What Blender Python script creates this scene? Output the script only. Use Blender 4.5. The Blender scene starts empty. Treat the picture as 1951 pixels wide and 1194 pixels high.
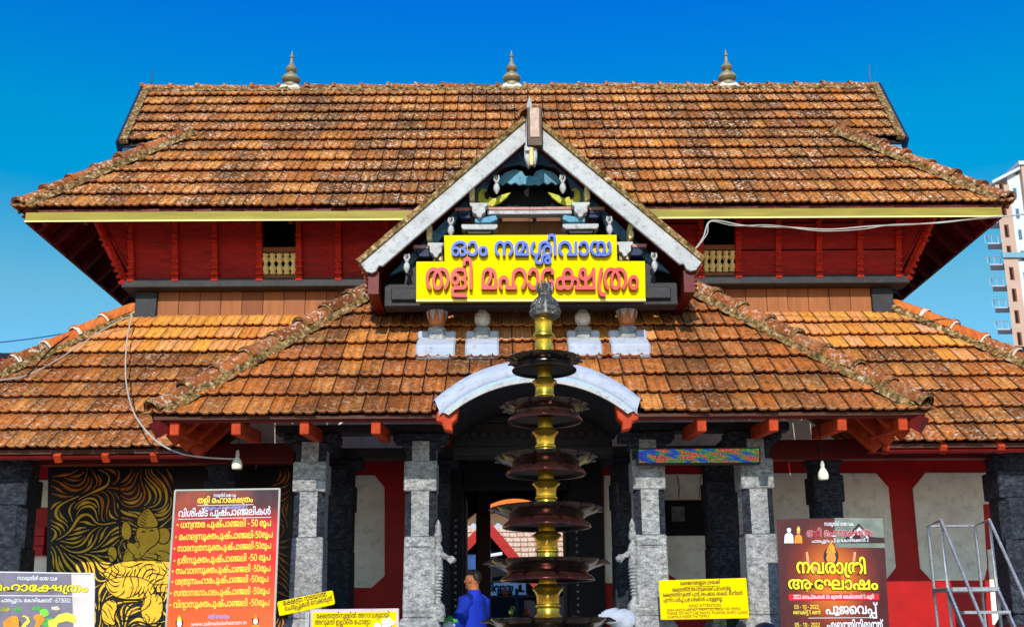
import bpy, bmesh, math, random
from mathutils import Vector, Matrix
R = math.radians
sc = bpy.context.scene
col = sc.collection
random.seed(7)

# ---------------------------------------------------------------- camera
cam = bpy.data.cameras.new('camera'); camo = bpy.data.objects.new('camera', cam); col.objects.link(camo)
FPX, CXP, CYP = 2000.0, 975.5, 743.0
cam.sensor_width = 36; cam.lens = FPX/1951*36; cam.shift_y = (CYP-597)/1951
cam.clip_start = .1; cam.clip_end = 5000
EYE = Vector((0, 0, 1.6))
camM = Matrix.Rotation(R(-.5), 3, 'Z') @ Matrix.Rotation(R(90+12.9), 3, 'X') @ Matrix.Rotation(R(-.5), 3, 'Z')
camo.matrix_world = Matrix.Translation(EYE) @ camM.to_4x4()
sc.camera = camo
sc.render.resolution_x, sc.render.resolution_y = 1024, 626

def at(px, py, Y):
    d = camM @ Vector(((px-CXP)/FPX, -(py-CYP)/FPX, -1.0))
    return EYE + d*(Y/d.y)
def ax(px, py, Y): return at(px, py, Y).x
def az(px, py, Y): return at(px, py, Y).z

# ---------------------------------------------------------------- light
SUN_EL, SUN_AZ = 31.0, 4.0        # sun behind the photographer, a little to the left
w = bpy.data.worlds.new('World'); sc.world = w; w.use_nodes = True
nt = w.node_tree; bg = nt.nodes['Background']
sky = nt.nodes.new('ShaderNodeTexSky'); sky.sky_type = 'NISHITA'; sky.sun_disc = False
sky.sun_elevation = R(SUN_EL); sky.sun_rotation = R(180+SUN_AZ); sky.altitude = 0; sky.air_density = 1.0; sky.dust_density = .5; sky.ozone_density = 4.5
hs = nt.nodes.new('ShaderNodeHueSaturation'); hs.inputs['Saturation'].default_value = 1.25; hs.inputs['Value'].default_value = 1.28
tcw = nt.nodes.new('ShaderNodeTexCoord'); sxw = nt.nodes.new('ShaderNodeSeparateXYZ'); rpw = nt.nodes.new('ShaderNodeValToRGB'); mxw = nt.nodes.new('ShaderNodeMix'); mxw.data_type = 'RGBA'; mxw.blend_type = 'MULTIPLY'; mxw.inputs[0].default_value = 1
rpw.color_ramp.elements.new(.3); rpw.color_ramp.elements.new(.44)
for e_, (p_, c_) in zip(rpw.color_ramp.elements, ((.10, (.8, .8, .8)), (.30, (.70, .79, .60)), (.44, (.36, .76, .76)), (.56, (.06, .47, 1.0)))): e_.position = p_; e_.color = c_+(1,)
nt.links.new(tcw.outputs['Generated'], sxw.inputs[0]); nt.links.new(sxw.outputs['Z'], rpw.inputs[0])
nt.links.new(sky.outputs[0], mxw.inputs[6]); nt.links.new(rpw.outputs[0], mxw.inputs[7]); nt.links.new(mxw.outputs[2], hs.inputs['Color']); nt.links.new(hs.outputs[0], bg.inputs[0]); bg.inputs[1].default_value = .15
sl = bpy.data.lights.new('sun', 'SUN'); sl.energy = 3.6; sl.angle = R(.5); sl.color = (1, .95, .86)
so = bpy.data.objects.new('sun', sl); col.objects.link(so)
sd = Vector((math.sin(R(SUN_AZ))*math.cos(R(SUN_EL)), math.cos(R(SUN_AZ))*math.cos(R(SUN_EL)), -math.sin(R(SUN_EL))))
so.rotation_euler = sd.to_track_quat('-Z', 'Y').to_euler(); so.location = (0, -10, 20)
sc.view_settings.view_transform = 'Standard'; sc.view_settings.look = 'None'; sc.view_settings.exposure = 0.3; sc.view_settings.gamma = 1
sc.cycles.max_bounces = 6; sc.cycles.diffuse_bounces = 4; sc.cycles.glossy_bounces = 3
sc.cycles.use_denoising = True

# ---------------------------------------------------------------- materials
def lin(c): return tuple((v/255/12.92 if v/255 <= .04045 else ((v/255+.055)/1.055)**2.4) for v in c)
class MT:
    def __init__(s, name):
        s.m = bpy.data.materials.new(name); s.m.use_nodes = True; s.t = s.m.node_tree
        s.b = s.t.nodes['Principled BSDF']
    def n(s, typ, **kw):
        x = s.t.nodes.new(typ)
        for k, v in kw.items():
            if k in x.inputs.keys() if not hasattr(x, k) else False: x.inputs[k].default_value = v
            else: setattr(x, k, v)
        return x
    def l(s, a, b): s.t.links.new(a, b)
    def co(s, scale=(1, 1, 1)):
        g = s.n('ShaderNodeTexCoord'); m = s.n('ShaderNodeMapping'); m.inputs['Scale'].default_value = scale
        s.l(g.outputs['Object'], m.inputs[0]); return m.outputs[0]
    def noise(s, vec, scale, detail=4, rough=.55):
        x = s.n('ShaderNodeTexNoise'); x.inputs['Scale'].default_value = scale; x.inputs['Detail'].default_value = detail; x.inputs['Roughness'].default_value = rough
        s.l(vec, x.inputs['Vector']); return x.outputs['Fac']
    def ramp(s, fac, stops, interp='LINEAR'):
        x = s.n('ShaderNodeValToRGB'); x.color_ramp.interpolation = interp
        e = x.color_ramp.elements
        while len(e) < len(stops): e.new(.5)
        for k, (p, c) in enumerate(stops):
            e[k].position = p; e[k].color = tuple(c)+(1,) if len(c) == 3 else c
        s.l(fac, x.inputs[0]); return x.outputs[0]
    def mix(s, fac, a, b, mode='MIX'):
        x = s.n('ShaderNodeMix', data_type='RGBA', blend_type=mode)
        for sock, v in ((x.inputs[0], fac), (x.inputs[6], a), (x.inputs[7], b)):
            if isinstance(v, (int, float)): sock.default_value = v
            elif isinstance(v, tuple): sock.default_value = v+(1,) if len(v) == 3 else v
            else: s.l(v, sock)
        return x.outputs[2]
    def bump(s, h, strength=.5, dist=.01):
        x = s.n('ShaderNodeBump'); x.inputs['Strength'].default_value = strength; x.inputs['Distance'].default_value = dist
        s.l(h, x.inputs['Height']); s.l(x.outputs[0], s.b.inputs['Normal'])
    def base(s, c):
        if isinstance(c, tuple): s.b.inputs['Base Color'].default_value = c+(1,)
        else: s.l(c, s.b.inputs['Base Color'])
    def set(s, rough=.7, metal=0, spec=.3):
        s.b.inputs['Roughness'].default_value = rough; s.b.inputs['Metallic'].default_value = metal; s.b.inputs['Specular IOR Level'].default_value = spec

def plain(name, rgb, rough=.7, var=.25, scale=5, metal=0, bump=0, bscale=60, streak=(1, 1, 1), spec=.3, dirt=None, dirt_amt=.5):
    m = MT(name); c = lin(rgb); v = m.co(streak)
    f = m.noise(v, scale, 5)
    lo = tuple(x*(1-var) for x in c); hi = tuple(min(.9, x*(1+var)) for x in c)
    out = m.ramp(f, [(.3, lo), (.7, hi)])
    if dirt:
        d = m.noise(m.co(streak), scale*2.7, 6, .7)
        k = m.ramp(d, [(.52, (0, 0, 0)), (.68, (dirt_amt,)*3)])
        out = m.mix(k, out, lin(dirt))
    m.base(out); m.set(rough, metal, spec)
    if bump: m.bump(m.noise(m.co(), bscale, 4), .6, bump)
    return m.m

def tile_mat(name, stops, lichen=.5, dark=.5, lichen_c=(205, 180, 150), dirt_shade=.6):
    m = MT(name)
    g = m.n('ShaderNodeNewGeometry')
    base = m.ramp(g.outputs['Random Per Island'], stops)
    v = m.co()
    st = m.noise(m.co((9, 1.3, 1.3)), 4.5, 5, .65)          # streaks running down the slope
    base = m.mix(m.ramp(st, [(.35, (0,)*3), (.65, (.55,)*3)]), base, lin((104, 58, 24)))
    dk = m.noise(v, 1.6, 7, .72)
    base = m.mix(m.ramp(dk, [(.5, (0,)*3), (.66, (dark,)*3)]), base, lin((74, 50, 24)))
    dk2 = m.noise(v, 14, 4, .7)
    base = m.mix(m.ramp(dk2, [(.53, (0,)*3), (.66, (dark*.85,)*3)]), base, lin((66, 34, 14)))
    big = m.noise(m.co((1, .45, .45)), .9, 6, .7)
    if lichen: base = m.mix(m.ramp(big, [(.47, (0,)*3), (.60, (.68,)*3)]), base, lin((76, 46, 22)))
    if lichen:
        li = m.noise(v, 21, 4, .65); lj = m.noise(v, 2.2, 3)
        fac = m.mix(1.0, m.ramp(li, [(.55, (0,)*3), (.59, (1,)*3)]), m.ramp(lj, [(.34, (.15,)*3), (.58, (1,)*3)]), 'MULTIPLY')
        fac = m.mix(1.0, fac, (lichen,)*3, 'MULTIPLY')
        base = m.mix(fac, base, lin(lichen_c))
    ac = m.n('ShaderNodeAttribute', attribute_name='across').outputs['Fac']; al = m.n('ShaderNodeAttribute', attribute_name='along').outputs['Fac']
    k0, k1 = (0,)*3, (1,)*3; h_ = (.85,)*3
    seam = m.ramp(ac, [(.0, k1), (.045, k1), (.075, k0), (.155, k0), (.175, h_), (.20, k0), (.47, k0), (.495, h_), (.52, k0), (.80, k0), (.825, h_), (.85, k0), (.94, k0), (.965, k1)])
    if dirt_shade: 
        base = m.mix(m.mix(1.0, seam, (dirt_shade,)*3, 'MULTIPLY'), base, lin((64, 32, 14)))
        base = m.mix(m.ramp(al, [(.0, (.0,)*3), (.55, (.0,)*3), (.9, (.6*dirt_shade,)*3)]), base, lin((70, 36, 16)))  # darkens towards the overlap: dirt and lip shade put into the colour
        base = m.mix(m.ramp(al, [(.0, (.28,)*3), (.04, (.2,)*3), (.08, (0,)*3)]), base, lin((236, 176, 122)))  # sunlit highlight painted along the lower lip of each tile
    m.base(base); m.set(.85, 0, .15)
    m.bump(m.noise(v, 45, 5), .5, .008)
    return m.m

OLD = [(0, lin((150, 80, 28))), (.12, lin((206, 122, 40))), (.3, lin((176, 98, 38))), (.45, lin((224, 138, 46))), (.6, lin((196, 112, 40))), (.75, lin((232, 152, 62))), (.88, lin((204, 124, 56))), (1, lin((118, 70, 32)))]
OLD2 = [(0, lin((168, 90, 36))), (.3, lin((214, 122, 46))), (.55, lin((188, 104, 48))), (.8, lin((230, 146, 64))), (1, lin((138, 82, 42)))]
NEW = [(0, lin((232, 142, 62))), (.35, lin((244, 168, 72))), (.65, lin((242, 164, 100))), (.85, lin((250, 178, 66))), (1, lin((240, 170, 128)))]
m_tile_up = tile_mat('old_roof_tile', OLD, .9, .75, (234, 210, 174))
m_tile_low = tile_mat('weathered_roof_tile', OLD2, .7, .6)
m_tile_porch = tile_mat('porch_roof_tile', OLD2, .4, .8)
m_tile_new = tile_mat('new_roof_tile', NEW, 0, .1, dirt_shade=.4)
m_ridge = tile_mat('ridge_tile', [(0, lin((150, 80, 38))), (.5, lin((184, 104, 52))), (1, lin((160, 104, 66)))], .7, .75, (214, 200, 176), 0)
m_ridge_new = tile_mat('new_ridge_tile', [(0, lin((214, 106, 46))), (1, lin((226, 126, 62)))], 0, .1, dirt_shade=0)
def moss():
    m = MT('mossy_mortar'); v = m.co(); f = m.noise(v, 17, 6, .7); f2 = m.noise(v, 40, 3)
    c = m.ramp(f, [(.36, lin((52, 44, 26))), (.47, lin((112, 88, 48))), (.56, lin((156, 122, 78))), (.66, lin((204, 184, 152)))])
    m.base(c); m.set(.95, 0, .1); m.bump(f2, .9, .03); return m.m
m_moss = moss()
m_mortar = plain('white_mortar', (206, 200, 186), .9, .2, 14, bump=.01, dirt=(120, 110, 90))
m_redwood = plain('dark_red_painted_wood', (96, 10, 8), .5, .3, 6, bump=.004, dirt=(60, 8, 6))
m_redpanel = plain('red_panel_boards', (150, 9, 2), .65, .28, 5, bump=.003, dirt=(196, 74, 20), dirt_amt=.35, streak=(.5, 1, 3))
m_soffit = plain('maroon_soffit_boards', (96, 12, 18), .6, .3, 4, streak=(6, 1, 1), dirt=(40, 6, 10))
m_bracket = plain('red_carved_wood', (186, 36, 10), .7, .3, 10, bump=.004, dirt=(110, 18, 10))
m_rafter = plain('orange_red_rafter', (178, 58, 14), .7, .3, 8, bump=.003, dirt=(130, 26, 10))
m_yellow_fascia = plain('faded_yellow_paint', (146, 132, 40), .6, .22, 3, streak=(.6, 1, 5), bump=.003, dirt=(130, 120, 40))
m_plank = None
def planks():
    m = MT('brown_plank_boards'); v = m.co((1, 1, .12)); f = m.noise(v, 10, 6, .65)
    g = m.n('ShaderNodeNewGeometry')
    c = m.ramp(g.outputs['Random Per Island'], [(0, lin((132, 74, 40))), (.5, lin((166, 100, 54))), (1, lin((146, 86, 50)))])
    c = m.mix(m.ramp(f, [(.35, (0,)*3), (.7, (.55,)*3)]), c, lin((104, 60, 36)))
    m.base(c); m.set(.65, 0, .25); m.bump(f, .4, .004); return m.m
m_plank = planks()
m_black = plain('black_painted_timber', (42, 40, 44), .6, .25, 7, bump=.004, dirt=(84, 80, 74), dirt_amt=.35)
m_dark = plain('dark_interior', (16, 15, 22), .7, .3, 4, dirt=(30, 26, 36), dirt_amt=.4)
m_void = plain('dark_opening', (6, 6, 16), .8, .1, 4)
m_white_paint = plain('weathered_white_paint', (178, 178, 176), .65, .14, 5, streak=(1, 1, 1), bump=.004, dirt=(112, 104, 92), dirt_amt=.75)
m_lime = plain('limewashed_plaster', (172, 178, 192), .8, .1, 4, bump=.006, dirt=(128, 126, 122), dirt_amt=.6)
m_arch = plain('pale_blue_board', (156, 182, 206), .7, .12, 10, streak=(8, 1, .6), dirt=(120, 130, 140), dirt_amt=.5)
m_wall = plain('grey_white_plaster', (240, 231, 216), .85, .12, 3, bump=.003, dirt=(156, 146, 128), dirt_amt=.4)
m_redwall = plain('deep_red_wall', (176, 6, 6), .5, .16, 3, bump=.002, dirt=(110, 4, 4), dirt_amt=.4)
def granite(name, lo, mid, hi, bump=.02):
    m = MT(name); v = m.co(); f = m.noise(m.co((1, 1, 1.7)), 17, 6, .68); f2 = m.noise(v, 60, 4, .7); f3 = m.noise(v, 2.3, 4, .6)
    c = m.ramp(f, [(.34, lin(lo)), (.48, lin(mid)), (.62, lin(hi))])
    c = m.mix(m.ramp(f2, [(.42, (.55,)*3), (.56, (0,)*3)]), c, lin(lo))
    c = m.mix(m.ramp(f3, [(.42, (0,)*3), (.62, (.45,)*3)]), c, lin(lo))
    m.base(c); m.set(.85, 0, .25)
    m.bump(f, 1.0, bump); return m.m
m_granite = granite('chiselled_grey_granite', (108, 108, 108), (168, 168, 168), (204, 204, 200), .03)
m_granite_dk = granite('dark_granite', (22, 24, 30), (44, 48, 58), (72, 78, 90), .015)  # darker stone for chamfers, capitals and the inner and side pillars
m_gold = plain('polished_brass', (232, 180, 60), .24, .2, 12, metal=.85, dirt=(120, 84, 26), dirt_amt=.6)
m_bronze = plain('tarnished_bronze_plate', (70, 60, 54), .24, .45, 9, metal=.85, dirt=(48, 36, 34), dirt_amt=.6, spec=.5)
m_ring = plain('reddish_lit_bronze', (104, 62, 54), .22, .5, 9, metal=.85, dirt=(140, 40, 44), dirt_amt=.55, spec=.5)  # reddish highlight of the lamp rings put into the bronze colour
m_dish_under = plain('black_underside_bronze', (16, 13, 12), .6, .3, 9)  # near-black bronze for the undersides of the lamp dishes
m_eave = plain('brown_eave_board', (74, 34, 16), .6, .3, 8)
m_crown = plain('aged_silver_bronze', (112, 108, 100), .45, .35, 22, metal=.8, bump=.012, bscale=55, dirt=(46, 42, 36), dirt_amt=.8)
m_brass_old = plain('dull_brass_finial', (150, 138, 108), .6, .3, 8, metal=.3, dirt=(96, 96, 88), dirt_amt=.6)
m_blue_dk = plain('dark_blue_painted_wood', (72, 116, 144), .6, .35, 5, dirt=(20, 34, 46), dirt_amt=.85)
m_teal = plain('faded_teal_paint', (84, 142, 166), .6, .3, 8, dirt=(40, 80, 110), dirt_amt=.6)
m_leaf = plain('yellow_green_leaf_paint', (186, 184, 56), .6, .3, 16, dirt=(86, 96, 24), dirt_amt=.8)
m_pinkwood = plain('pinkish_painted_wood', (176, 128, 118), .6, .2, 8, dirt=(110, 80, 78))
m_navy = plain('navy_painted_block', (26, 40, 74), .6, .25, 6)
m_cream = plain('cream_turned_wood', (246, 212, 140), .55, .15, 12, dirt=(150, 96, 40), dirt_amt=.4)
m_signY = plain('bright_yellow_board', (242, 206, 0), .7, .04, 2, spec=.03, bump=.002, bscale=5, dirt=(214, 180, 20), dirt_amt=.35)
m_signE = plain('pale_yellow_edge', (252, 240, 150), .4, .03, 2)
m_blueL = plain('blue_letter', (34, 84, 206), .4, .05, 4)
m_blueLs = plain('deep_blue_letter_side', (30, 66, 160), .4, .05, 4)
m_redL = plain('red_letter', (200, 44, 36), .4, .05, 4)
m_redLs = plain('dark_red_letter_side', (140, 26, 20), .4, .05, 4)
m_steel = plain('worn_steel_tube', (164, 164, 168), .4, .2, 14, metal=.45, dirt=(70, 66, 62), dirt_amt=.7)
m_wire = plain('white_cable_sheath', (178, 174, 164), .5, .1, 8)
m_wireblk = plain('black_cable', (18, 18, 22), .5, .1, 8)
m_wireblue = plain('blue_wire', (40, 84, 130), .5, .1, 8)
m_bulb = plain('white_bulb_glass', (236, 236, 206), .25, .04, 8, spec=.5)
m_ground = plain('sandy_paving', (168, 150, 130), .9, .2, .8, bump=.01)
m_concrete = plain('grey_concrete', (200, 194, 184), .9, .15, 3, bump=.006)

# ---------------------------------------------------------------- mesh builder
class B:
    def __init__(s): s.v = []; s.f = []; s.m = []; s.t = []
    def add(s, vs, fs, mi=0):
        o = len(s.v); s.v += [Vector(p) for p in vs]; s.f += [tuple(i+o for i in f) for f in fs]; s.m += [mi]*len(fs); return s
    def box(s, x0, x1, y0, y1, z0, z1, mi=0):
        vs = [(x, y, z) for z in (z0, z1) for y in (y0, y1) for x in (x0, x1)]
        return s.add(vs, [(0, 2, 3, 1), (4, 5, 7, 6), (0, 1, 5, 4), (2, 6, 7, 3), (0, 4, 6, 2), (1, 3, 7, 5)], mi)
    def taper(s, c, w0, d0, w1, d1, z0, z1, mi=0):
        x, y = c
        vs = [(x+a*w/2, y+b*d/2, z) for z, w, d in ((z0, w0, d0), (z1, w1, d1)) for b in (-1, 1) for a in (-1, 1)]
        return s.add(vs, [(0, 2, 3, 1), (4, 5, 7, 6), (0, 1, 5, 4), (2, 6, 7, 3), (0, 4, 6, 2), (1, 3, 7, 5)], mi)
    def beam(s, p0, p1, w, h, up=(0, 0, 1), mi=0):
        p0, p1 = Vector(p0), Vector(p1); d = (p1-p0).normalized(); u = Vector(up)
        r = d.cross(u).normalized(); u = r.cross(d)
        vs = [p+r*a*w/2+u*b*h/2 for p in (p0, p1) for b in (-1, 1) for a in (-1, 1)]
        return s.add(vs, [(0, 2, 3, 1), (4, 5, 7, 6), (0, 1, 5, 4), (2, 6, 7, 3), (0, 4, 6, 2), (1, 3, 7, 5)], mi)
    def lathe(s, prof, c, n=24, mi=0, caps=True, mod=None):
        cx, cy = c; k = len(prof); vs = []
        for (r, z) in prof:
            for i in range(n):
                a = 2*math.pi*i/n; rr = r*(mod(a, r, z) if mod else 1)
                vs.append((cx+rr*math.cos(a), cy+rr*math.sin(a), z))
        fs = [(j*n+i, j*n+(i+1) % n, (j+1)*n+(i+1) % n, (j+1)*n+i) for j in range(k-1) for i in range(n)]
        if caps: fs += [tuple(range(n-1, -1, -1)), tuple((k-1)*n+i for i in range(n))]
        return s.add(vs, fs, mi)
    def tube(s, pts, r, n=6, mi=0, closed=False):
        pts = [Vector(p) for p in pts]; k = len(pts); vs = []
        up = Vector((.13, .31, .94)).normalized()
        for i, p in enumerate(pts):
            d = (pts[min(i+1, k-1)]-pts[max(i-1, 0)])
            d = d.normalized() if d.length > 1e-9 else Vector((0, 0, 1))
            a = d.cross(up)
            a = a.normalized() if a.length > 1e-4 else d.orthogonal().normalized()
            b = d.cross(a); rr = r[i] if isinstance(r, (list, tuple)) else r
            vs += [p+(a*math.cos(2*math.pi*j/n)+b*math.sin(2*math.pi*j/n))*rr for j in range(n)]
        fs = [(i*n+j, i*n+(j+1) % n, (i+1)*n+(j+1) % n, (i+1)*n+j) for i in range(k-1) for j in range(n)]
        fs += [tuple(range(n-1, -1, -1)), tuple((k-1)*n+j for j in range(n))]
        return s.add(vs, fs, mi)
    def prism(s, poly, o, u, v, depth, mi=0, side=None):
        """poly in (u,v) about o; extruded by vector depth"""
        o, u, v, d = Vector(o), Vector(u), Vector(v), Vector(depth); n = len(poly)
        fr = [o+u*a+v*b for a, b in poly]; bk = [p+d for p in fr]
        s.add(fr+bk, [tuple(range(n)), tuple(range(2*n-1, n-1, -1))], mi)
        o2 = len(s.v)-2*n
        for i in range(n):
            s.f.append((o2+i, o2+n+i, o2+n+(i+1) % n, o2+(i+1) % n)); s.m.append(mi if side is None else side)
        return s
    def sphere(s, c, r, n=12, mi=0, sc3=(1, 1, 1), jit=0):
        vs = []; fs = []; m = n//2
        for j in range(m+1):
            t = math.pi*j/m
            for i in range(n):
                a = 2*math.pi*i/n; q = 1+random.uniform(-jit, jit)
                vs.append((c[0]+r*sc3[0]*q*math.sin(t)*math.cos(a), c[1]+r*sc3[1]*q*math.sin(t)*math.sin(a), c[2]+r*sc3[2]*q*math.cos(t)))
        for j in range(m):
            for i in range(n): fs.append((j*n+i, (j+1)*n+i, (j+1)*n+(i+1) % n, j*n+(i+1) % n))
        return s.add(vs, fs, mi)
    def build(s, name, mats, parent=None, smooth=False, bevel=0, clean=True):
        if not isinstance(mats, (list, tuple)): mats = [mats]
        off = Vector((0, 0, 0)); q = parent
        while q is not None: off += q.location; q = q.parent
        me = bpy.data.meshes.new(name); me.from_pydata([tuple(p-off) for p in s.v], [], s.f)
        for m in mats: me.materials.append(m)
        me.polygons.foreach_set('material_index', s.m)
        if clean:
            bm = bmesh.new(); bm.from_mesh(me); bmesh.ops.recalc_face_normals(bm, faces=bm.faces[:]); bm.to_mesh(me); bm.free()
        if smooth:
            me.polygons.foreach_set('use_smooth', [True]*len(me.polygons))
            if smooth != 'all':
                try: me.set_sharp_from_angle(angle=R(40))
                except Exception: pass
        if s.t and len(s.t) == len(s.v):
            for q, nm in enumerate(('across', 'along')):
                at_ = me.attributes.new(nm, 'FLOAT', 'POINT'); at_.data.foreach_set('value', [p[q] for p in s.t])
        me.update()
        o = bpy.data.objects.new(name, me); col.objects.link(o)
        if parent is not None: o.parent = parent
        if bevel:
            b = o.modifiers.new('bevel', 'BEVEL'); b.width = bevel; b.segments = 1; b.limit_method = 'ANGLE'; b.angle_limit = R(50)
        return o

def thing(name, label, cat, loc=(0, 0, 0), group=None):
    o = bpy.data.objects.new(name, None); col.objects.link(o); o.location = loc; o.empty_display_size = .2
    o['label'] = label; o['category'] = cat
    if group: o['group'] = group
    return o
def tag(o, label, cat, group=None):
    o['label'] = label; o['category'] = cat
    if group: o['group'] = group
    return o
def structure(o): o['kind'] = 'structure'; return o

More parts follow.
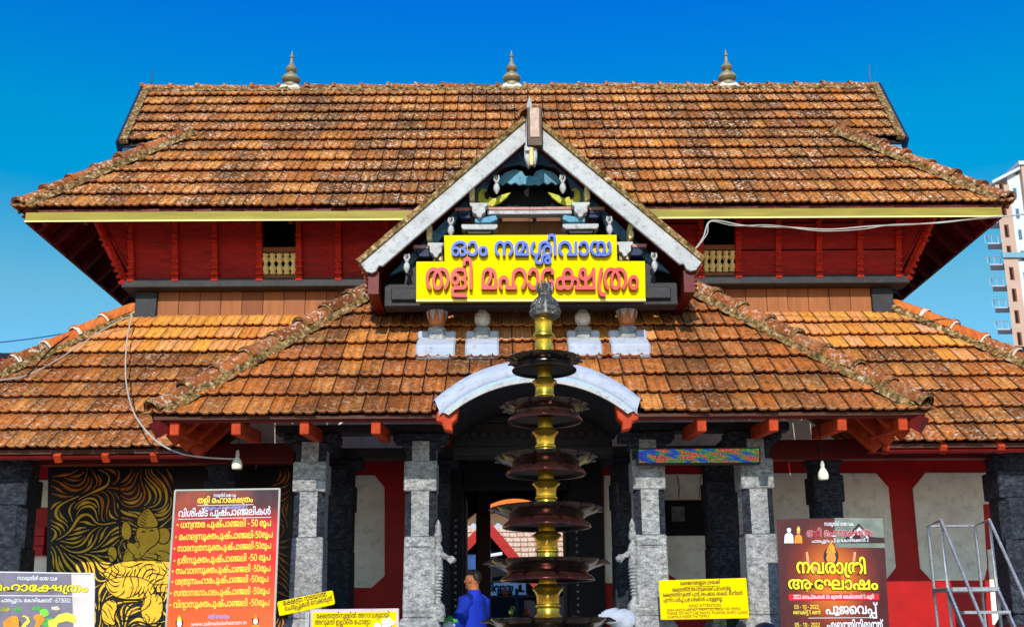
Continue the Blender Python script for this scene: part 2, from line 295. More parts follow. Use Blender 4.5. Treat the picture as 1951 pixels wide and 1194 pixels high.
# ---------------------------------------------------------------- Malayalam lettering: outlines of the letters, shaped by hand
# letter outlines as closed polygons: dx, dy pairs (units of 1/250 em); texts: width then [letter, x]
GLYPHS = {
    6: [[48,-5,-8,1,-11,4,-7,6,-8,9,-5,8,-3,9,-1,7,1,17,3,9,5,8,7,8,6,5,11,5,12,2,19,-1,11,-3,7,-4,11,-9,4,-6,4,-9,1,-8,0,-19,-3,-12,-6,-10,-7,-6,-8,-6,-11,-4,-9,-2],[53,17,8,0,10,4,6,6,4,10,0,14,-3,8,-3,5,-4,3,-10,4,-12,-1,-9,-4,-6,-8,-2,-10,1,-13,4,-9,7,-6]],
    9: [[124,-5,-11,2,-7,3,-11,6,-8,9,-4,5,-4,9,-4,13,-1,18,3,23,5,13,4,7,6,9,8,8,1,2,-13,0,-11,-2,-16,-5,-14,-11,-9,-14,-3,-14,0,-16,4,-16,8,-14,9,-9,7,-5,2,-2,-2,-5,-9,-11,-2,-2,-3,-1,-9,6,-13,12,-8,12,-6,11,-5,18,-1,23,3,14,7,17,6,10,14,12,11,6,17,6,18,2,26,-1,21,-4,21,4,25,1,15,-2,10,-4,11,-6,12,-11,14,12,17,8,18,3,25,-1,22,-5,16,-9,13,-13,11,-17,3,-9,3,-17,0,-24,-2,-15,-6,-15,-5,-6,-8,-8,-11,-6,-11,-4,-18,-1,-10,2,-11,5,-8,6,-7,9,-5,10,-4,14,0,19,2,9,5,11,6,9,7,7,9,5,15,4,12,-1,13,-3,1,1,-7,7,-7,4,-11,6,-10,2,-8,1,-17,-1,-11,-3,-7,-4,-4,-3,-5,-7,-6,-17,0,-7,-1,-79,-2,-2,-22,0,-2,1,0,2,-1,81,-4,19,-5,8,-9,7,-12,5,-11,1,-1,-1,7,-7,4,-8,2,-11,0,-6,-1,-8,-3,-5,-6,-7,-5,-4,11,-11,5,-8,2,-6,0,-11,-3,-10,-4,-8,-7,-7,-11,-6,-17,-4],[127,17,14,0,8,3,5,5,2,7,-1,9,-3,5,-10,5,-17,1,-2,2,0,19,3,2,12,0,9,3,4,5,3,7,-1,8,-4,9,-6,5,-9,4,-11,-6,-9,-9,-3,-5,-8,-17,-3,-18,3,-22,5,-10,4,-5,5,-4],[305,18,12,0,10,4,6,6,5,12,3,16,-1,12,-8,8,-9,3,-9,2,-14,-3,-6,-5,-4,-6,-3,-6,-1,-12,1,-12,3,-7,7,-9]],
    10: [[315,-52,-15,2,-14,4,-3,1,-1,4,7,16,5,2,16,-5,18,-2,15,2,16,6,9,7,7,10,5,16,1,18,-4,16,-3,7,-6,9,-6,4,0,-1,-1,-23,-5,-18,-7,-11,-12,-10,-13,-5,-8,-2,-11,-1,-9,1,-10,2,-9,5,-11,10,-7,14,-3,12,1,16,2,7,3,8,5,7,7,7,13,8,15,5,23,3,-4,7,-9,7,-11,5,-7,2,-21,1,-14,-4,-8,-5,-5,-5,-6,-11,-3,-17,-1,-80,-2,-2,-22,0,-1,1,-1,2,-1,81,-2,16,-5,10,-7,7,-14,7,-14,1,10,-13,2,-8,1,-12,-1,-5,-3,-9,-12,-11,10,-8,7,-9,2,-8,-1,-15,-3,-7,-4,-7,-9,-8,-13,-5,-19,-3,-22,3,-15,8,-11,12,-6,9,-3,9,-3,12,0,12,0,11,3,12,7,18,7,10,10,10,-1,1,-21,0,-17,-6,-10,-7,-5,-4,-8,-12,-4,-16,0,-17,3,-13,3,-7,8,-11,13,-11,3,-4,-1,-2,-13,-16,-3,0,-10,7,-14,14,-7,11,-7,16,-3,18,0,16,3,17,5,11,7,12,10,9,6,5,10,5,12,4,18,4,27,0,25,-6,13,4,11,2,31,-1,12,-3,9,-5,7,-4,10,-10,9,8,9,6,14,6,13,3,29,-1,11,-3,11,-4,12,-7,10,-9,8,-12,7,-13,11,-5,12,-7,14,-14,6,-9,5,-11,3,-15,1,-13,-2,-17,-6,-18,-8,-13,-10,-10,-16,-9,-14,-4,-16,-3],[129,17,9,-1,12,4,4,5,2,6,-1,10,-5,6,-9,4,-16,1,-2,2,0,19,7,2,11,1,5,2,6,5,2,8,-1,7,-3,8,-6,5,-10,5,-7,-3,-7,-5,-10,-13,-4,-9,-4,-10,-2,-15,1,-16,6,-15,10,-10],[303,17,8,0,7,2,8,5,3,4,4,8,2,11,0,20,-1,8,-18,0,-13,-3,-5,-2,-7,-5,-4,-6,-4,-10,1,-11,2,-9,7,-8]],
    11: [[52,-52,-10,1,-11,3,-9,5,-8,10,-3,7,-1,13,3,12,2,4,5,7,11,6,14,4,8,0,105,0,17,3,11,3,13,9,8,11,4,15,1,20,-5,18,-5,10,-6,6,-7,4,-8,2,-10,0,-10,-4,-6,-7,-3,-6,-3,-9,-1,-65,-2,-2,-22,0,-2,3,-1,59,-2,10,-4,8,-7,7,-10,5,-9,1,-12,0,-14,-2,-13,-6,-8,-8,7,1,18,0,9,-3,9,-6,6,-6,4,-10,2,-8,-1,-16,-2,-6,-5,-9,-7,-7,-7,-5,-7,-2,-10,-2,-16,1,-14,6,-10,9,-5,8,-5,14,-1,21,3,12,6,15,8,10,11,10,12,6,13,4,12,2,24,0,13,-3,16,-7,10,-9,12,11,10,5,11,3,20,0,14,-4,8,-4,11,-8,9,-13,7,-16,2,-14,0,-20,-4,-21,-6,-13,-7,-10,-9,-8,-14,-8,-10,-4,-21,-3,-115,-1,-5,-1,-9,-4,-2,-5,0,-5,2,-5,3,-3,9,-3,7,-1,173,0,3,-3,-1,-19,-3,-1],[49,49,7,0,8,3,3,3,4,8,0,9,-2,5,-4,4,-7,4,-9,0,-7,-2,-6,-4,-4,-5,1,-8,3,-9,6,-6]],
    17: [[192,-59,-9,2,-10,5,-10,8,-6,8,-7,11,-7,22,-60,0,-4,2,-7,14,6,8,3,7,2,6,0,12,-4,10,-3,4,-6,4,-8,2,-9,0,-11,-4,-6,-7,-4,-10,1,-12,3,-8,9,-10,1,-3,-2,-3,-10,-12,-3,-1,-3,2,-13,13,-6,11,-3,8,-1,6,1,17,4,10,4,6,6,7,6,5,16,7,19,1,8,-1,12,-3,10,-6,7,-5,6,-9,3,-8,2,-7,0,-15,-5,-15,36,0,1,2,-1,14,1,17,4,27,9,23,8,11,11,12,13,9,8,4,8,3,15,2,18,0,12,-2,15,-5,13,-7,13,-12,8,-12,8,-18,5,-24,1,-29,-2,-15,-4,-20,-9,-24,-13,-22,-11,-13,-2,0,-4,1,-13,12,0,2,1,3,10,13,6,11,5,11,6,19,2,16,1,21,-1,11,-4,18,-4,10,-7,12,-6,8,-9,6,-9,3,-13,3,-11,0,-13,-3,-13,-7,-6,-7,-6,-8,-6,-13,-4,-14,-3,-13,0,-35,1,-1,40,0,0,82,3,2,23,0,1,-4,0,-123,-1,-7,-3,-11,-3,-6,-6,-6,-13,-6,-6,-1],[196,-37,8,1,3,4,2,7,0,22,-38,0,2,-12,7,-12,8,-7]],
    20: [[52,-5,-12,3,-8,4,-7,5,-11,15,-5,15,-2,12,0,16,3,15,4,12,10,17,12,13,12,7,12,6,12,4,15,4,15,1,21,0,14,-1,13,-4,16,-8,8,-9,4,-9,2,-9,-1,-11,-3,-8,-4,-6,-11,-10,8,-5,5,-5,5,-8,3,-9,0,-15,-2,-7,-5,-9,-11,-10,-13,-5,-21,-2,-19,3,-2,2,-1,4,5,16,3,1,11,-2,11,0,10,3,3,2,2,3,2,5,0,9,-2,4,-3,5,-4,3,-9,4,-21,2,-1,1,-1,2,1,18,2,1,16,1,11,4,4,3,3,4,1,9,-3,9,-3,3,-8,4,-11,3,-9,1,-21,-1,-13,-2,-12,-4,-13,-7,-13,-11,-9,-15,0,-2,14,5,14,1,11,-2,7,-3,6,-4,8,-8,4,-7,3,-12,1,-15,-2,-8,-6,-13,-4,-5,-9,-8,-10,-4,-8,-2],[54,18,10,0,6,2,5,5,3,8,0,12,-3,8,-5,5,-8,4,-10,0,-5,-2,-8,-4,-6,-5,2,-13,5,-10,6,-6]],
    21: [[52,-5,-12,3,-8,4,-7,5,-11,15,-5,15,-2,12,0,16,3,15,4,12,10,17,12,13,12,7,12,6,12,4,15,4,15,1,21,0,14,-1,13,-4,16,-8,8,-9,4,-9,2,-9,-1,-11,-3,-8,-4,-6,-11,-10,8,-5,5,-5,5,-8,3,-9,0,-15,-2,-7,-5,-9,-11,-10,-13,-5,-21,-2,-19,3,-2,2,-1,4,5,16,3,1,11,-2,11,0,10,3,3,2,2,3,2,5,0,9,-2,4,-3,5,-4,3,-9,4,-21,2,-1,1,-1,2,1,18,2,1,16,1,11,4,4,3,3,4,1,9,-3,9,-3,3,-8,4,-11,3,-9,1,-21,-1,-13,-2,-12,-4,-13,-7,-13,-11,-9,-15,0,-2,14,5,14,1,11,-2,7,-3,6,-4,8,-8,4,-7,3,-12,1,-15,-2,-8,-6,-13,-4,-5,-9,-8,-10,-4,-8,-2],[238,-5,-14,3,-14,9,-11,12,-7,14,-2,10,1,1,4,2,20,3,2,-2,6,-16,5,-6,5,-4,4,-3,9,-1,9,1,8,4,4,3,6,8,4,10,2,13,1,9,-1,18,-5,20,-6,10,-6,4,-9,4,-10,0,-9,-3,-6,-5,-4,-6,-7,-16,-1,-1,-22,4,-2,2,0,3,4,12,4,7,8,10,7,6,12,7,9,2,19,1,13,-2,11,-5,7,-6,9,-10,5,-12,5,-18,2,-13,-1,-25,-3,-17,-4,-9,-8,-13,-7,-8,-11,-6,-9,-4,-10,-2],[54,18,10,0,6,2,5,5,3,8,0,12,-3,8,-5,5,-8,4,-10,0,-5,-2,-8,-4,-6,-5,2,-13,5,-10,6,-6]],
    23: [[45,-5,-8,1,-9,3,-7,5,-8,7,-6,12,-2,10,0,10,3,11,7,12,6,6,10,5,16,5,23,3,5,21,10,17,9,10,7,4,11,5,14,2,12,0,13,-2,12,-6,11,-10,6,-8,8,-17,3,-16,27,-4,15,-5,7,-5,5,-5,5,-7,3,-8,1,-15,-1,-12,-3,-8,-8,-10,-4,-4,-14,-6,-9,-2,-17,0,-15,3,-2,2,0,4,3,13,2,2,4,1,14,-2,13,2,5,4,4,6,1,5,0,7,-1,6,-5,6,-7,4,-8,3,-13,2,-2,-1,-1,-12,-2,-11,-8,-17,-11,-14,-14,-8,-17,-5,-14,0,-17,4,-13,7,-7,-4,-15,-5,-10,-2],[54,17,15,2,10,5,-7,19,-3,19,-12,-1,-12,-4,-7,-4,-5,-7,0,-13,3,-8,7,-6],[124,18,13,0,9,3,8,6,6,10,2,8,3,15,-1,1,-67,0,0,-10,3,-10,4,-10,8,-9],[98,85,64,0,2,1,-4,16,-6,9,-5,5,-5,3,-7,2,-7,0,-6,0,-6,-2,-10,-6,-7,-11,-4,-14]],
    25: [[61,-5,-9,1,-10,4,-9,5,-9,8,-9,14,-4,9,-3,14,-1,25,4,22,7,15,5,8,14,16,10,8,2,0,16,-17,-1,-3,-8,-6,-8,-9,-7,-12,-5,-14,-2,-21,3,-18,8,-14,9,-9,12,-3,12,0,7,3,4,4,5,8,4,16,1,42,2,15,6,14,4,6,8,7,8,6,10,3,11,2,14,0,10,-2,15,-6,7,-5,8,-8,9,-15,4,-11,2,-14,-1,-25,-3,-15,-7,-17,-8,-10,-11,-13,-10,-7,-2,-1,-15,18,1,3,14,12,6,8,4,10,3,10,2,12,0,10,-3,16,-6,12,-7,8,-9,5,-13,2,-5,-1,-7,-3,-6,-5,-4,-6,-4,-16,0,-39,-2,-15,-4,-13,-6,-9,-9,-10,-10,-6,-18,-4]],
    26: [[131,-2,-1,3,-1,51,-48,1,-2,1,-6,12,0,5,5,6,3,6,2,6,0,6,0,5,-3,9,-7,8,-9,4,-6,1,-7,-1,-9,-4,-7,-8,-3,-9,1,-11,4,-11,9,-8,0,-2,-12,-16,-3,-1,-3,2,-12,12,-4,6,-5,11,-2,9,0,12,4,12,3,7,10,11,14,8,14,3,21,-1,15,-5,7,-5,7,-7,5,-9,3,-7,1,-20,-5,-14,24,-1,2,1,0,19,5,16,3,7,8,10,10,8,14,6,13,2,25,-1,16,-4,11,-7,7,-7,5,-6,4,-9,4,-21,0,-35,-4,-1,-94,0,0,-33,131,0,2,1,0,118,3,2,20,0,2,-1,1,-139,-1,-3],[157,75,70,0,1,14,-3,15,-6,9,-6,4,-8,3,-13,2,-13,-2,-6,-2,-8,-7,-5,-7,-3,-15]],
    28: [[3,-2,-1,2,0,17,2,3,95,0,5,3,5,9,1,4,1,5,-1,13,-4,8,-3,4,-5,3,-6,2,-13,-1,-6,-3,-3,-3,-4,-9,-1,-18,-3,-3,-19,-3,-2,0,-2,2,-1,10,0,10,1,9,4,9,4,5,10,10,8,4,12,3,17,1,15,-3,12,-7,8,-8,5,-10,3,-13,-1,-18,-5,-15,60,0,1,119,1,1,2,1,20,0,2,-2,1,-138,-2,-3]],
    30: [[41,-5,-13,3,-10,5,-7,8,-4,12,0,10,4,12,8,8,13,6,-9,5,-5,4,-6,8,-4,12,0,15,3,10,7,10,9,9,6,4,16,6,16,2,18,0,16,-2,10,-4,9,-5,10,-8,12,11,11,6,13,2,15,0,13,-2,11,-5,6,-4,9,-9,6,-10,2,-7,2,-13,-1,-10,-4,-12,-7,-10,-8,-8,9,-9,4,-10,-1,-17,-3,-7,-7,-8,-9,-5,-13,-4,-13,0,-10,2,-7,4,-7,4,-4,6,-6,13,-25,-13,-30,-11,-27,-5],[178,15,11,1,3,2,3,4,2,7,-2,7,-6,5,-10,2,-8,-2,-6,-4,-1,-8,3,-8,4,-3],[46,17,12,0,20,4,15,5,28,12,-3,1,-67,0,-10,-2,-7,-4,-1,-7,1,-4,4,-3],[71,61,76,0,15,0,14,3,12,4,8,7,5,14,-1,11,-5,11,-5,5,-5,3,-8,2,-8,0,-7,0,-8,-3,-7,-6,-4,-8,-3,-14,0,-26,-3,-2,-21,1,-2,2,-1,29,-2,8,-4,8,-6,6,-12,5,-22,1,0,-1,10,-5,6,-6,5,-13,0,-11,-3,-10,-5,-7,-9,-8],[45,78,11,1,4,2,2,4,2,6,-1,6,-2,4,-3,2,-5,1,-11,0,-10,-3,0,-11,2,-5,3,-4]],
    33: [[60,-5,-12,1,-11,2,-15,5,-18,9,-2,3,1,2,11,16,3,1,22,-11,16,-4,11,-1,20,0,10,4,9,6,3,10,-2,9,-5,6,-7,3,-15,2,-22,0,-13,2,-15,4,-10,6,-8,9,-3,7,-2,7,0,14,5,13,3,5,7,7,7,5,17,5,14,2,19,0,23,-3,19,-6,14,-7,2,-2,0,-3,-10,-15,-3,-2,-3,0,-12,7,-12,4,-23,4,-11,0,-11,-2,-9,-3,-6,-5,-3,-7,0,-7,3,-6,3,-3,12,-5,18,-1,22,0,18,-4,11,-6,8,-7,5,-12,2,-13,-3,-15,-5,-10,-6,-7,-9,-6,-18,-6,-12,-2]],
    37: [[53,-5,-12,3,-8,4,-7,6,-7,8,-4,7,-5,12,-2,16,0,17,2,14,4,15,9,16,13,13,12,8,8,4,14,4,12,2,23,-1,8,-1,11,-5,17,-12,11,9,13,7,14,3,13,0,13,-2,9,-5,6,-4,8,-8,9,8,11,7,18,4,13,0,17,-4,14,-8,12,-13,7,-13,3,-10,3,-17,0,-13,-3,-20,-5,-12,-8,-15,-14,-15,-11,-9,-5,4,-10,11,-1,4,1,2,7,6,8,9,7,9,4,14,3,21,-2,12,-3,11,-5,8,-6,7,-7,5,-6,2,-5,1,-10,-1,-7,-2,-6,-4,-6,-10,-3,-12,-1,-92,-3,-2,-20,0,-2,1,-1,2,0,82,-2,15,-2,9,-6,7,-6,4,-6,2,-11,1,-7,-2,-6,-3,-4,-3,-4,-5,-4,-9,-2,-8,-1,-91,-2,-2,-21,0,-2,1,-1,2,0,81,-1,12,-4,11,-4,6,-5,4,-14,5,-16,1,-18,-5,-12,-7,-6,-6,-8,-13,-4,-11,16,5,14,1,10,-2,11,-5,9,-8,6,-9,2,-10,1,-15,-1,-10,-4,-10,-4,-6,-8,-8,-8,-4,-8,-3,-6,-1],[55,18,10,0,6,2,5,6,3,9,0,8,-3,10,-5,5,-9,4,-9,0,-8,-3,-7,-4,-4,-4,2,-13,5,-10,6,-6]],
    38: [[119,-5,-16,4,-6,3,-9,7,-5,7,-5,10,-4,17,-1,11,1,12,3,15,5,12,6,10,16,17,-8,2,-11,0,-19,-4,-8,-4,-8,-6,-5,-6,-6,-10,-4,-16,0,-16,2,-11,5,-11,5,-8,9,-9,7,-5,2,-2,-1,-3,-7,-9,-5,-6,-2,-1,-5,2,-9,7,-13,13,-10,19,-4,14,-2,12,0,15,2,11,5,15,9,15,12,11,12,7,13,5,20,3,23,-1,14,-3,10,-4,10,4,16,3,25,1,13,-2,11,-3,10,-5,8,-5,8,-7,9,-12,5,-11,4,-17,1,-12,-1,-12,-3,-13,-5,-13,-8,-15,-12,-12,-13,-10,-3,1,-3,3,-8,11,-2,3,1,2,8,7,9,8,7,13,3,9,2,10,0,11,-2,10,-3,10,-8,13,-6,5,-10,7,-18,4,-19,-1,-2,-2,10,-10,7,-9,5,-9,5,-14,2,-14,0,-16,-3,-18,-9,-17,-13,-11,-16,-6],[122,18,5,-1,8,1,5,2,4,4,6,9,3,18,-1,15,-5,17,-10,18,-10,9,-2,-1,-7,-6,-9,-13,-6,-14,-2,-13,0,-17,2,-12,4,-7,5,-5]],
    40: [[92,-5,-16,2,-2,1,0,4,4,16,3,1,4,0,16,-2,15,3,4,2,4,4,2,7,0,6,-4,9,-9,6,-11,3,-23,1,-1,2,0,18,3,2,24,1,8,3,5,3,4,5,2,8,-2,8,-4,6,-7,4,-9,2,-9,1,-14,-1,-9,-3,-9,-5,-7,-7,-6,-8,-7,-17,-4,-21,2,-32,5,-23,-2,-4,-20,-4,-2,1,-2,2,-6,28,-2,17,0,20,4,21,5,17,8,13,9,9,13,10,10,5,15,4,21,1,21,-2,11,-4,9,-6,10,-12,4,-11,-1,-18,-6,-12,-11,-9,7,-6,9,-9,4,-10,1,-14,-2,-8,-4,-10,-6,-7,-6,-4,-8,-4,-10,-3]],
    41: [[62,-5,-17,4,-14,8,-8,8,-5,8,-8,20,-3,15,0,16,3,16,4,12,5,10,9,13,14,14,6,4,4,-2,13,-15,-1,-3,-9,-7,-7,-8,-8,-12,-5,-18,-1,-16,2,-11,3,-10,7,-12,4,-4,8,-5,9,-2,7,0,10,2,7,4,4,5,4,12,2,17,0,81,3,2,22,-1,1,-3,0,-80,3,-18,3,-8,4,-6,3,-3,9,-4,11,0,12,3,9,8,9,14,2,10,1,23,-5,18,-9,15,-14,13,-2,3,16,18,3,0,5,-4,13,-13,10,-14,7,-17,3,-16,1,-14,-3,-21,-4,-12,-10,-17,-8,-7,-11,-8,-16,-5,-20,-1,-14,4,-9,5,-12,11,-11,-10,-11,-6,-15,-4]],
    42: [[45,-4,-14,13,-12,17,-9,19,-3,19,0,17,3,15,2,7,8,16,12,12,5,4,13,6,11,3,15,0,14,-2,8,-4,7,-4,9,-10,11,11,9,5,12,4,14,0,13,-1,11,-4,12,-7,9,-10,9,-15,4,-13,3,-21,-2,-19,-6,-20,-10,-16,-16,-18,-7,-5,-8,7,-7,8,-2,3,3,4,9,8,9,11,6,12,3,15,0,18,-2,11,-5,11,-9,11,-7,5,-7,1,-6,1,-7,-1,-6,-1,-6,-4,-4,-4,-3,-6,-4,-18,0,-86,-1,-3,-3,0,-20,0,-3,2,0,89,-2,13,-3,5,-4,6,-6,5,-13,3,-13,-2,-9,-6,-8,-10,-5,-10,-3,-16,1,-16,3,-13,6,-11,7,-10,12,-11,1,-3,-6,-8,-9,-8]],
    44: [[30,-4,-11,10,-9,14,-5,15,0,12,4,14,6,10,12,11,7,3,11,3,19,1,13,-2,11,-5,11,-9,7,-13,3,-10,0,-15,-4,-14,76,0,1,118,3,2,21,0,2,-1,1,-139,-1,-3,-127,0,-2,2,-6,13,0,2,7,11,3,7,0,12,-2,6,-4,8,-5,4,-9,3,-6,0,-5,0,-7,-3,-7,-5,-4,-7,-2,-7,0,-7,1,-6,5,-10,7,-6,1,-2,-9,-14,-4,-3]],
    45: [[30,-4,-13,12,-6,9,-4,10,-2,9,0,11,4,14,6,10,7,7,6,4,16,6,19,1,14,-2,11,-5,11,-10,4,-5,4,-10,2,-7,0,-15,-4,-14,35,-1,1,2,0,61,2,18,7,16,3,6,9,8,10,7,12,4,10,2,21,0,13,-3,15,-6,12,-11,6,-7,5,-14,3,-21,0,-81,-1,-3,-186,-1,-3,3,-6,13,0,2,7,11,3,7,0,12,-2,6,-4,8,-5,4,-9,3,-6,0,-5,0,-7,-3,-7,-5,-4,-7,-2,-7,0,-7,1,-6,5,-10,7,-6,1,-2,-9,-14,-4,-3],[168,21,74,0,0,60,-1,7,-5,17,-5,6,-6,5,-14,5,-17,-1,-13,-7,-7,-7,-4,-10,-2,-14]],
    46: [[53,-5,-12,3,-8,4,-7,6,-5,5,-8,15,-3,7,-2,16,0,18,1,12,6,17,4,8,8,12,9,8,12,8,9,5,13,3,12,2,16,0,15,-2,11,-5,17,-12,11,10,7,4,9,3,10,2,14,0,18,-4,14,-8,9,-9,9,-17,5,-14,1,-14,0,-12,-1,-13,-5,-16,-9,-15,0,-2,50,0,1,2,1,117,1,2,2,0,21,0,2,-1,1,-139,-2,-3,-104,0,-3,1,-9,12,0,4,16,19,6,12,4,15,1,11,-1,11,-4,15,-7,12,-9,7,-13,4,-10,-1,-9,-4,-4,-3,-4,-5,-3,-8,-2,-18,-1,-83,-2,-1,-22,0,-2,3,0,77,-1,12,-3,12,-5,9,-10,7,-8,2,-16,1,-16,-3,-7,-4,-8,-5,-6,-6,-7,-10,-5,-14,16,5,14,1,14,-4,11,-5,8,-9,5,-12,1,-10,0,-9,-1,-10,-5,-11,-3,-5,-9,-8,-7,-4,-8,-3,-6,-1],[55,18,10,0,6,2,5,6,3,9,0,8,-3,10,-5,5,-9,4,-9,0,-8,-3,-7,-4,-4,-4,2,-13,5,-10,6,-6]],
    47: [[100,-5,-19,3,-19,6,-1,4,7,16,2,1,4,0,21,-7,23,0,7,1,4,3,2,5,-1,6,-2,2,-6,2,-25,0,-10,2,-13,5,-6,6,-4,8,0,15,4,10,6,7,7,4,14,3,29,1,5,2,2,3,0,5,-3,5,-3,3,-10,3,-12,2,-10,0,-11,-2,-9,-2,-9,-5,-7,-4,-7,-9,-6,-10,-3,-10,-4,-20,2,-32,5,-23,-2,-4,-18,-3,-4,0,-2,2,-4,18,-4,26,0,22,3,16,6,20,9,14,7,7,8,7,16,8,17,5,14,2,24,-1,15,-3,9,-3,6,-4,8,-9,5,-12,0,-13,-2,-6,-3,-7,-7,-6,-13,-4,-33,-1,-7,-2,-2,-3,-1,-3,1,-3,5,-3,11,-1,24,-1,15,-5,9,-10,4,-12,-1,-12,-4,-8,-11,-11,-5,-3,-12,-3]],
    48: [[14,-2,-2,3,0,75,2,13,4,15,5,10,13,14,15,9,15,5,12,2,22,0,16,-2,13,-5,13,-7,11,-10,9,-13,2,-7,4,-16,0,-83,-1,-3],[77,20,64,0,0,55,-1,11,-4,11,-5,9,-5,6,-7,4,-2,0,4,-13,0,-10,-3,-13,-4,-12,-14,-23,-23,-24],[40,23,2,1,10,8,19,18,8,11,8,14,6,15,1,15,-4,11,-6,4,-4,1,-8,0,-12,-5,-8,-7,-8,-13,-3,-10,-2,-11]],
    49: [[84,-5,-20,3,-18,9,-7,4,-10,9,-13,20,-7,22,-2,13,0,16,4,18,4,8,5,8,9,8,5,4,11,5,13,2,12,0,10,-2,10,-3,8,-5,15,8,12,2,11,0,16,-3,14,-8,7,-6,5,-8,6,-15,2,-11,-1,-27,-5,-17,-8,-16,-14,-15,1,-1,14,0,15,3,13,7,10,9,8,14,3,10,1,9,0,18,-2,12,-4,12,-11,18,2,4,15,11,5,-1,10,-14,5,-11,4,-12,4,-17,0,-21,-4,-17,-7,-18,-8,-11,-8,-9,-11,-7,-12,-6,-14,-4,-13,-2,-17,0,-12,2,-15,4,-11,-3,-16,-3],[88,17,14,0,1,1,-9,10,-9,13,-7,21,-2,10,-1,16,2,13,4,14,-4,4,-7,2,-15,-1,-8,-4,-5,-5,-6,-13,-2,-9,0,-12,4,-19,7,-15,12,-13,13,-8],[129,26,2,-1,8,6,10,14,7,16,3,11,0,11,-1,14,-3,8,-3,7,-4,4,-6,3,-11,2,-9,-1,-10,-6,-7,-12,-3,-16,2,-18,6,-19,8,-13]],
    50: [[113,-5,-8,1,-10,4,-10,8,-5,6,-5,10,-4,11,-1,23,5,18,9,13,7,6,9,5,13,3,13,0,14,-3,-7,8,-10,6,-9,4,-17,3,-11,0,-11,-2,-11,-3,-7,-4,-10,-8,-5,-7,-4,-7,-3,-13,0,-17,2,-9,2,-8,6,-10,11,-12,7,-5,2,-2,-2,-5,-11,-13,-3,-1,-6,4,-16,14,-6,8,-8,15,-4,14,-2,12,1,21,4,14,5,11,6,9,10,10,15,9,17,6,17,2,18,0,23,-4,17,-7,11,-8,11,-13,7,-11,6,-18,2,-23,-2,-23,-3,-10,-4,-8,-4,-5,-8,-9,-8,-5,-15,-5],[115,18,12,0,8,2,6,5,7,12,3,18,-1,13,-6,6,-10,5,-10,2,-14,-3,-7,-6,-5,-9,-1,-8,0,-13,2,-9,5,-10,7,-4]],
    51: [[48,-4,-14,10,-11,11,-9,17,-4,9,-3,18,0,16,3,17,6,14,8,11,11,11,16,8,14,4,12,2,24,-1,11,-2,15,-6,8,-6,12,-11,8,-14,4,-12,3,-17,-1,-18,-4,-17,-7,-15,-8,-11,-14,-14,-8,-5,-3,1,-2,2,-9,11,-2,5,1,2,7,5,10,9,8,15,4,16,0,14,-4,15,-5,10,-5,8,-14,9,-17,4,-9,0,-12,-2,-11,-5,-7,-6,-4,-5,-7,-11,-4,-16,0,-17,5,-16,7,-13,9,-9,7,-5,2,-2,-2,-5,-11,-13,-1,-1]],
    52: [[15,-2,-2,3,1,94,2,9,5,14,7,9,7,5,12,7,20,5,25,-1,16,-4,11,-7,11,-13,5,-12,4,-18,0,-33,-2,-3,-96,0,0,-33,130,0,2,1,0,118,3,2,21,0,2,-1,1,-139,-2,-3],[41,75,70,0,1,14,-4,15,-6,9,-5,4,-8,3,-13,2,-13,-2,-6,-2,-9,-7,-4,-7,-4,-15]],
    53: [[52,-52,-10,1,-11,3,-9,5,-8,9,-3,8,-1,12,1,9,4,8,5,6,6,5,14,5,13,1,73,0,9,2,6,3,3,3,2,6,0,8,-2,6,-6,5,-9,3,-19,2,-1,2,0,17,2,3,13,1,11,3,6,5,2,5,1,6,-3,9,-7,6,-13,5,-13,1,-17,0,-17,-2,-15,-5,-12,-7,-1,-1,1,0,20,0,8,-2,6,-4,10,-9,4,-10,2,-8,0,-11,-3,-10,-5,-10,-7,-7,-7,-5,-7,-2,-10,-2,-11,0,-11,3,-11,6,-9,9,-4,8,-4,13,-1,19,3,12,3,9,6,9,10,10,6,4,17,9,16,4,16,3,33,0,22,-4,14,-6,11,-10,4,-8,2,-7,1,-10,-3,-13,-4,-8,-10,-8,12,-10,7,-13,0,-19,-3,-10,-3,-5,-11,-9,-8,-4,-12,-2,-83,-1,-5,-1,-9,-4,-2,-5,0,-5,2,-5,3,-3,6,-2,9,-2,110,0,3,-3,-1,-18,-3,-2],[49,49,7,0,8,3,3,3,4,8,0,9,-2,5,-4,4,-7,4,-9,0,-7,-2,-6,-4,-4,-5,2,-11,3,-7,5,-5]],
    54: [[59,-5,-17,3,-16,7,0,3,7,16,2,2,2,0,9,-4,11,-4,16,0,5,1,5,3,2,8,0,4,-1,1,-20,1,-21,6,-13,8,-12,11,-7,15,-4,18,1,19,3,12,5,11,4,6,3,2,18,-10,0,-4,-4,-9,-3,-13,0,-15,3,-12,4,-7,10,-9,13,-5,12,-2,1,1,-10,20,-2,7,-2,11,2,17,6,13,10,10,6,3,11,3,19,1,9,-2,10,-4,8,-6,6,-7,4,-9,2,-9,1,-10,-2,-14,-2,-8,-5,-10,-8,-10,-7,-6,-8,-5,-14,-7,0,-12,-2,-10,-3,-5,-9,-9,-8,-4,-7,-2],[103,61,3,0,4,2,10,8,7,11,3,12,-1,13,-4,9,-4,3,-8,3,-10,-1,-6,-3,-5,-5,-3,-10,0,-6,3,-12]],
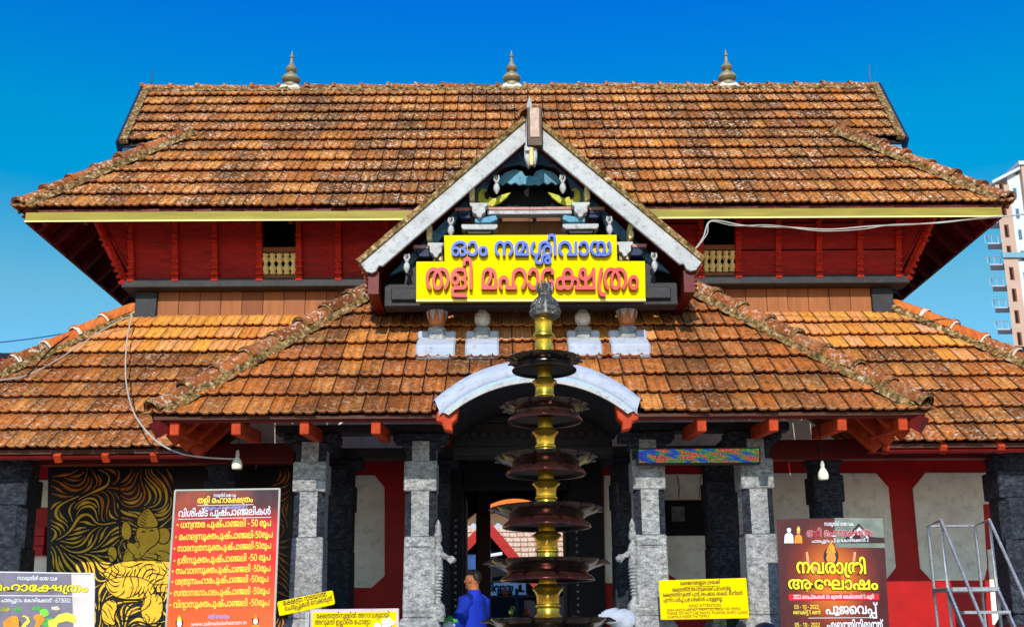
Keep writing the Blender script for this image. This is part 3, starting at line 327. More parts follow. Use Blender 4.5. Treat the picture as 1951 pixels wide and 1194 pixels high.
    55: [[48,-4,-14,10,-11,12,-10,18,-5,18,-1,23,3,17,4,10,5,8,13,15,8,6,12,5,13,4,12,2,17,0,12,-2,12,-3,12,-6,9,-7,11,-13,8,-16,3,-14,1,-18,-2,-13,-4,-13,-11,-19,52,0,1,2,0,117,3,2,20,0,2,-1,1,-139,-1,-3,-105,-1,-3,2,-8,12,-1,4,14,14,9,15,5,17,0,14,-2,9,-2,6,-5,11,-5,7,-5,3,-8,5,-9,3,-18,2,-17,-4,-12,-8,-9,-12,-5,-13,-2,-9,0,-15,4,-17,8,-13,9,-9,7,-5,2,-2,-2,-5,-10,-12,-2,-2]],
    56: [[61,-5,-9,1,-10,4,-9,5,-9,8,-8,11,-4,9,-5,24,1,25,6,22,5,9,7,10,11,13,10,8,4,-1,14,-17,-3,-3,-11,-10,-10,-16,-6,-19,-1,-8,1,-16,3,-13,7,-12,9,-8,12,-3,7,0,8,1,8,5,3,5,5,14,2,17,0,22,1,12,3,11,5,9,6,8,6,7,9,6,15,6,11,2,23,1,13,-2,17,-5,14,-7,13,-12,6,-9,6,-12,4,-16,2,-14,-1,-22,-2,-9,-6,-17,-7,-9,-7,-7,-9,-4,-12,-4,-6,-1,-19,1,-10,4,-9,5,-8,9,-4,7,-6,16,-1,21,4,17,8,13,8,7,7,5,7,3,9,1,13,0,15,-3,-8,9,-14,8,-12,3,-16,1,-13,-2,-8,-3,-11,-9,-4,-8,-5,-17,0,-31,-2,-15,-4,-11,-5,-11,-10,-10,-10,-6,-18,-4],[191,18,12,0,9,3,8,7,4,12,3,12,0,15,-7,7,-11,5,-9,2,-14,-3,-7,-6,-5,-10,-1,-8,0,-11,3,-13,6,-8]],
    57: [[30,-4,-11,10,-7,10,-4,8,-3,11,0,12,4,14,6,10,12,11,14,5,10,2,13,0,16,-3,15,-9,7,-8,5,-9,2,-10,0,-14,-4,-15,56,-1,1,2,0,34,-22,3,-13,6,-12,10,-5,9,-4,11,-1,11,3,13,7,12,10,8,15,5,16,0,14,-5,10,-8,5,-7,3,-13,1,-29,1,-1,16,7,16,14,12,17,13,22,22,0,3,-1,0,-139,-1,-3,-189,-1,-3,3,-6,13,0,2,7,11,3,7,0,12,-2,6,-4,8,-5,4,-9,3,-6,0,-5,0,-7,-3,-7,-5,-4,-7,-2,-7,0,-7,1,-6,5,-10,7,-6,1,-2,-9,-14,-4,-3],[189,21,56,0,0,73,-1,-1,-6,-8,-9,-9,-12,-8,-13,-6,-15,-5],[156,79,6,1,0,23,-3,10,-3,5,-4,2,-4,1,-7,-1,-5,-3,-3,-6,-1,-10,2,-6,5,-8,3,-3]],
    58: [[227,-5,-11,2,-13,6,-10,9,-4,6,-5,11,-3,11,0,41,-3,20,-4,10,-4,5,-5,3,-9,2,-9,-1,-8,-4,-6,-7,-3,-7,-3,-14,0,-87,0,-2,-3,-1,-21,0,-3,2,0,90,-2,12,-5,9,-4,4,-5,3,-10,3,-5,0,-14,-5,-9,-8,-8,-12,-3,-13,-1,-15,2,-11,5,-15,4,-7,8,-11,10,-8,1,-3,-15,-16,-2,-1,-3,1,-11,10,-13,16,-5,10,-6,18,-2,13,0,17,3,17,6,14,6,10,14,12,13,7,10,2,20,1,14,-3,10,-6,11,-10,12,11,15,6,10,2,11,0,18,-4,8,-5,7,-8,6,-9,3,-9,3,-14,1,-13,0,-31,1,-11,3,-9,3,-4,8,-7,10,-2,8,0,12,4,7,6,7,12,3,13,1,21,-3,16,-5,11,-4,7,-7,8,-9,8,-1,2,13,17,2,1,3,-1,18,-17,6,-7,7,-13,3,-9,4,-18,0,-25,-1,-11,-3,-8,-6,-14,-4,-6,-10,-9,-12,-7,-12,-4,-7,-1]],
    59: [[246,-4,-11,13,-2,3,0,3,18,16,7,12,4,11,1,13,-1,15,-4,11,-9,14,-9,7,-9,4,-7,2,-16,1,-8,-2,-9,-3,-9,-6,-7,-6,-7,-13,-4,-17,0,-13,1,-9,5,-12,4,-7,10,-11,7,-5,1,-2,-8,-15,-4,-2,-100,0,-8,15,8,12,3,8,0,13,-2,6,-5,7,-4,3,-7,3,-11,1,-7,-2,-6,-3,-4,-4,-4,-7,-1,-7,1,-12,4,-8,8,-8,1,-3,-2,-3,-9,-12,-4,-1,-14,12,-7,12,-5,16,1,17,3,8,7,12,8,6,6,4,17,6,12,0,14,-1,10,-4,8,-5,10,-9,4,-8,4,-12,0,-14,-4,-16,47,0,0,1,-5,8,-6,13,-3,7,-2,16,1,17,2,11,4,10,5,10,6,8,9,8,17,9,14,4,11,2,17,0,13,-2,11,-3,12,-6,15,-11,7,-10,4,-9,5,-13,1,-11,0,-18,-1,-11,-4,-11,-5,-13,-14,-17,-15,-13]],
    64: [[49,-5,-12,3,-9,4,-5,4,-8,7,-8,13,-4,11,-1,6,1,1,3,2,21,3,2,-3,7,-17,8,-8,8,-3,6,-1,9,1,8,4,6,6,5,8,5,21,0,25,-5,20,-4,8,-8,7,-9,4,-11,0,-8,-3,-7,-6,-7,-13,-3,-8,-2,-1,-22,4,-2,2,0,4,3,8,8,14,13,12,7,5,10,3,10,2,13,0,10,-2,12,-5,5,-3,9,-9,5,-7,7,-16,2,-12,2,-15,-1,-21,-2,-11,-4,-14,-7,-13,-8,-9,-10,-7,-9,-3,-13,-3]],
    65: [[16,-2,-1,3,0,153,-2,14,-3,12,-5,6,-5,3,-5,1,-10,0,-8,-5,-4,-6,-1,-5,0,-13,-1,-3,-23,-4,-2,2,-1,8,0,11,1,8,3,7,4,7,12,10,16,6,15,1,8,-1,9,-3,9,-5,6,-5,7,-9,3,-9,2,-11,2,-19,0,-152,-1,-1,-2,-2]],
    66: [[17,-2,-2,3,0,134,0,19,-3,13,-5,12,-6,5,-1,-1,1,-8,-1,-6,-2,-9,-5,-7,-8,-7,-16,-4,-11,0,-8,2,-11,5,-8,8,-4,7,-1,8,1,14,5,10,7,8,9,5,8,3,12,2,11,0,14,-2,15,-4,7,-4,12,-9,5,-8,7,-16,3,-23,0,-148,-1,-1,-2,-2],[-41,164,12,1,3,2,2,4,2,4,0,6,-2,7,-3,4,-6,0,-6,-2,-5,-2,-4,-6,-2,-4,1,-7,4,-4]],
    67: [[31,-59,-11,2,-7,4,-6,4,-8,7,-3,5,-3,9,-2,9,1,17,2,8,5,7,7,8,6,5,17,7,9,39,3,19,0,10,-4,14,-4,4,-9,2,-17,-2,-2,4,-3,13,0,3,2,2,16,3,17,-1,9,-2,8,-5,6,-5,3,-6,5,-17,0,-18,-4,-27,-8,-32,11,-6,11,-9,6,-13,3,-16,-1,-10,-3,-9,-5,-9,-7,-8,-6,-4,-11,-5,-9,-1],[37,-38,8,1,9,5,5,7,1,8,0,12,-4,8,-6,5,-10,3,-9,-1,-7,-5,-5,-6,-3,-12,1,-7,5,-10,5,-5]],
    68: [[31,-59,-14,3,-6,3,-8,7,-8,11,-2,7,-2,9,1,17,2,8,5,7,7,8,6,5,17,7,9,39,3,19,0,10,-4,14,-4,4,-9,2,-17,-2,-2,4,-3,13,0,3,2,2,16,3,17,-1,9,-2,8,-5,6,-5,3,-6,5,-17,0,-18,-4,-27,-8,-32,11,-6,11,-9,6,-13,3,-16,-1,-10,-3,-9,-5,-9,-6,-7,-8,-5,-10,-5,-9,-1],[36,-38,12,1,9,5,5,7,2,8,-13,-9,-14,-1,-13,2,-11,8,2,-9,4,-5,7,-5],[36,-5,8,1,4,2,4,7,-2,4,-10,3,-5,0,-8,-3,-2,-4,2,-6,3,-2]],
    71: [[52,-5,-12,3,-8,4,-8,6,-8,10,-6,16,-3,15,1,24,3,15,8,16,8,12,15,14,15,7,16,5,14,2,22,-1,13,-2,17,-8,8,-5,10,-10,8,-14,5,-16,2,-12,0,-12,-2,-13,-4,-15,-8,-14,-6,-8,-11,-11,-7,-5,-5,-3,-4,3,-9,11,-2,5,1,2,8,5,9,9,5,8,4,11,3,10,0,17,-2,9,-3,9,-6,10,-6,6,-11,7,-19,4,-10,0,-11,-2,-14,-7,-10,-7,-11,-14,-5,-12,15,5,15,1,12,-3,11,-6,8,-8,6,-12,2,-9,-1,-18,-7,-17,-6,-7,-7,-5,-13,-5,-6,-1],[54,18,10,0,6,2,5,5,3,8,0,12,-3,8,-5,5,-8,4,-10,0,-5,-2,-10,-5,-4,-4,2,-13,5,-10,3,-5,5,-3]],
    72: [[80,-5,-14,2,-16,5,-14,8,-8,6,-6,7,-8,13,-5,15,-2,12,1,22,4,14,7,12,9,12,14,10,18,7,16,3,22,1,9,-1,12,-3,8,-4,8,-7,5,-7,2,-9,-1,-16,-3,-7,-8,-10,-7,-4,-12,-3,-19,0,-12,5,-4,4,-5,7,-4,9,0,6,0,7,1,7,-1,1,-11,-5,-8,-6,-8,-11,-4,-14,-1,-22,2,-7,4,-11,5,-9,7,-7,11,-6,2,0,-1,14,4,13,6,9,10,7,9,2,17,0,4,-1,12,-5,5,-5,6,-8,2,-8,0,-15,-4,-11,-6,-7,-8,-6,-12,-4,-11,-2],[94,15,11,2,5,3,4,4,2,4,0,7,-2,4,-4,4,-7,2,-5,-1,-4,-1,-3,-3,-3,-8,0,-5,2,-6],[101,94,7,0,5,3,3,5,1,8,-2,6,-4,3,-8,3,-8,1,-4,-6,-1,-10,4,-10]],
    73: [[52,-5,-12,3,-8,4,-8,6,-8,10,-6,16,-3,15,1,24,3,15,8,16,8,12,15,14,15,7,16,5,14,2,22,-1,13,-2,17,-8,8,-5,10,-10,8,-14,5,-16,2,-12,0,-12,-2,-13,-4,-15,-8,-14,-6,-8,-11,-11,-7,-5,-5,-3,-4,3,-9,11,-2,5,1,2,8,5,9,9,5,8,4,11,3,10,0,17,-2,9,-3,9,-6,10,-6,6,-11,7,-19,4,-10,0,-11,-2,-14,-7,-10,-7,-11,-14,-5,-12,15,5,15,1,12,-3,11,-6,8,-8,6,-12,2,-9,-1,-18,-7,-17,-6,-7,-7,-5,-13,-5,-6,-1],[231,-5,-12,3,-14,8,-9,11,-7,14,-3,17,0,20,3,18,9,20,6,9,15,13,13,8,20,6,13,2,23,-1,12,-2,18,-8,9,-6,11,-12,7,-13,4,-14,2,-16,-2,-21,-6,-18,-5,-10,-7,-9,-18,-16,-5,-3,-4,3,-10,12,-1,4,1,2,8,5,8,8,4,7,6,14,3,11,0,13,-4,18,-8,13,-6,6,-10,6,-19,4,-10,0,-11,-2,-10,-4,-14,-10,-10,-12,-6,-13,20,5,10,0,14,-4,9,-5,7,-7,4,-6,3,-7,1,-10,0,-17,-3,-8,-3,-7,-7,-8,-4,-4,-6,-3,-10,-4,-7,-1],[54,18,10,0,6,2,5,5,3,8,0,12,-3,8,-5,5,-8,4,-10,0,-5,-2,-10,-5,-4,-4,2,-13,5,-10,3,-5,5,-3],[233,18,10,0,6,2,5,6,3,8,0,10,-2,7,-6,7,-8,4,-10,0,-8,-3,-9,-5,-2,-3,2,-14,4,-9,5,-6]],
    77: [[-36,146,-8,1,-14,6,-12,12,-4,9,-2,9,0,11,3,12,4,1,18,-4,2,-3,-2,-7,0,-7,4,-11,4,-3,5,-3,5,-1,10,0,10,3,5,5,3,10,-1,14,1,3,19,4,3,0,2,-9,1,-15,-3,-13,-6,-9,-9,-8,-13,-6,-10,-2]],
    117: [[197,-5,-8,1,-12,6,-12,9,-7,13,-3,10,-2,11,0,17,4,19,8,17,16,22,-14,1,-17,-3,-9,-5,-8,-12,-4,-11,-2,-13,0,-76,0,-2,-3,-1,-21,0,-3,2,0,89,-2,11,-3,9,-9,8,-12,4,-10,-1,-12,-6,-9,-9,-5,-9,-4,-20,2,-19,5,-16,7,-11,5,-6,10,-8,1,-2,-1,-3,-8,-9,-7,-6,-4,1,-10,9,-12,15,-7,12,-6,18,-2,14,1,23,5,17,6,13,8,9,14,10,11,5,13,2,14,0,17,-4,10,-7,10,-9,9,7,11,6,19,6,25,1,22,-5,7,10,4,6,1,8,-2,7,-5,5,-6,2,-10,0,-11,-2,-3,0,-6,17,1,4,3,2,14,2,20,0,8,-1,11,-6,7,-7,5,-10,0,-17,-5,-15,-12,-16,8,-7,8,-9,11,-18,5,-14,3,-12,0,-7,0,-19,-3,-12,-5,-12,-4,-6,-8,-8,-9,-5,-11,-4,-8,-1],[201,18,10,0,9,4,7,8,4,16,0,16,-5,18,-3,9,-7,10,-10,10,-8,-7,-8,-11,-7,-19,-3,-14,1,-17,3,-10,7,-9]],
    118: [[116,-5,-16,4,-5,2,-9,7,-8,13,-4,9,-2,13,0,22,5,19,7,15,16,21,-5,1,-14,0,-11,-2,-8,-3,-10,-7,-5,-5,-9,-14,-3,-14,0,-16,4,-16,8,-14,9,-9,7,-5,2,-2,-3,-5,-10,-13,-3,-1,-4,2,-10,8,-8,9,-8,11,-6,11,-4,14,-2,11,0,16,3,14,6,17,7,10,8,8,11,7,18,8,12,2,25,1,23,-5,3,4,7,9,2,7,0,6,-2,6,-4,4,-6,2,-11,0,-11,-2,-3,0,-3,7,-3,12,2,3,11,3,25,0,10,-2,8,-4,7,-6,6,-10,1,-7,0,-10,-1,-8,-5,-10,-11,-15,17,-18,11,-18,5,-20,2,-18,-1,-15,-4,-13,-5,-10,-8,-10,-9,-6,-10,-4,-11,-2],[119,18,5,-1,8,1,8,5,7,11,2,13,-1,19,-5,20,-10,15,-9,9,-8,-9,-9,-14,-6,-14,-2,-12,0,-16,4,-15,6,-8]],
    119: [[119,-5,-16,4,-6,3,-9,7,-5,7,-5,10,-4,17,-1,11,1,13,4,19,9,16,6,7,11,11,-8,2,-11,0,-14,-3,-7,-2,-12,-8,-6,-5,-6,-11,-5,-17,0,-16,2,-9,2,-8,6,-10,11,-12,7,-5,2,-2,-1,-3,-7,-9,-5,-6,-2,-1,-5,2,-9,7,-13,13,-10,19,-4,14,-2,12,0,15,2,11,5,15,7,12,9,10,14,9,16,7,12,2,8,1,23,-1,12,-2,14,-6,19,6,25,3,31,-1,15,-2,14,-4,8,9,5,8,2,7,-1,7,-5,6,-7,3,-11,0,-10,-2,-3,0,-2,4,-4,14,0,3,4,2,14,2,19,0,6,-1,12,-5,6,-5,6,-9,3,-9,0,-10,-1,-5,-4,-11,-15,-19,16,-14,10,-12,8,-19,3,-16,0,-21,-2,-10,-2,-8,-7,-13,-9,-9,-6,-4,-8,-3,-13,-3,-12,0,-13,3,-9,4,-6,5,-9,10,-7,17,-2,19,1,14,4,17,6,13,15,21,-3,2,-19,2,-25,-1,-10,-1,-2,-2,8,-8,6,-9,5,-9,5,-14,2,-14,0,-16,-3,-18,-9,-17,-13,-11,-16,-6],[122,18,5,-1,8,1,5,2,4,4,6,9,3,18,-1,15,-5,17,-10,18,-8,7,-12,-8,-8,-12,-6,-12,-2,-13,0,-17,2,-12,4,-7,5,-5],[234,18,14,0,8,5,6,10,3,16,-1,16,-5,18,-4,7,-7,10,-11,8,-9,-11,-7,-13,-5,-13,-1,-10,0,-18,3,-12,3,-5,5,-5]],
    120: [[61,-5,-9,1,-10,4,-13,8,-9,9,-4,7,-6,17,-3,17,0,17,2,12,5,17,5,9,7,10,11,13,11,8,5,-3,11,-13,0,-4,-8,-6,-8,-9,-9,-16,-3,-10,-2,-12,1,-17,6,-18,4,-7,6,-5,5,-4,10,-2,7,0,8,1,8,6,6,11,3,13,1,33,1,12,4,14,9,14,8,7,8,6,13,6,19,3,15,0,21,-4,9,11,3,12,-3,9,-4,4,-6,1,-10,0,-11,-2,-2,0,-2,3,-4,14,0,4,3,2,15,2,19,0,11,-2,9,-5,6,-6,4,-8,2,-9,1,-6,-3,-13,-4,-8,-11,-14,13,-13,10,-14,8,-21,4,-17,0,-18,-2,-11,-5,-14,-6,-9,-8,-8,-11,-6,-16,-4,-11,0,-13,3,-8,3,-6,4,-8,8,-6,10,-4,13,-1,12,0,20,2,9,6,16,6,10,14,18,-1,1,-12,0,-11,-3,-9,-3,-8,-7,-5,-8,-5,-19,0,-30,-3,-18,-3,-10,-6,-9,-9,-10,-10,-6,-18,-4],[196,18,13,0,8,5,4,6,3,7,3,18,-1,11,-5,18,-9,16,-10,11,-7,-6,-6,-8,-7,-13,-5,-15,-1,-12,1,-17,5,-12,6,-6]],
    160: [[3,-70,-9,2,-12,5,-12,11,-7,13,-2,9,1,13,1,3,2,1,23,-2,1,-2,0,-9,2,-11,5,-6,6,-3,8,-1,11,1,7,4,3,4,3,8,0,14,-5,19,-13,31,-5,18,-3,23,1,12,2,10,5,19,12,24,2,1,23,0,1,-1,1,-3,-10,-19,-6,-19,-3,-14,0,-18,4,-18,14,-37,6,-21,1,-23,-2,-9,-6,-12,-6,-6,-6,-4,-6,-3,-11,-3,-6,-1]],
    161: [[-47,-42,-2,3,0,17,2,3,62,0,0,157,1,2,2,1,22,-1,2,-3,-1,-178,-3,-1]],
    162: [[54,-48,-11,2,-10,4,-11,11,-9,15,-3,12,-2,12,1,31,6,34,13,44,9,21,3,3,22,0,3,-1,0,-2,-18,-47,-8,-31,-4,-30,0,-20,3,-14,5,-11,9,-7,9,-3,7,-1,11,2,6,-1,1,-1,2,-14,-1,-6,-4,-2,-8,-1]],
    163: [[45,-5,-8,1,-9,3,-7,5,-8,7,-6,12,-2,10,0,10,3,11,7,12,6,6,10,5,16,5,23,3,5,21,10,17,9,10,7,4,11,5,14,2,12,0,15,-3,12,-7,9,-8,6,-8,5,-10,4,-14,1,-8,2,-1,16,0,8,16,8,13,13,13,7,5,18,8,21,4,17,0,16,-2,13,-5,8,-4,7,-5,10,-10,5,-7,6,-13,4,-19,0,-18,-2,-11,-3,-11,-8,-17,-8,-10,-10,-10,-10,-7,-4,2,-12,16,2,3,14,12,5,7,5,11,4,19,-1,13,-3,12,-7,14,-11,9,-15,6,-10,2,-8,0,-16,-3,-14,-7,-12,-10,-8,-15,1,-1,20,-1,19,-5,12,-7,7,-8,4,-8,2,-9,0,-18,-3,-10,-5,-9,-12,-10,-13,-5,-19,-1,-14,4,-11,5,-10,10,-6,13,-4,13,0,22,-12,1,-2,-1,-1,-12,-2,-11,-8,-17,-11,-14,-14,-8,-17,-5,-14,0,-17,4,-13,7,-7,-4,-15,-5,-10,-2],[54,17,15,2,10,5,-7,19,-3,19,-12,-1,-12,-4,-7,-4,-5,-7,0,-13,3,-8,7,-6],[252,17,12,1,8,4,3,5,1,7,0,6,-1,7,-6,8,-8,4,-12,3,-17,-1,-2,-12,2,-12,2,-8,5,-7,5,-3],[124,18,13,0,9,3,8,6,6,10,2,8,3,15,-1,1,-67,0,0,-10,3,-10,4,-10,8,-9],[98,85,64,0,2,1,-4,16,-6,9,-5,5,-5,3,-7,2,-7,0,-6,0,-6,-2,-10,-6,-7,-11,-4,-14]],
    164: [[45,-5,-8,1,-9,3,-7,5,-8,7,-6,12,-2,10,0,10,3,11,7,12,6,6,10,5,16,5,23,3,5,21,10,17,9,10,7,4,11,5,14,2,12,0,13,-2,8,-4,11,-8,10,-12,8,-17,3,-16,15,0,13,-4,3,21,7,15,9,11,9,6,8,5,14,3,12,2,24,-1,9,-1,13,-5,10,3,15,3,8,1,24,-1,12,-2,11,-4,16,-11,13,-16,4,-9,4,-14,1,-6,0,-23,-3,-13,-5,-13,-4,-9,-8,-10,-9,-9,-12,-9,-3,1,-3,3,-11,14,3,3,14,13,6,8,4,10,4,16,0,10,-3,13,-6,14,-8,10,-8,6,-6,2,-16,4,-11,0,-9,-2,16,-19,5,-10,6,-17,1,-12,0,-22,-4,-14,-6,-12,-8,-8,-7,-5,-12,-5,-9,-2,-14,0,-12,3,-11,5,-9,7,-5,7,-7,15,-2,12,-1,11,1,13,3,14,6,13,8,12,13,14,-6,2,-10,0,-15,-3,-11,-5,-8,-9,-4,-8,-3,-16,0,-80,-2,-3,-22,0,-3,1,0,47,-2,8,-7,6,-6,2,-11,0,-2,-1,-1,-12,-2,-11,-8,-17,-11,-14,-14,-8,-17,-5,-14,0,-17,4,-13,7,-7,-4,-15,-5,-10,-2],[54,17,15,2,10,5,-7,19,-3,19,-12,-1,-12,-4,-7,-4,-5,-7,0,-13,3,-8,7,-6],[124,18,13,0,9,3,8,6,6,10,2,8,3,15,-1,1,-67,0,0,-10,3,-10,4,-10,8,-9],[321,18,10,0,8,3,5,3,5,10,3,17,-1,16,-5,19,-11,17,-8,7,-6,-4,-5,-4,-8,-12,-6,-14,-2,-12,0,-19,2,-11,4,-7,5,-5],[98,85,64,0,2,1,-4,16,-6,9,-5,5,-5,3,-7,2,-7,0,-6,0,-6,-2,-10,-6,-7,-11,-4,-14]],
    167: [[45,-5,-8,1,-9,3,-7,5,-8,7,-6,12,-2,10,0,10,3,11,7,12,6,6,10,5,16,5,23,3,5,21,10,17,9,10,15,8,17,3,17,-1,16,-5,11,-8,7,-8,8,-14,6,-24,21,-2,17,-5,10,-6,9,-10,4,-10,1,-5,0,-12,-3,-8,-3,-5,2,-1,48,0,1,1,0,34,-22,4,-11,5,-11,8,-5,7,-4,7,-3,16,2,14,6,12,8,8,9,5,6,2,17,1,12,-2,11,-6,6,-7,4,-10,2,-15,0,-21,1,-1,7,2,13,7,15,14,11,15,12,21,22,0,3,-2,0,-138,0,-2,-2,-1,-198,0,-2,2,-4,17,2,2,11,3,6,5,4,8,0,9,-4,7,-7,6,-9,3,-13,2,-2,-1,-1,-12,-2,-11,-8,-17,-11,-14,-14,-8,-17,-5,-14,0,-17,4,-13,7,-7,-4,-15,-5,-10,-2],[54,17,15,2,10,5,-7,19,-3,19,-16,-2,-10,-4,-7,-5,-3,-8,0,-10,2,-7,2,-3,6,-4],[124,18,13,0,9,3,8,6,6,10,2,8,3,15,-1,1,-67,0,0,-10,3,-10,4,-10,8,-9],[326,20,56,1,0,73,-1,0,-11,-14,-16,-12,-13,-6,-15,-5],[296,79,2,0,0,25,-2,9,-3,5,-3,2,-7,1,-6,-1,-5,-4,-3,-8,0,-7,2,-8,3,-5,8,-6],[98,85,64,0,2,1,-4,16,-6,9,-5,5,-5,3,-7,2,-7,0,-12,-2,-7,-4,-5,-5,-7,-15,-2,-7]],
    175: [[52,-5,-11,3,-7,3,-7,5,-10,12,-6,11,-3,14,-1,25,5,22,6,11,5,8,10,10,7,5,12,7,10,4,25,7,22,2,35,-1,27,-5,21,5,25,1,16,-2,15,-7,7,-5,12,-11,14,13,17,8,19,4,16,0,17,-3,11,-5,12,-10,5,-9,2,-10,0,-10,-1,-7,-6,-10,-11,-11,6,-4,8,-7,5,-8,2,-14,0,-10,-4,-10,-5,-8,-9,-7,-8,-3,-10,-3,-17,-1,-18,3,-2,1,-1,3,4,16,2,2,2,1,11,-2,15,0,8,4,2,3,3,5,0,6,0,4,-3,7,-3,4,-12,5,-23,2,-2,3,0,16,1,2,23,3,9,4,4,4,3,7,0,7,-3,8,-5,4,-8,3,-8,2,-14,-1,-10,-2,-7,-4,-9,-8,-4,-7,-3,-8,-3,-17,0,-74,-3,-2,-21,0,-3,1,0,2,0,78,-2,13,-3,9,-5,9,-10,7,-11,4,-12,1,7,-9,4,-8,2,-6,0,-13,-4,-11,-5,-5,-7,-5,12,-10,6,-12,1,-14,-2,-7,-6,-12,-6,-6,-6,-4,-16,-5,-20,-1,-11,2,-16,7,-9,7,-5,6,-7,14,-4,11,-1,12,0,12,1,12,7,20,8,12,10,11,-1,1,-20,1,-27,-3,-14,-3,-10,-4,-10,-5,-10,-8,-10,-13,-3,-6,1,0,13,4,15,1,10,-2,8,-3,5,-3,10,-11,4,-10,2,-8,0,-14,-2,-8,-6,-13,-4,-5,-9,-8,-10,-4,-8,-2],[169,17,14,0,7,2,5,5,4,9,-2,7,-5,7,-12,4,-14,1,-2,2,1,19,1,1,10,1,11,2,5,4,3,7,0,9,-3,7,-9,8,-9,3,-6,-3,-7,-6,-9,-11,-7,-15,-3,-17,1,-15,5,-16,3,-5,7,-6],[55,18,9,0,8,4,3,4,3,7,0,12,-3,8,-4,5,-9,4,-9,0,-6,-2,-8,-4,-6,-5,2,-12,5,-11,4,-5,5,-3]],
    176: [[87,-70,-2,3,-8,15,0,4,64,45,-1,1,-135,-1,-2,1,-1,2,0,19,3,1,95,0,2,1,5,7,3,8,1,13,-3,10,-4,6,-4,3,-6,2,-7,1,-6,-1,-7,-3,-5,-4,-4,-11,0,-15,-1,-3,-22,-3,-2,2,-1,2,-1,8,0,15,3,9,4,7,7,8,6,4,13,6,9,2,17,0,13,-4,10,-6,10,-10,6,-13,1,-9,0,-13,-6,-19,60,0,1,119,2,2,22,0,2,-3,-1,-207,-3,-1],[120,-48,71,0,0,44,-11,0,-60,-42]],
    182: [[53,-5,-12,3,-8,4,-7,6,-7,8,-4,7,-5,12,-2,16,0,18,2,13,4,15,9,16,16,16,12,7,13,5,18,3,16,0,11,-2,15,-5,9,-5,11,-10,9,9,12,7,9,4,13,2,22,0,17,-4,20,4,23,-1,14,-3,9,-5,13,-10,11,10,13,7,13,2,14,0,18,-4,15,-9,9,-10,6,-13,1,-10,0,-8,-3,-15,-6,-11,-11,-10,9,-7,3,-7,1,-4,0,-15,-2,-6,-4,-7,-8,-8,-10,-4,-8,-2,-14,0,-13,4,-6,3,-7,7,-7,15,-27,-13,-23,-9,-25,-6,-23,-1,-13,3,-10,4,-8,7,-5,11,-1,12,2,8,4,7,8,8,12,5,-10,5,-7,8,-6,11,-1,14,2,8,3,8,6,9,-11,-1,-12,-5,-8,-6,-5,-6,-3,-8,-3,-21,-1,-74,-1,-3,-2,0,-20,0,-3,2,0,78,-1,16,-4,12,-4,5,-4,3,-11,5,-10,2,-9,0,-13,-3,-11,-4,-7,-5,-6,-6,-8,-13,-4,-11,16,5,14,1,10,-2,12,-5,8,-8,6,-10,3,-14,-1,-16,-5,-15,-3,-5,-9,-8,-7,-4,-8,-3,-6,-1],[355,15,11,1,4,3,3,4,1,4,-1,8,-4,4,-3,2,-9,2,-10,-3,-5,-3,0,-10,2,-5,4,-4],[223,17,13,0,19,4,22,7,22,10,-2,1,-68,0,-10,-2,-4,-1,-3,-3,-1,-7,3,-6],[55,18,10,0,6,2,5,6,3,9,0,8,-3,10,-5,5,-9,4,-9,0,-8,-3,-7,-4,-4,-4,2,-13,5,-10,6,-6],[249,61,76,0,15,0,17,4,11,5,7,8,3,10,-1,13,-6,11,-8,6,-8,3,-8,0,-13,-2,-5,-3,-4,-3,-5,-10,-2,-17,-1,-22,-2,-2,-21,1,-2,2,-1,31,-3,8,-3,5,-9,9,-13,4,-9,0,0,0,5,-7,4,-7,3,-16,-1,-11,-4,-8,-6,-7,-7,-5],[223,78,7,0,7,3,3,5,1,6,0,7,-4,7,-6,7,-5,4,-10,-8,-3,-6,-2,-7,0,-6,2,-7,3,-2]],
    184: [[60,-65,-12,1,-19,5,-25,11,-2,2,1,2,11,17,4,1,14,-8,20,-6,19,-3,13,1,14,5,5,3,2,3,3,6,0,6,-3,8,-4,5,-8,4,-9,-1,-74,1,-2,2,0,18,3,2,61,0,22,2,5,3,6,4,3,10,-1,5,-2,6,-3,2,-9,5,-11,1,-32,1,-16,3,-10,5,-10,8,-5,8,-3,10,0,14,3,9,4,8,9,8,8,5,11,5,16,2,22,0,14,-2,23,-6,19,-9,1,-4,-12,-16,-4,-1,-14,8,-15,4,-17,3,-14,0,-13,-3,-8,-5,-5,-7,-1,-9,4,-7,7,-5,14,-3,34,0,13,-3,14,-7,9,-8,4,-9,2,-6,1,-9,-1,-9,-5,-13,-8,-9,6,-7,5,-9,3,-14,-1,-8,-2,-8,-6,-10,-6,-6,-11,-7,-20,-5]],
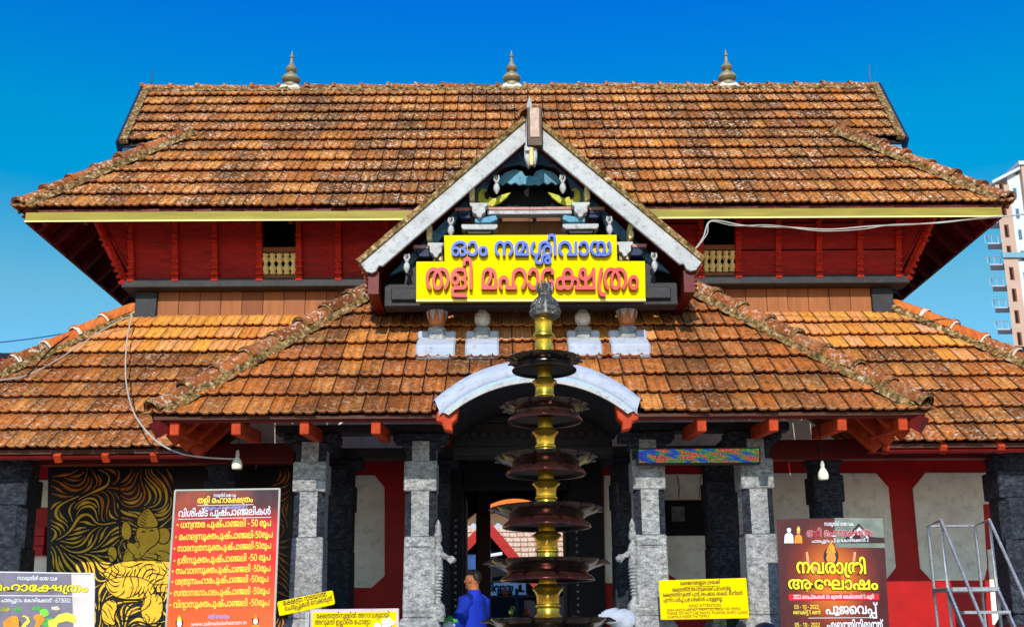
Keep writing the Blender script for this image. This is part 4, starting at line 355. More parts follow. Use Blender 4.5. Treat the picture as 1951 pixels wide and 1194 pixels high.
    196: [[119,-5,-8,1,-12,5,-5,3,-8,8,-9,17,-3,14,-1,11,1,12,3,15,8,17,10,13,9,8,-1,2,-19,1,-13,-3,-7,-2,-14,-9,-5,-6,-6,-10,-4,-16,0,-16,2,-11,5,-11,5,-8,9,-9,7,-5,2,-2,-2,-5,-11,-13,-2,-1,-5,2,-10,8,-8,8,-6,8,-8,15,-5,18,-1,22,3,15,4,12,6,11,13,13,14,9,13,5,20,3,16,0,18,-3,13,-5,16,6,9,1,7,1,21,-1,15,-4,10,-5,7,-5,8,-8,9,8,8,6,11,5,13,3,8,1,23,-1,12,-2,10,-4,13,4,12,2,9,1,23,-1,20,-5,17,-10,9,-9,4,-6,5,-9,3,-9,4,-18,0,-15,-2,-11,-4,-15,-7,-12,-6,-9,-16,-15,-7,-4,-2,-1,-12,15,-2,4,1,2,8,5,9,9,5,8,4,11,3,10,0,17,-4,16,-8,13,-6,6,-11,7,-17,4,-20,-1,0,-2,7,-7,9,-12,5,-9,3,-9,3,-17,0,-22,-1,-9,-4,-10,-6,-11,-12,-11,-9,-4,-8,-3,-20,-1,-9,2,-10,4,-8,5,-7,6,-8,16,-4,19,0,23,6,20,10,16,15,15,-7,2,-11,0,-16,-4,-7,-3,-6,-5,-7,-12,-3,-9,-1,-6,0,-83,-3,-2,-21,0,-2,1,-1,2,0,76,-1,13,-4,11,-6,10,-11,7,-16,4,-16,-1,-1,-2,10,-10,7,-9,5,-9,5,-14,2,-14,0,-16,-3,-18,-9,-17,-7,-7,-6,-4,-9,-4,-7,-2],[122,18,10,0,6,1,6,4,6,10,3,18,-1,15,-5,17,-10,18,-10,9,-2,-1,-7,-6,-9,-13,-6,-14,-2,-13,0,-17,2,-12,4,-7,5,-5],[308,18,10,0,10,4,4,4,4,7,3,14,0,17,-5,19,-8,15,-12,12,-4,-2,-8,-9,-6,-8,-7,-16,-2,-15,0,-17,4,-13,6,-7]],
    200: [[112,-5,-13,2,-13,6,-9,9,-5,12,0,7,2,7,3,5,4,5,7,3,7,2,21,1,6,2,2,4,-1,7,-5,4,-6,2,-25,0,-3,2,0,18,1,2,18,1,10,1,5,3,2,4,0,8,-5,5,-11,4,-9,0,-14,-1,-12,-4,-11,-6,-9,-12,-5,-8,-3,-11,-4,-20,1,-25,6,-32,-3,-3,-16,-2,-5,0,-2,2,-4,17,-3,18,-1,10,1,28,3,13,5,15,8,15,11,11,9,7,16,7,24,4,16,0,16,-2,14,-6,9,-8,3,-6,2,-6,0,-9,-5,-12,-8,-9,7,-6,6,-8,3,-11,-1,-8,-5,-10,-5,-6,-7,-3,-13,-3,-17,0,-3,-2,-1,-3,3,-4,8,-4,9,-1,15,1,13,4,11,7,6,10,4,9,2,17,0,72,1,4,22,0,3,-2,0,-78,2,-19,3,-10,7,-9,7,-4,8,-1,6,0,9,2,9,6,6,7,5,7,4,17,1,9,-1,10,-1,9,-5,12,-7,11,-6,7,-10,8,0,3,14,15,3,2,5,-3,15,-15,8,-11,7,-16,4,-18,1,-19,-2,-18,-5,-14,-8,-12,-10,-10,-11,-7,-9,-3,-13,-3,-14,0,-8,2,-12,5,-5,4,-12,13,-12,-11,-17,-9,-21,-4]],
    201: [[173,-5,-14,2,-1,1,-1,5,5,16,2,1,17,-3,8,1,7,2,4,3,2,4,2,4,0,9,-4,8,-8,6,-12,3,-18,1,-1,2,0,18,3,2,13,0,9,2,6,2,6,5,3,6,1,8,-3,8,-4,4,-14,5,-8,1,-13,-1,-13,-6,-9,-8,-4,-5,-4,-10,-2,-11,-1,-8,0,-71,-1,-3,-3,0,-20,0,-3,2,0,90,-2,10,-3,7,-6,8,-12,5,-6,1,-9,-1,-12,-7,-8,-10,-5,-10,-3,-16,1,-16,3,-13,6,-11,7,-10,12,-11,1,-3,-6,-8,-11,-10,-8,7,-16,17,-9,16,-5,17,-2,13,1,23,6,20,9,14,9,9,13,8,11,4,14,1,13,0,11,-3,10,-6,14,-14,5,6,11,7,13,6,14,4,15,0,15,-1,11,-4,14,-8,6,-7,4,-8,3,-10,0,-8,-1,-5,-4,-10,-8,-9,-6,-4,8,-6,5,-5,6,-10,2,-8,0,-13,-2,-7,-6,-12,-7,-6,-9,-5,-16,-3]],
    203: [[45,-4,-14,13,-12,17,-9,19,-3,20,1,23,2,8,6,16,7,10,8,9,14,8,16,5,14,0,9,-1,8,-2,7,-3,6,-4,9,-9,9,8,14,8,18,3,14,0,11,-4,6,-2,15,-13,10,10,10,5,7,3,13,1,14,0,11,-3,13,-7,12,-11,9,-14,4,-10,3,-16,0,-21,-4,-20,-6,-14,-7,-10,-16,-17,-8,-6,-3,2,-11,12,-2,4,1,3,10,7,5,7,6,9,5,11,3,16,0,13,-4,18,-8,13,-9,7,-6,3,-9,1,-7,-1,-9,-3,-7,-5,-5,-10,-2,-12,0,-90,-3,-2,-21,0,-3,1,0,2,0,86,-4,18,-6,9,-9,6,-12,1,-8,-1,-7,-3,-6,-6,-3,-5,-3,-8,-2,-11,0,-87,-3,-2,-21,0,-2,1,-1,2,0,89,-2,13,-6,9,-8,6,-12,3,-13,-2,-9,-6,-8,-10,-5,-10,-3,-16,1,-16,5,-17,4,-8,6,-9,12,-10,2,-3,-1,-3,-14,-14]],
    205: [[170,-86,-13,12,-8,11,-3,6,-2,12,0,16,3,12,4,7,10,12,8,6,-8,10,-4,10,-4,17,0,17,3,14,6,17,19,27,-14,1,-17,-3,-9,-5,-8,-12,-3,-8,-3,-19,0,-73,0,-2,-2,-1,-22,0,-3,2,0,90,-3,13,-4,8,-4,4,-7,4,-8,2,-6,0,-9,-3,-7,-4,-6,-6,-8,-13,-4,-19,0,-8,3,-15,4,-12,7,-10,5,-7,10,-8,1,-2,-1,-3,-15,-15,-4,1,-11,10,-11,14,-7,12,-5,12,-2,12,-1,8,1,23,5,18,9,15,11,11,10,6,9,4,14,2,13,0,9,-2,8,-2,7,-4,13,-12,9,7,11,6,19,6,25,1,22,-4,7,9,4,6,1,8,-2,7,-5,5,-6,2,-10,0,-11,-2,-3,0,-2,2,-4,17,3,4,10,2,25,0,13,-3,7,-5,7,-8,4,-11,0,-14,-1,-7,-4,-8,-12,-16,11,-10,11,-14,7,-14,5,-16,1,-13,0,-14,-3,-18,-2,-7,-5,-7,-9,-10,11,-11,6,-12,2,-11,0,-15,-4,-17,-6,-10,-13,-13,-4,-3,-2,1,-10,9,-3,6,0,2,7,5,5,7,5,12,0,14,-5,14,-4,5,-6,4,-9,3,-11,1,-11,-3,-7,-4,-6,-7,-4,-9,-1,-11,0,-7,3,-9,6,-9,8,-6,0,-3,-12,-14],[201,18,10,0,9,4,7,8,4,16,0,16,-5,18,-3,9,-7,10,-10,10,-8,-7,-8,-11,-7,-19,-3,-14,1,-17,3,-10,7,-9]],
    206: [[198,-5,-13,3,-10,5,-7,7,-9,13,-5,18,-1,20,2,12,4,13,9,16,7,9,9,8,0,2,-16,1,-17,-4,-9,-5,-5,-5,-6,-10,-4,-17,0,-80,0,-2,-3,-1,-21,0,-3,2,0,90,-2,10,-3,9,-9,8,-12,4,-10,-1,-12,-6,-9,-9,-5,-9,-4,-20,2,-19,5,-16,7,-11,5,-6,10,-8,1,-2,-1,-3,-8,-9,-7,-6,-4,1,-10,9,-12,15,-7,12,-6,18,-2,14,1,23,5,17,6,13,8,9,14,10,11,5,13,2,19,-1,11,-3,11,-7,10,-10,9,8,10,6,12,5,15,2,24,-1,12,-2,11,-4,11,4,13,2,25,1,19,-3,13,-5,8,-5,13,-13,6,-7,6,-15,3,-17,0,-19,-1,-11,-5,-15,-8,-14,-13,-14,-14,-11,-4,1,-9,12,-3,4,0,3,12,9,6,7,8,13,2,7,2,19,-4,20,-3,8,-7,10,-10,7,-9,4,-8,2,-17,1,-8,-1,-1,-2,9,-9,8,-11,7,-14,3,-11,2,-25,-3,-19,-6,-12,-5,-8,-5,-4,-9,-6,-10,-4,-9,-2],[201,18,11,0,8,3,5,3,4,7,2,6,3,18,-2,15,-4,14,-10,17,-6,7,-4,2,-12,-9,-9,-14,-5,-17,-2,-14,2,-16,4,-11,3,-5,4,-3]],
    208: [[61,-82,-13,13,-5,12,-1,7,1,9,2,7,5,9,8,6,8,5,10,2,15,0,9,-1,12,-6,5,-5,4,-6,3,-6,1,-10,-1,-13,57,0,1,1,0,54,-101,2,-3,4,-5,11,0,2,7,11,3,7,0,12,-2,6,-3,6,-4,5,-7,3,-9,2,-7,-1,-8,-3,-5,-5,-4,-7,-2,-7,0,-7,1,-6,4,-7,9,-11,-11,-15,-2,-2,-3,0,-6,5,-9,10,-7,13,-2,6,-1,17,2,9,4,10,4,5,7,7,14,8,14,3,15,0,10,-2,10,-4,9,-5,6,-7,6,-11,3,-10,0,-14,-4,-16,76,0,1,119,3,2,23,0,1,-3,0,-218,-4,-2,-104,0,-2,3,-5,12,7,14,-1,10,-6,7,-7,3,-5,0,-7,-2,-3,-2,-6,-7,0,-7,1,-4,4,-7,6,-4,0,-3,-12,-13]],
    222: [[50,-86,-12,3,-10,8,-7,11,-3,12,-1,17,2,11,2,8,8,13,-1,0,-13,1,-2,3,0,87,3,16,5,14,4,5,9,9,15,8,19,4,24,-1,10,-2,9,-4,8,-5,7,-6,7,-11,5,-18,1,-40,-2,-3,-96,-1,0,-33,131,0,1,2,0,117,3,2,22,0,2,-4,0,-136,-3,-3,-7,-1,5,-10,4,-11,1,-18,-2,-11,-5,-12,-10,-12,-10,-5,-7,-3,-9,-2,-14,0,-14,4,-13,9,-4,4,-4,8,-3,10,-1,27,-3,8,-3,6,-6,4,-6,3,-8,2,-11,-1,-8,-3,-7,-4,-4,-4,-4,-7,11,3,10,0,11,-3,6,-4,6,-7,4,-10,1,-6,-1,-14,-4,-10,-5,-6,-7,-5,-14,-4],[56,-67,10,3,4,8,0,7,-2,5,-3,3,-7,3,-12,-3,-6,-4,1,-6,4,-10,5,-4],[145,-64,11,0,5,1,6,4,4,5,4,12,0,9,-3,13,-6,10,-8,7,-35,0,5,-16,2,-28,2,-7,2,-3,4,-5],[41,76,70,0,1,14,-4,14,-3,6,-5,5,-12,5,-20,1,-10,-3,-8,-5,-6,-9,-4,-14]],
    223: [[52,-52,-10,1,-11,3,-9,5,-8,9,-3,8,-1,12,1,9,4,8,5,6,6,5,14,5,13,1,73,0,9,2,6,3,3,3,2,6,0,8,-2,6,-6,5,-9,3,-19,2,-1,2,0,17,2,3,13,1,11,3,6,5,2,5,1,5,-3,10,-7,6,-13,5,-12,1,-18,0,-17,-2,-15,-5,-10,-5,-3,-3,19,0,6,-1,8,-3,7,-5,5,-6,4,-10,2,-7,0,-12,-3,-10,-5,-10,-7,-7,-7,-5,-7,-2,-10,-2,-11,0,-8,2,-14,7,-9,10,-7,15,-2,11,0,13,4,15,8,14,11,11,9,7,22,9,17,3,38,1,12,-2,14,-3,15,-8,8,-9,5,-13,1,-10,-3,-13,-4,-8,-10,-8,12,-10,7,-13,0,-19,-3,-10,-3,-5,-11,-9,-8,-4,-12,-2,-83,-1,-8,-2,-5,-2,-2,-4,-1,-7,1,-5,7,-4,13,-3,131,0,-3,14,1,8,3,8,9,11,8,5,9,3,13,1,74,0,6,1,8,3,5,5,2,7,-1,7,-3,6,-4,3,-5,3,-10,2,-13,0,-2,3,0,17,1,3,15,1,6,1,6,3,5,7,2,5,-1,7,-4,7,-4,3,-8,4,-11,3,-26,0,-16,-2,-11,-3,-12,-6,-5,-4,1,0,18,0,14,-4,10,-9,4,-7,3,-10,0,-16,-3,-11,-3,-6,-5,-6,-7,-5,-14,-5,-16,-1,-7,1,-12,5,-11,9,-6,10,-4,15,-1,16,2,13,5,11,5,8,13,12,9,6,13,5,23,6,39,1,17,-3,11,-3,10,-5,12,-12,4,-11,1,-12,-1,-6,-5,-12,-11,-10,12,-11,4,-7,3,-7,1,-8,-1,-10,-2,-6,-5,-8,-7,-7,-4,-2,-10,-4,-9,-2,-83,-1,-5,-1,-9,-4,-3,-6,0,-3,3,-6,3,-3,5,-2,10,-2,110,0,2,-3,0,-17,-1,-2],[49,49,7,0,8,3,3,3,4,8,0,9,-2,5,-4,4,-7,4,-9,0,-7,-2,-6,-4,-4,-5,2,-11,3,-7,5,-5],[226,49,6,0,8,2,5,5,2,6,1,8,-3,8,-5,5,-5,2,-9,0,-6,-2,-7,-4,-4,-5,1,-7,3,-9,5,-6]],
    228: [[98,-86,-13,2,-10,6,-10,11,-4,8,-4,16,0,13,3,13,4,11,-12,2,-9,3,-14,9,-9,10,-8,15,-4,17,-1,25,4,22,8,16,13,17,16,14,3,-1,13,-15,0,-3,-13,-12,-10,-16,-5,-14,-2,-21,4,-20,7,-13,6,-5,5,-4,10,-2,7,0,7,1,5,3,4,3,5,8,4,15,1,34,3,19,6,13,5,8,7,7,17,10,13,3,12,2,17,0,12,-2,12,-3,14,-6,15,-13,9,-11,5,-11,4,-10,3,-20,-1,-24,-5,-18,-8,-13,-13,-11,9,-11,4,-8,3,-11,1,-21,-2,-10,-4,-10,-4,-5,-7,-7,-10,-4,-8,-2,-11,0,-10,3,-6,2,-8,8,-4,7,-4,11,0,12,4,12,5,9,10,7,9,2,16,0,-7,5,-7,3,-8,2,-10,0,-14,-5,-4,-3,-3,-4,-4,-12,-2,-26,-2,-9,-6,-9,-8,-8,-12,-5,-10,-2],[198,-66,8,0,4,1,4,4,4,6,2,14,-9,6,-6,1,-7,-1,-5,-2,-3,-5,-2,-5,0,-7,2,-5,4,-5],[101,-64,11,0,6,2,4,3,4,10,1,26,4,13,6,10,5,5,15,9,-7,12,-4,16,0,15,2,10,6,14,11,13,7,4,8,4,9,1,13,0,14,-4,0,2,-7,7,-6,4,-16,7,-11,2,-10,0,-12,-2,-8,-3,-5,-4,-8,-8,-4,-11,-3,-11,-1,-40,-4,-16,-6,-12,-24,-23,-6,-11,-2,-8,-1,-14,3,-11,5,-6],[191,18,12,0,9,3,8,7,4,12,3,12,0,15,-7,7,-11,5,-9,2,-14,-3,-7,-6,-5,-10,-1,-8,0,-11,3,-13,6,-8]],
    276: [[7,-34,-2,3,12,60,4,2,25,0,2,-3,0,-7,-10,-29,-11,-25,-2,-2]],
    277: [[9,55,-2,2,0,19,1,2,2,2,59,0,2,-1,2,-2,0,-20,-2,-3]],
    280: [[64,-5,-15,3,-10,6,-7,6,-9,12,-7,16,-4,17,-2,21,0,27,1,17,5,20,5,13,8,13,9,9,10,5,13,3,15,1,11,-2,15,-6,9,-8,10,-14,7,-18,3,-16,2,-15,0,-34,-2,-20,-4,-15,-7,-15,-6,-9,-9,-8,-10,-6,-16,-4],[67,18,8,0,7,2,7,4,5,5,5,10,3,8,2,11,2,16,-1,39,-2,14,-4,13,-5,9,-6,6,-5,3,-9,2,-10,-1,-7,-3,-7,-5,-4,-6,-7,-21,-2,-26,0,-19,2,-19,2,-13,3,-10,5,-8,5,-5,7,-4]],
    281: [[67,-2,-2,3,0,146,-4,-2,-26,-21,-5,2,-10,15,2,3,46,36,21,1,2,-1,1,-3,-1,-177,0,-1,-2,-2]],
    282: [[11,-2,-1,2,0,20,46,46,26,28,11,17,3,10,2,11,-2,10,-3,6,-4,5,-8,5,-9,2,-9,0,-8,-2,-14,-6,-15,-9,-2,1,-10,12,-2,3,0,3,11,8,15,8,17,5,21,1,11,-2,10,-3,12,-7,7,-7,5,-10,4,-12,0,-18,-2,-9,-6,-16,-13,-18,-14,-16,-43,-42,2,-1,82,0,2,-3,-1,-21,-3,-2]],
    283: [[48,-5,-16,2,-14,4,-8,3,-1,3,0,20,1,2,3,0,19,-7,14,-3,23,-1,17,5,7,4,4,4,4,8,2,8,0,8,-4,11,-8,7,-16,6,-14,1,-24,1,-1,2,0,18,0,2,2,1,31,1,11,4,7,3,6,6,3,5,2,10,0,8,-3,6,-4,6,-7,4,-11,3,-12,0,-12,-2,-15,-7,-8,-5,-3,-1,-12,16,-1,3,12,8,13,6,10,3,17,3,12,0,13,-2,14,-5,9,-5,8,-8,5,-8,2,-5,1,-18,-3,-15,-4,-7,-8,-9,-13,-8,16,-8,7,-6,5,-6,4,-10,2,-11,-2,-18,-3,-8,-6,-10,-8,-8,-12,-7,-12,-4,-13,-3]],
    285: [[50,-5,-19,3,-17,6,-1,4,1,21,3,1,19,-8,21,-4,11,0,16,4,9,5,5,7,5,11,1,15,-3,9,-4,7,-8,7,-6,2,-14,3,-17,0,-22,-3,-12,8,0,8,6,78,2,1,2,1,89,0,2,-2,0,-2,0,-18,-2,-3,-68,0,-4,-45,31,1,12,-2,11,-3,9,-5,7,-5,5,-5,6,-9,5,-14,1,-20,-5,-20,-8,-12,-6,-7,-7,-5,-9,-5,-19,-5]],
    286: [[65,-5,-15,4,-14,9,-12,14,-7,14,-3,10,-3,22,1,32,5,26,5,14,7,14,14,14,8,5,14,7,15,3,23,1,13,-2,3,-1,1,-2,0,-18,-1,-3,-3,0,-9,2,-14,1,-12,-2,-12,-4,-11,-7,-5,-6,-7,-10,-3,-10,-3,-14,-1,-9,10,8,9,4,9,3,19,0,12,-2,16,-8,7,-7,6,-10,5,-15,1,-24,-1,-11,-6,-15,-9,-12,-11,-8,-12,-5,-13,-3],[68,18,12,0,7,2,8,5,6,8,4,11,1,20,-3,12,-7,9,-7,4,-6,2,-11,1,-8,-2,-9,-3,-10,-8,-4,-7,-2,-6,0,-11,1,-8,7,-15,5,-5,6,-5]],
    287: [[33,-2,-1,2,0,3,71,152,-2,1,-90,0,-3,3,1,20,3,2,120,-1,1,-2,0,-18,-72,-161,-3,-2]],
}
TEXTS = {
    'om': [7371,[21,0],[6,1259],[42,1972],[48,2883],[228,3606],[65,4646],[55,4874],[64,5832],[49,6336]],
    'tali': [8645,[38,0],[53,1014],[65,1738],[48,2226],[59,2949],[64,4139],[72,4643],[167,5238],[162,6934],[38,7178],[6,8192]],
    'samu': [9683,[58,0],[64,1223],[48,1727],[68,2450],[38,2782],[65,3796],[50,4024],[65,4760],[50,5248],[64,5984],[30,6488],[55,7687],[23,8645]],
    'chal': [14331,[28,0],[64,933],[52,1437],[208,2296],[67,3192],[51,3524],[6,4198],[44,4911],[65,5807],[20,6295],[72,7312],[23,7907],[64,8945],[54,9449],[65,10103],[72,10331],[163,10926],[64,12432],[33,12936],[77,13499],[282,13759]],
    'vis': [13023,[55,0],[65,958],[56,1186],[65,2226],[57,2454],[77,3603],[33,3603],[44,4426],[67,5322],[57,5654],[77,6803],[44,6803],[64,7699],[182,8203],[52,9854],[65,10713],[23,10941],[120,11979]],
    'p1': [15106,[41,0],[42,911],[161,1822],[206,2050],[50,3385],[44,4381],[67,5277],[57,5609],[77,6758],[44,6758],[64,7654],[182,8158],[52,9809],[65,10668],[277,11156],[285,11738],[280,12310],[50,13142],[68,13878],[44,14210]],
    'p2': [16485,[48,0],[6,723],[25,1176],[52,2073],[160,2932],[58,3175],[68,4398],[164,4730],[44,6540],[67,7436],[57,7768],[77,8917],[44,8917],[64,9813],[182,10317],[52,11968],[65,12827],[277,13055],[285,13377],[280,13949],[50,14521],[68,15257],[44,15589]],
    'p3': [18238,[58,0],[64,1223],[50,1727],[58,2463],[161,3686],[38,3914],[58,4928],[68,6151],[164,6483],[44,8293],[67,9189],[57,9521],[77,10670],[44,10670],[64,11566],[182,12070],[52,13721],[65,14580],[277,14808],[285,15130],[280,15702],[50,16274],[68,17010],[44,17342]],
    'p4': [15342,[162,0],[56,244],[66,1284],[58,1512],[68,2735],[164,3067],[44,4877],[67,5773],[57,6105],[77,7254],[44,7254],[64,8150],[182,8654],[52,10305],[65,11164],[277,11652],[285,11974],[280,12546],[50,13378],[68,14114],[44,14446]],
    'p5': [17349,[58,0],[6,1223],[55,1676],[64,2634],[40,3138],[58,3779],[68,5002],[164,5334],[44,7144],[67,8040],[57,8372],[77,9521],[44,9521],[64,10417],[182,10921],[52,12572],[65,13431],[277,13919],[285,14241],[280,14813],[50,15385],[68,16121],[44,16453]],
    'p6': [16941,[56,0],[162,1040],[38,1284],[67,2298],[58,2630],[6,3853],[59,4306],[64,5496],[50,6000],[44,6736],[67,7632],[57,7964],[77,9113],[44,9113],[64,10009],[182,10513],[52,12164],[65,13023],[277,13511],[285,13833],[280,14405],[50,14977],[68,15713],[44,16045]],
    'p7': [18433,[58,0],[206,1223],[64,2558],[42,3062],[72,3973],[25,4568],[64,5465],[44,5969],[64,6865],[52,7369],[44,8228],[67,9124],[57,9456],[77,10605],[44,10605],[64,11501],[182,12005],[52,13656],[65,14515],[277,15003],[285,15325],[280,15897],[50,16469],[68,17205],[44,17537]],
    'p8': [16144,[55,0],[65,958],[40,1186],[160,1827],[64,2070],[58,2574],[68,3797],[164,4129],[44,5939],[67,6835],[57,7167],[77,8316],[44,8316],[64,9212],[182,9716],[52,11367],[65,12226],[277,12714],[285,13036],[280,13608],[50,14180],[68,14916],[44,15248]],
    'dev': [6324,[38,0],[53,1014],[65,1738],[72,2226],[40,2821],[55,3462],[58,4420],[161,5643],[6,5871]],
    'koz': [15622,[28,0],[64,933],[52,1437],[208,2296],[67,3192],[51,3524],[6,4198],[276,4651],[72,5161],[23,5756],[64,6794],[54,7298],[65,7952],[72,8180],[163,8775],[64,10281],[33,10785],[77,11348],[277,11608],[286,12190],[287,12762],[283,13334],[280,13906],[280,14478],[282,15050]],
    'nav': [4595,[42,0],[55,911],[50,1869],[64,2605],[162,3109],[38,3353],[65,4367]],
    'agh': [5673,[10,0],[72,1647],[26,2242],[64,3567],[57,4071],[6,5220]],
    'sep': [22834,[282,0],[280,572],[282,1144],[282,1716],[71,2548],[58,3263],[44,4486],[77,5382],[38,5382],[6,6396],[46,6849],[118,8155],[282,9151],[286,9723],[48,10555],[67,11278],[38,11610],[119,12624],[20,14082],[72,14839],[23,15434],[77,16472],[33,16472],[64,17035],[46,17539],[118,18845],[285,19841],[23,20673],[68,21711],[33,22043],[65,22606]],
    'd3': [6260,[280,0],[283,572],[277,1404],[281,1986],[280,2558],[277,3390],[282,3972],[280,4544],[282,5116],[282,5688]],
    'vai': [7628,[73,0],[55,1430],[23,2388],[65,3426],[184,3654],[77,4217],[285,4477],[48,5309],[37,6032],[65,7400]],
    'puja': [4736,[44,0],[68,896],[30,1228],[71,2167],[55,2882],[208,3840],[77,4736]],
    'd5': [6260,[280,0],[285,572],[277,1404],[281,1986],[280,2558],[277,3390],[282,3972],[280,4544],[282,5116],[282,5688]],
    'ezh': [8212,[17,0],[54,1273],[67,1927],[196,2259],[65,4018],[42,4246],[65,5157],[50,5385],[67,6121],[196,6453],[77,8212]],
    'y1': [12443,[47,0],[164,654],[30,2464],[42,3403],[175,4314],[53,5875],[67,6599],[71,6931],[33,7646],[162,8469],[56,8713],[200,9753],[163,10937],[77,12443]],
    'y2': [21963,[72,0],[167,595],[162,2291],[38,2535],[196,3549],[65,5308],[119,5536],[9,6994],[59,8489],[65,9679],[201,9907],[67,10861],[163,11193],[120,12699],[163,13743],[77,15249],[162,15509],[44,15753],[72,16649],[55,17244],[56,18202],[42,19242],[48,20153],[65,20876],[222,21104]],
    'y3': [26084,[72,0],[167,595],[162,2291],[38,2535],[196,3549],[65,5308],[42,5536],[23,6447],[196,7485],[77,9244],[44,9504],[64,10400],[205,10904],[77,11965],[276,11965],[73,12475],[44,13905],[30,14801],[64,15740],[48,16244],[276,16967],[73,17477],[23,18907],[52,19945],[65,20804],[276,21032],[46,21542],[42,22848],[65,23759],[49,23987],[117,25022]],
    'y4': [19936,[17,0],[203,1273],[65,2530],[55,2758],[41,3976],[50,4887],[65,5623],[176,5851],[77,6784],[162,7044],[44,7288],[72,8184],[55,8779],[56,9737],[65,10777],[163,11005],[64,12511],[117,13015],[44,14337],[64,15233],[33,15737],[67,16300],[223,16632],[38,18063],[222,19077]],
    's1': [7744,[72,0],[167,595],[162,2291],[38,2535],[42,3809],[33,4720],[49,5283],[65,6318],[119,6546]],
    's2': [11547,[71,0],[28,715],[50,1648],[67,2384],[208,2716],[67,3612],[23,3944],[120,4982],[71,6286],[55,7001],[163,7959],[50,9465],[67,10201],[38,10533],[77,11547]],
    'c1': [17537,[72,0],[167,595],[162,2291],[38,2535],[196,3549],[65,5308],[42,5536],[67,6447],[223,6779],[65,8210],[119,8438],[9,9896],[42,11391],[64,12302],[55,12806],[56,13764],[160,14804],[48,15047],[64,15770],[49,16274],[65,17309]],
    'c2': [13191,[9,0],[42,1495],[67,2406],[48,2738],[38,3461],[65,4475],[11,4963],[222,5949],[64,6808],[71,7312],[38,8027],[72,9301],[45,9896],[64,11025],[72,11529],[184,12124],[64,12687]],
    'siv': [3765,[56,0],[65,1040],[55,1268],[64,2226],[49,2730]],
}
def glyph_polys(gid):
    out = []
    for c in GLYPHS[gid]:
        pts = []; x = y = 0
        for i in range(0, len(c), 2): x += c[i]*4; y += c[i+1]*4; pts.append((x, y))
        for _ in range(1):                              # round the corners off a little
            q = []
            for i in range(len(pts)):
                a, b = pts[i], pts[(i+1) % len(pts)]; q += [(a[0]*.8+b[0]*.2, a[1]*.8+b[1]*.2), (a[0]*.2+b[0]*.8, a[1]*.2+b[1]*.8)]
            pts = q
        out.append(pts)
    return out
GP = {}
def curve_mesh(cu):
    o = bpy.data.objects.new('tmp', cu); col.objects.link(o)
    bpy.context.view_layer.update()
    me = bpy.data.meshes.new_from_object(o.evaluated_get(bpy.context.evaluated_depsgraph_get()))
    bpy.data.objects.remove(o); return me
def place_letters(me, name, mats, parent, origin, u, v, width, height, w0, h0, x0, y0, cond=None):
    """fit the text box w0 x h0 (baseline at y0) into width x height at origin (left end of the baseline) with axes u, v"""
    n = u.cross(v).normalized()          # towards the reader
    off = Vector((0, 0, 0)); q = parent
    while q is not None: off += q.location; q = q.parent
    sx = width/w0; sy = height/h0
    for vt in me.vertices:
        x, y, z = vt.co
        vt.co = origin+u*((x-x0)*sx)+v*((y-y0)*sy)+n*z-off
    for m in (mats if isinstance(mats, (list, tuple)) else [mats]): me.materials.append(m)
    o = bpy.data.objects.new(name, me); col.objects.link(o); o.parent = parent; return o
GM = {}
def glyph_mesh(gid, depth, bold):
    """one letter as a filled, extruded outline (kept for reuse)"""
    if (gid, depth, bold) in GM: return GM[gid, depth, bold]
    P = glyph_polys(gid); want = abs(sum(sum(p[i-1][0]*p[i][1]-p[i][0]*p[i-1][1] for i in range(len(p))) for p in P))/2e6
    for off in ((bold, bold*.5, 0) if bold else (0,)):
        cu = bpy.data.curves.new('t', 'CURVE'); cu.dimensions = '2D'; cu.fill_mode = 'BOTH'; cu.extrude = depth; cu.offset = off
        for poly in P:
            s = cu.splines.new('POLY'); s.points.add(len(poly)-1); s.use_cyclic_u = True
            for k, (a, b) in enumerate(poly): s.points[k].co = (a/1000, b/1000, 0, 1)
        me = curve_mesh(cu)
        if not P or sum(p.area for p in me.polygons if p.normal.z > .5) > want*.93: break
    r = ([v.co.copy() for v in me.vertices], [tuple(p.vertices) for p in me.polygons], [abs(p.normal.z) > .5 for p in me.polygons])
    GM[gid, depth, bold] = r; return r
def mal(key, parent, origin, u, v, width, height, mats, name='lettering', depth=.002, bold=0, sidemat=False):
    w_, *lay = TEXTS[key]; vs = []; fs = []; mi = []
    for k, (gid, x) in enumerate(lay):
        gv, gf, gm = glyph_mesh(gid, depth, bold); o = len(vs); dz = Vector((x/1000, 0, .0004*(k % 2)))
        vs += [p+dz for p in gv]; fs += [tuple(i+o for i in f) for f in gf]; mi += [0 if (t or not sidemat) else 1 for t in gm]
    me = bpy.data.meshes.new(name); me.from_pydata(vs, [], fs)
    o = place_letters(me, name, mats, parent, Vector(origin), Vector(u), Vector(v), width, height, w_/1000, .566, 0, 0)
    me.polygons.foreach_set('material_index', mi); return o
def latin(txt, parent, origin, u, v, width, height, mats, name='lettering', depth=.002):
    cu = bpy.data.curves.new('t', 'FONT'); cu.body = txt; cu.extrude = depth
    me = curve_mesh(cu)
    xs = [a.co.x for a in me.vertices]; ys = [a.co.y for a in me.vertices]
    me.materials.clear()
    return place_letters(me, name, mats, parent, Vector(origin), Vector(u), Vector(v), width, height, max(xs)-min(xs), .7, min(xs), 0)

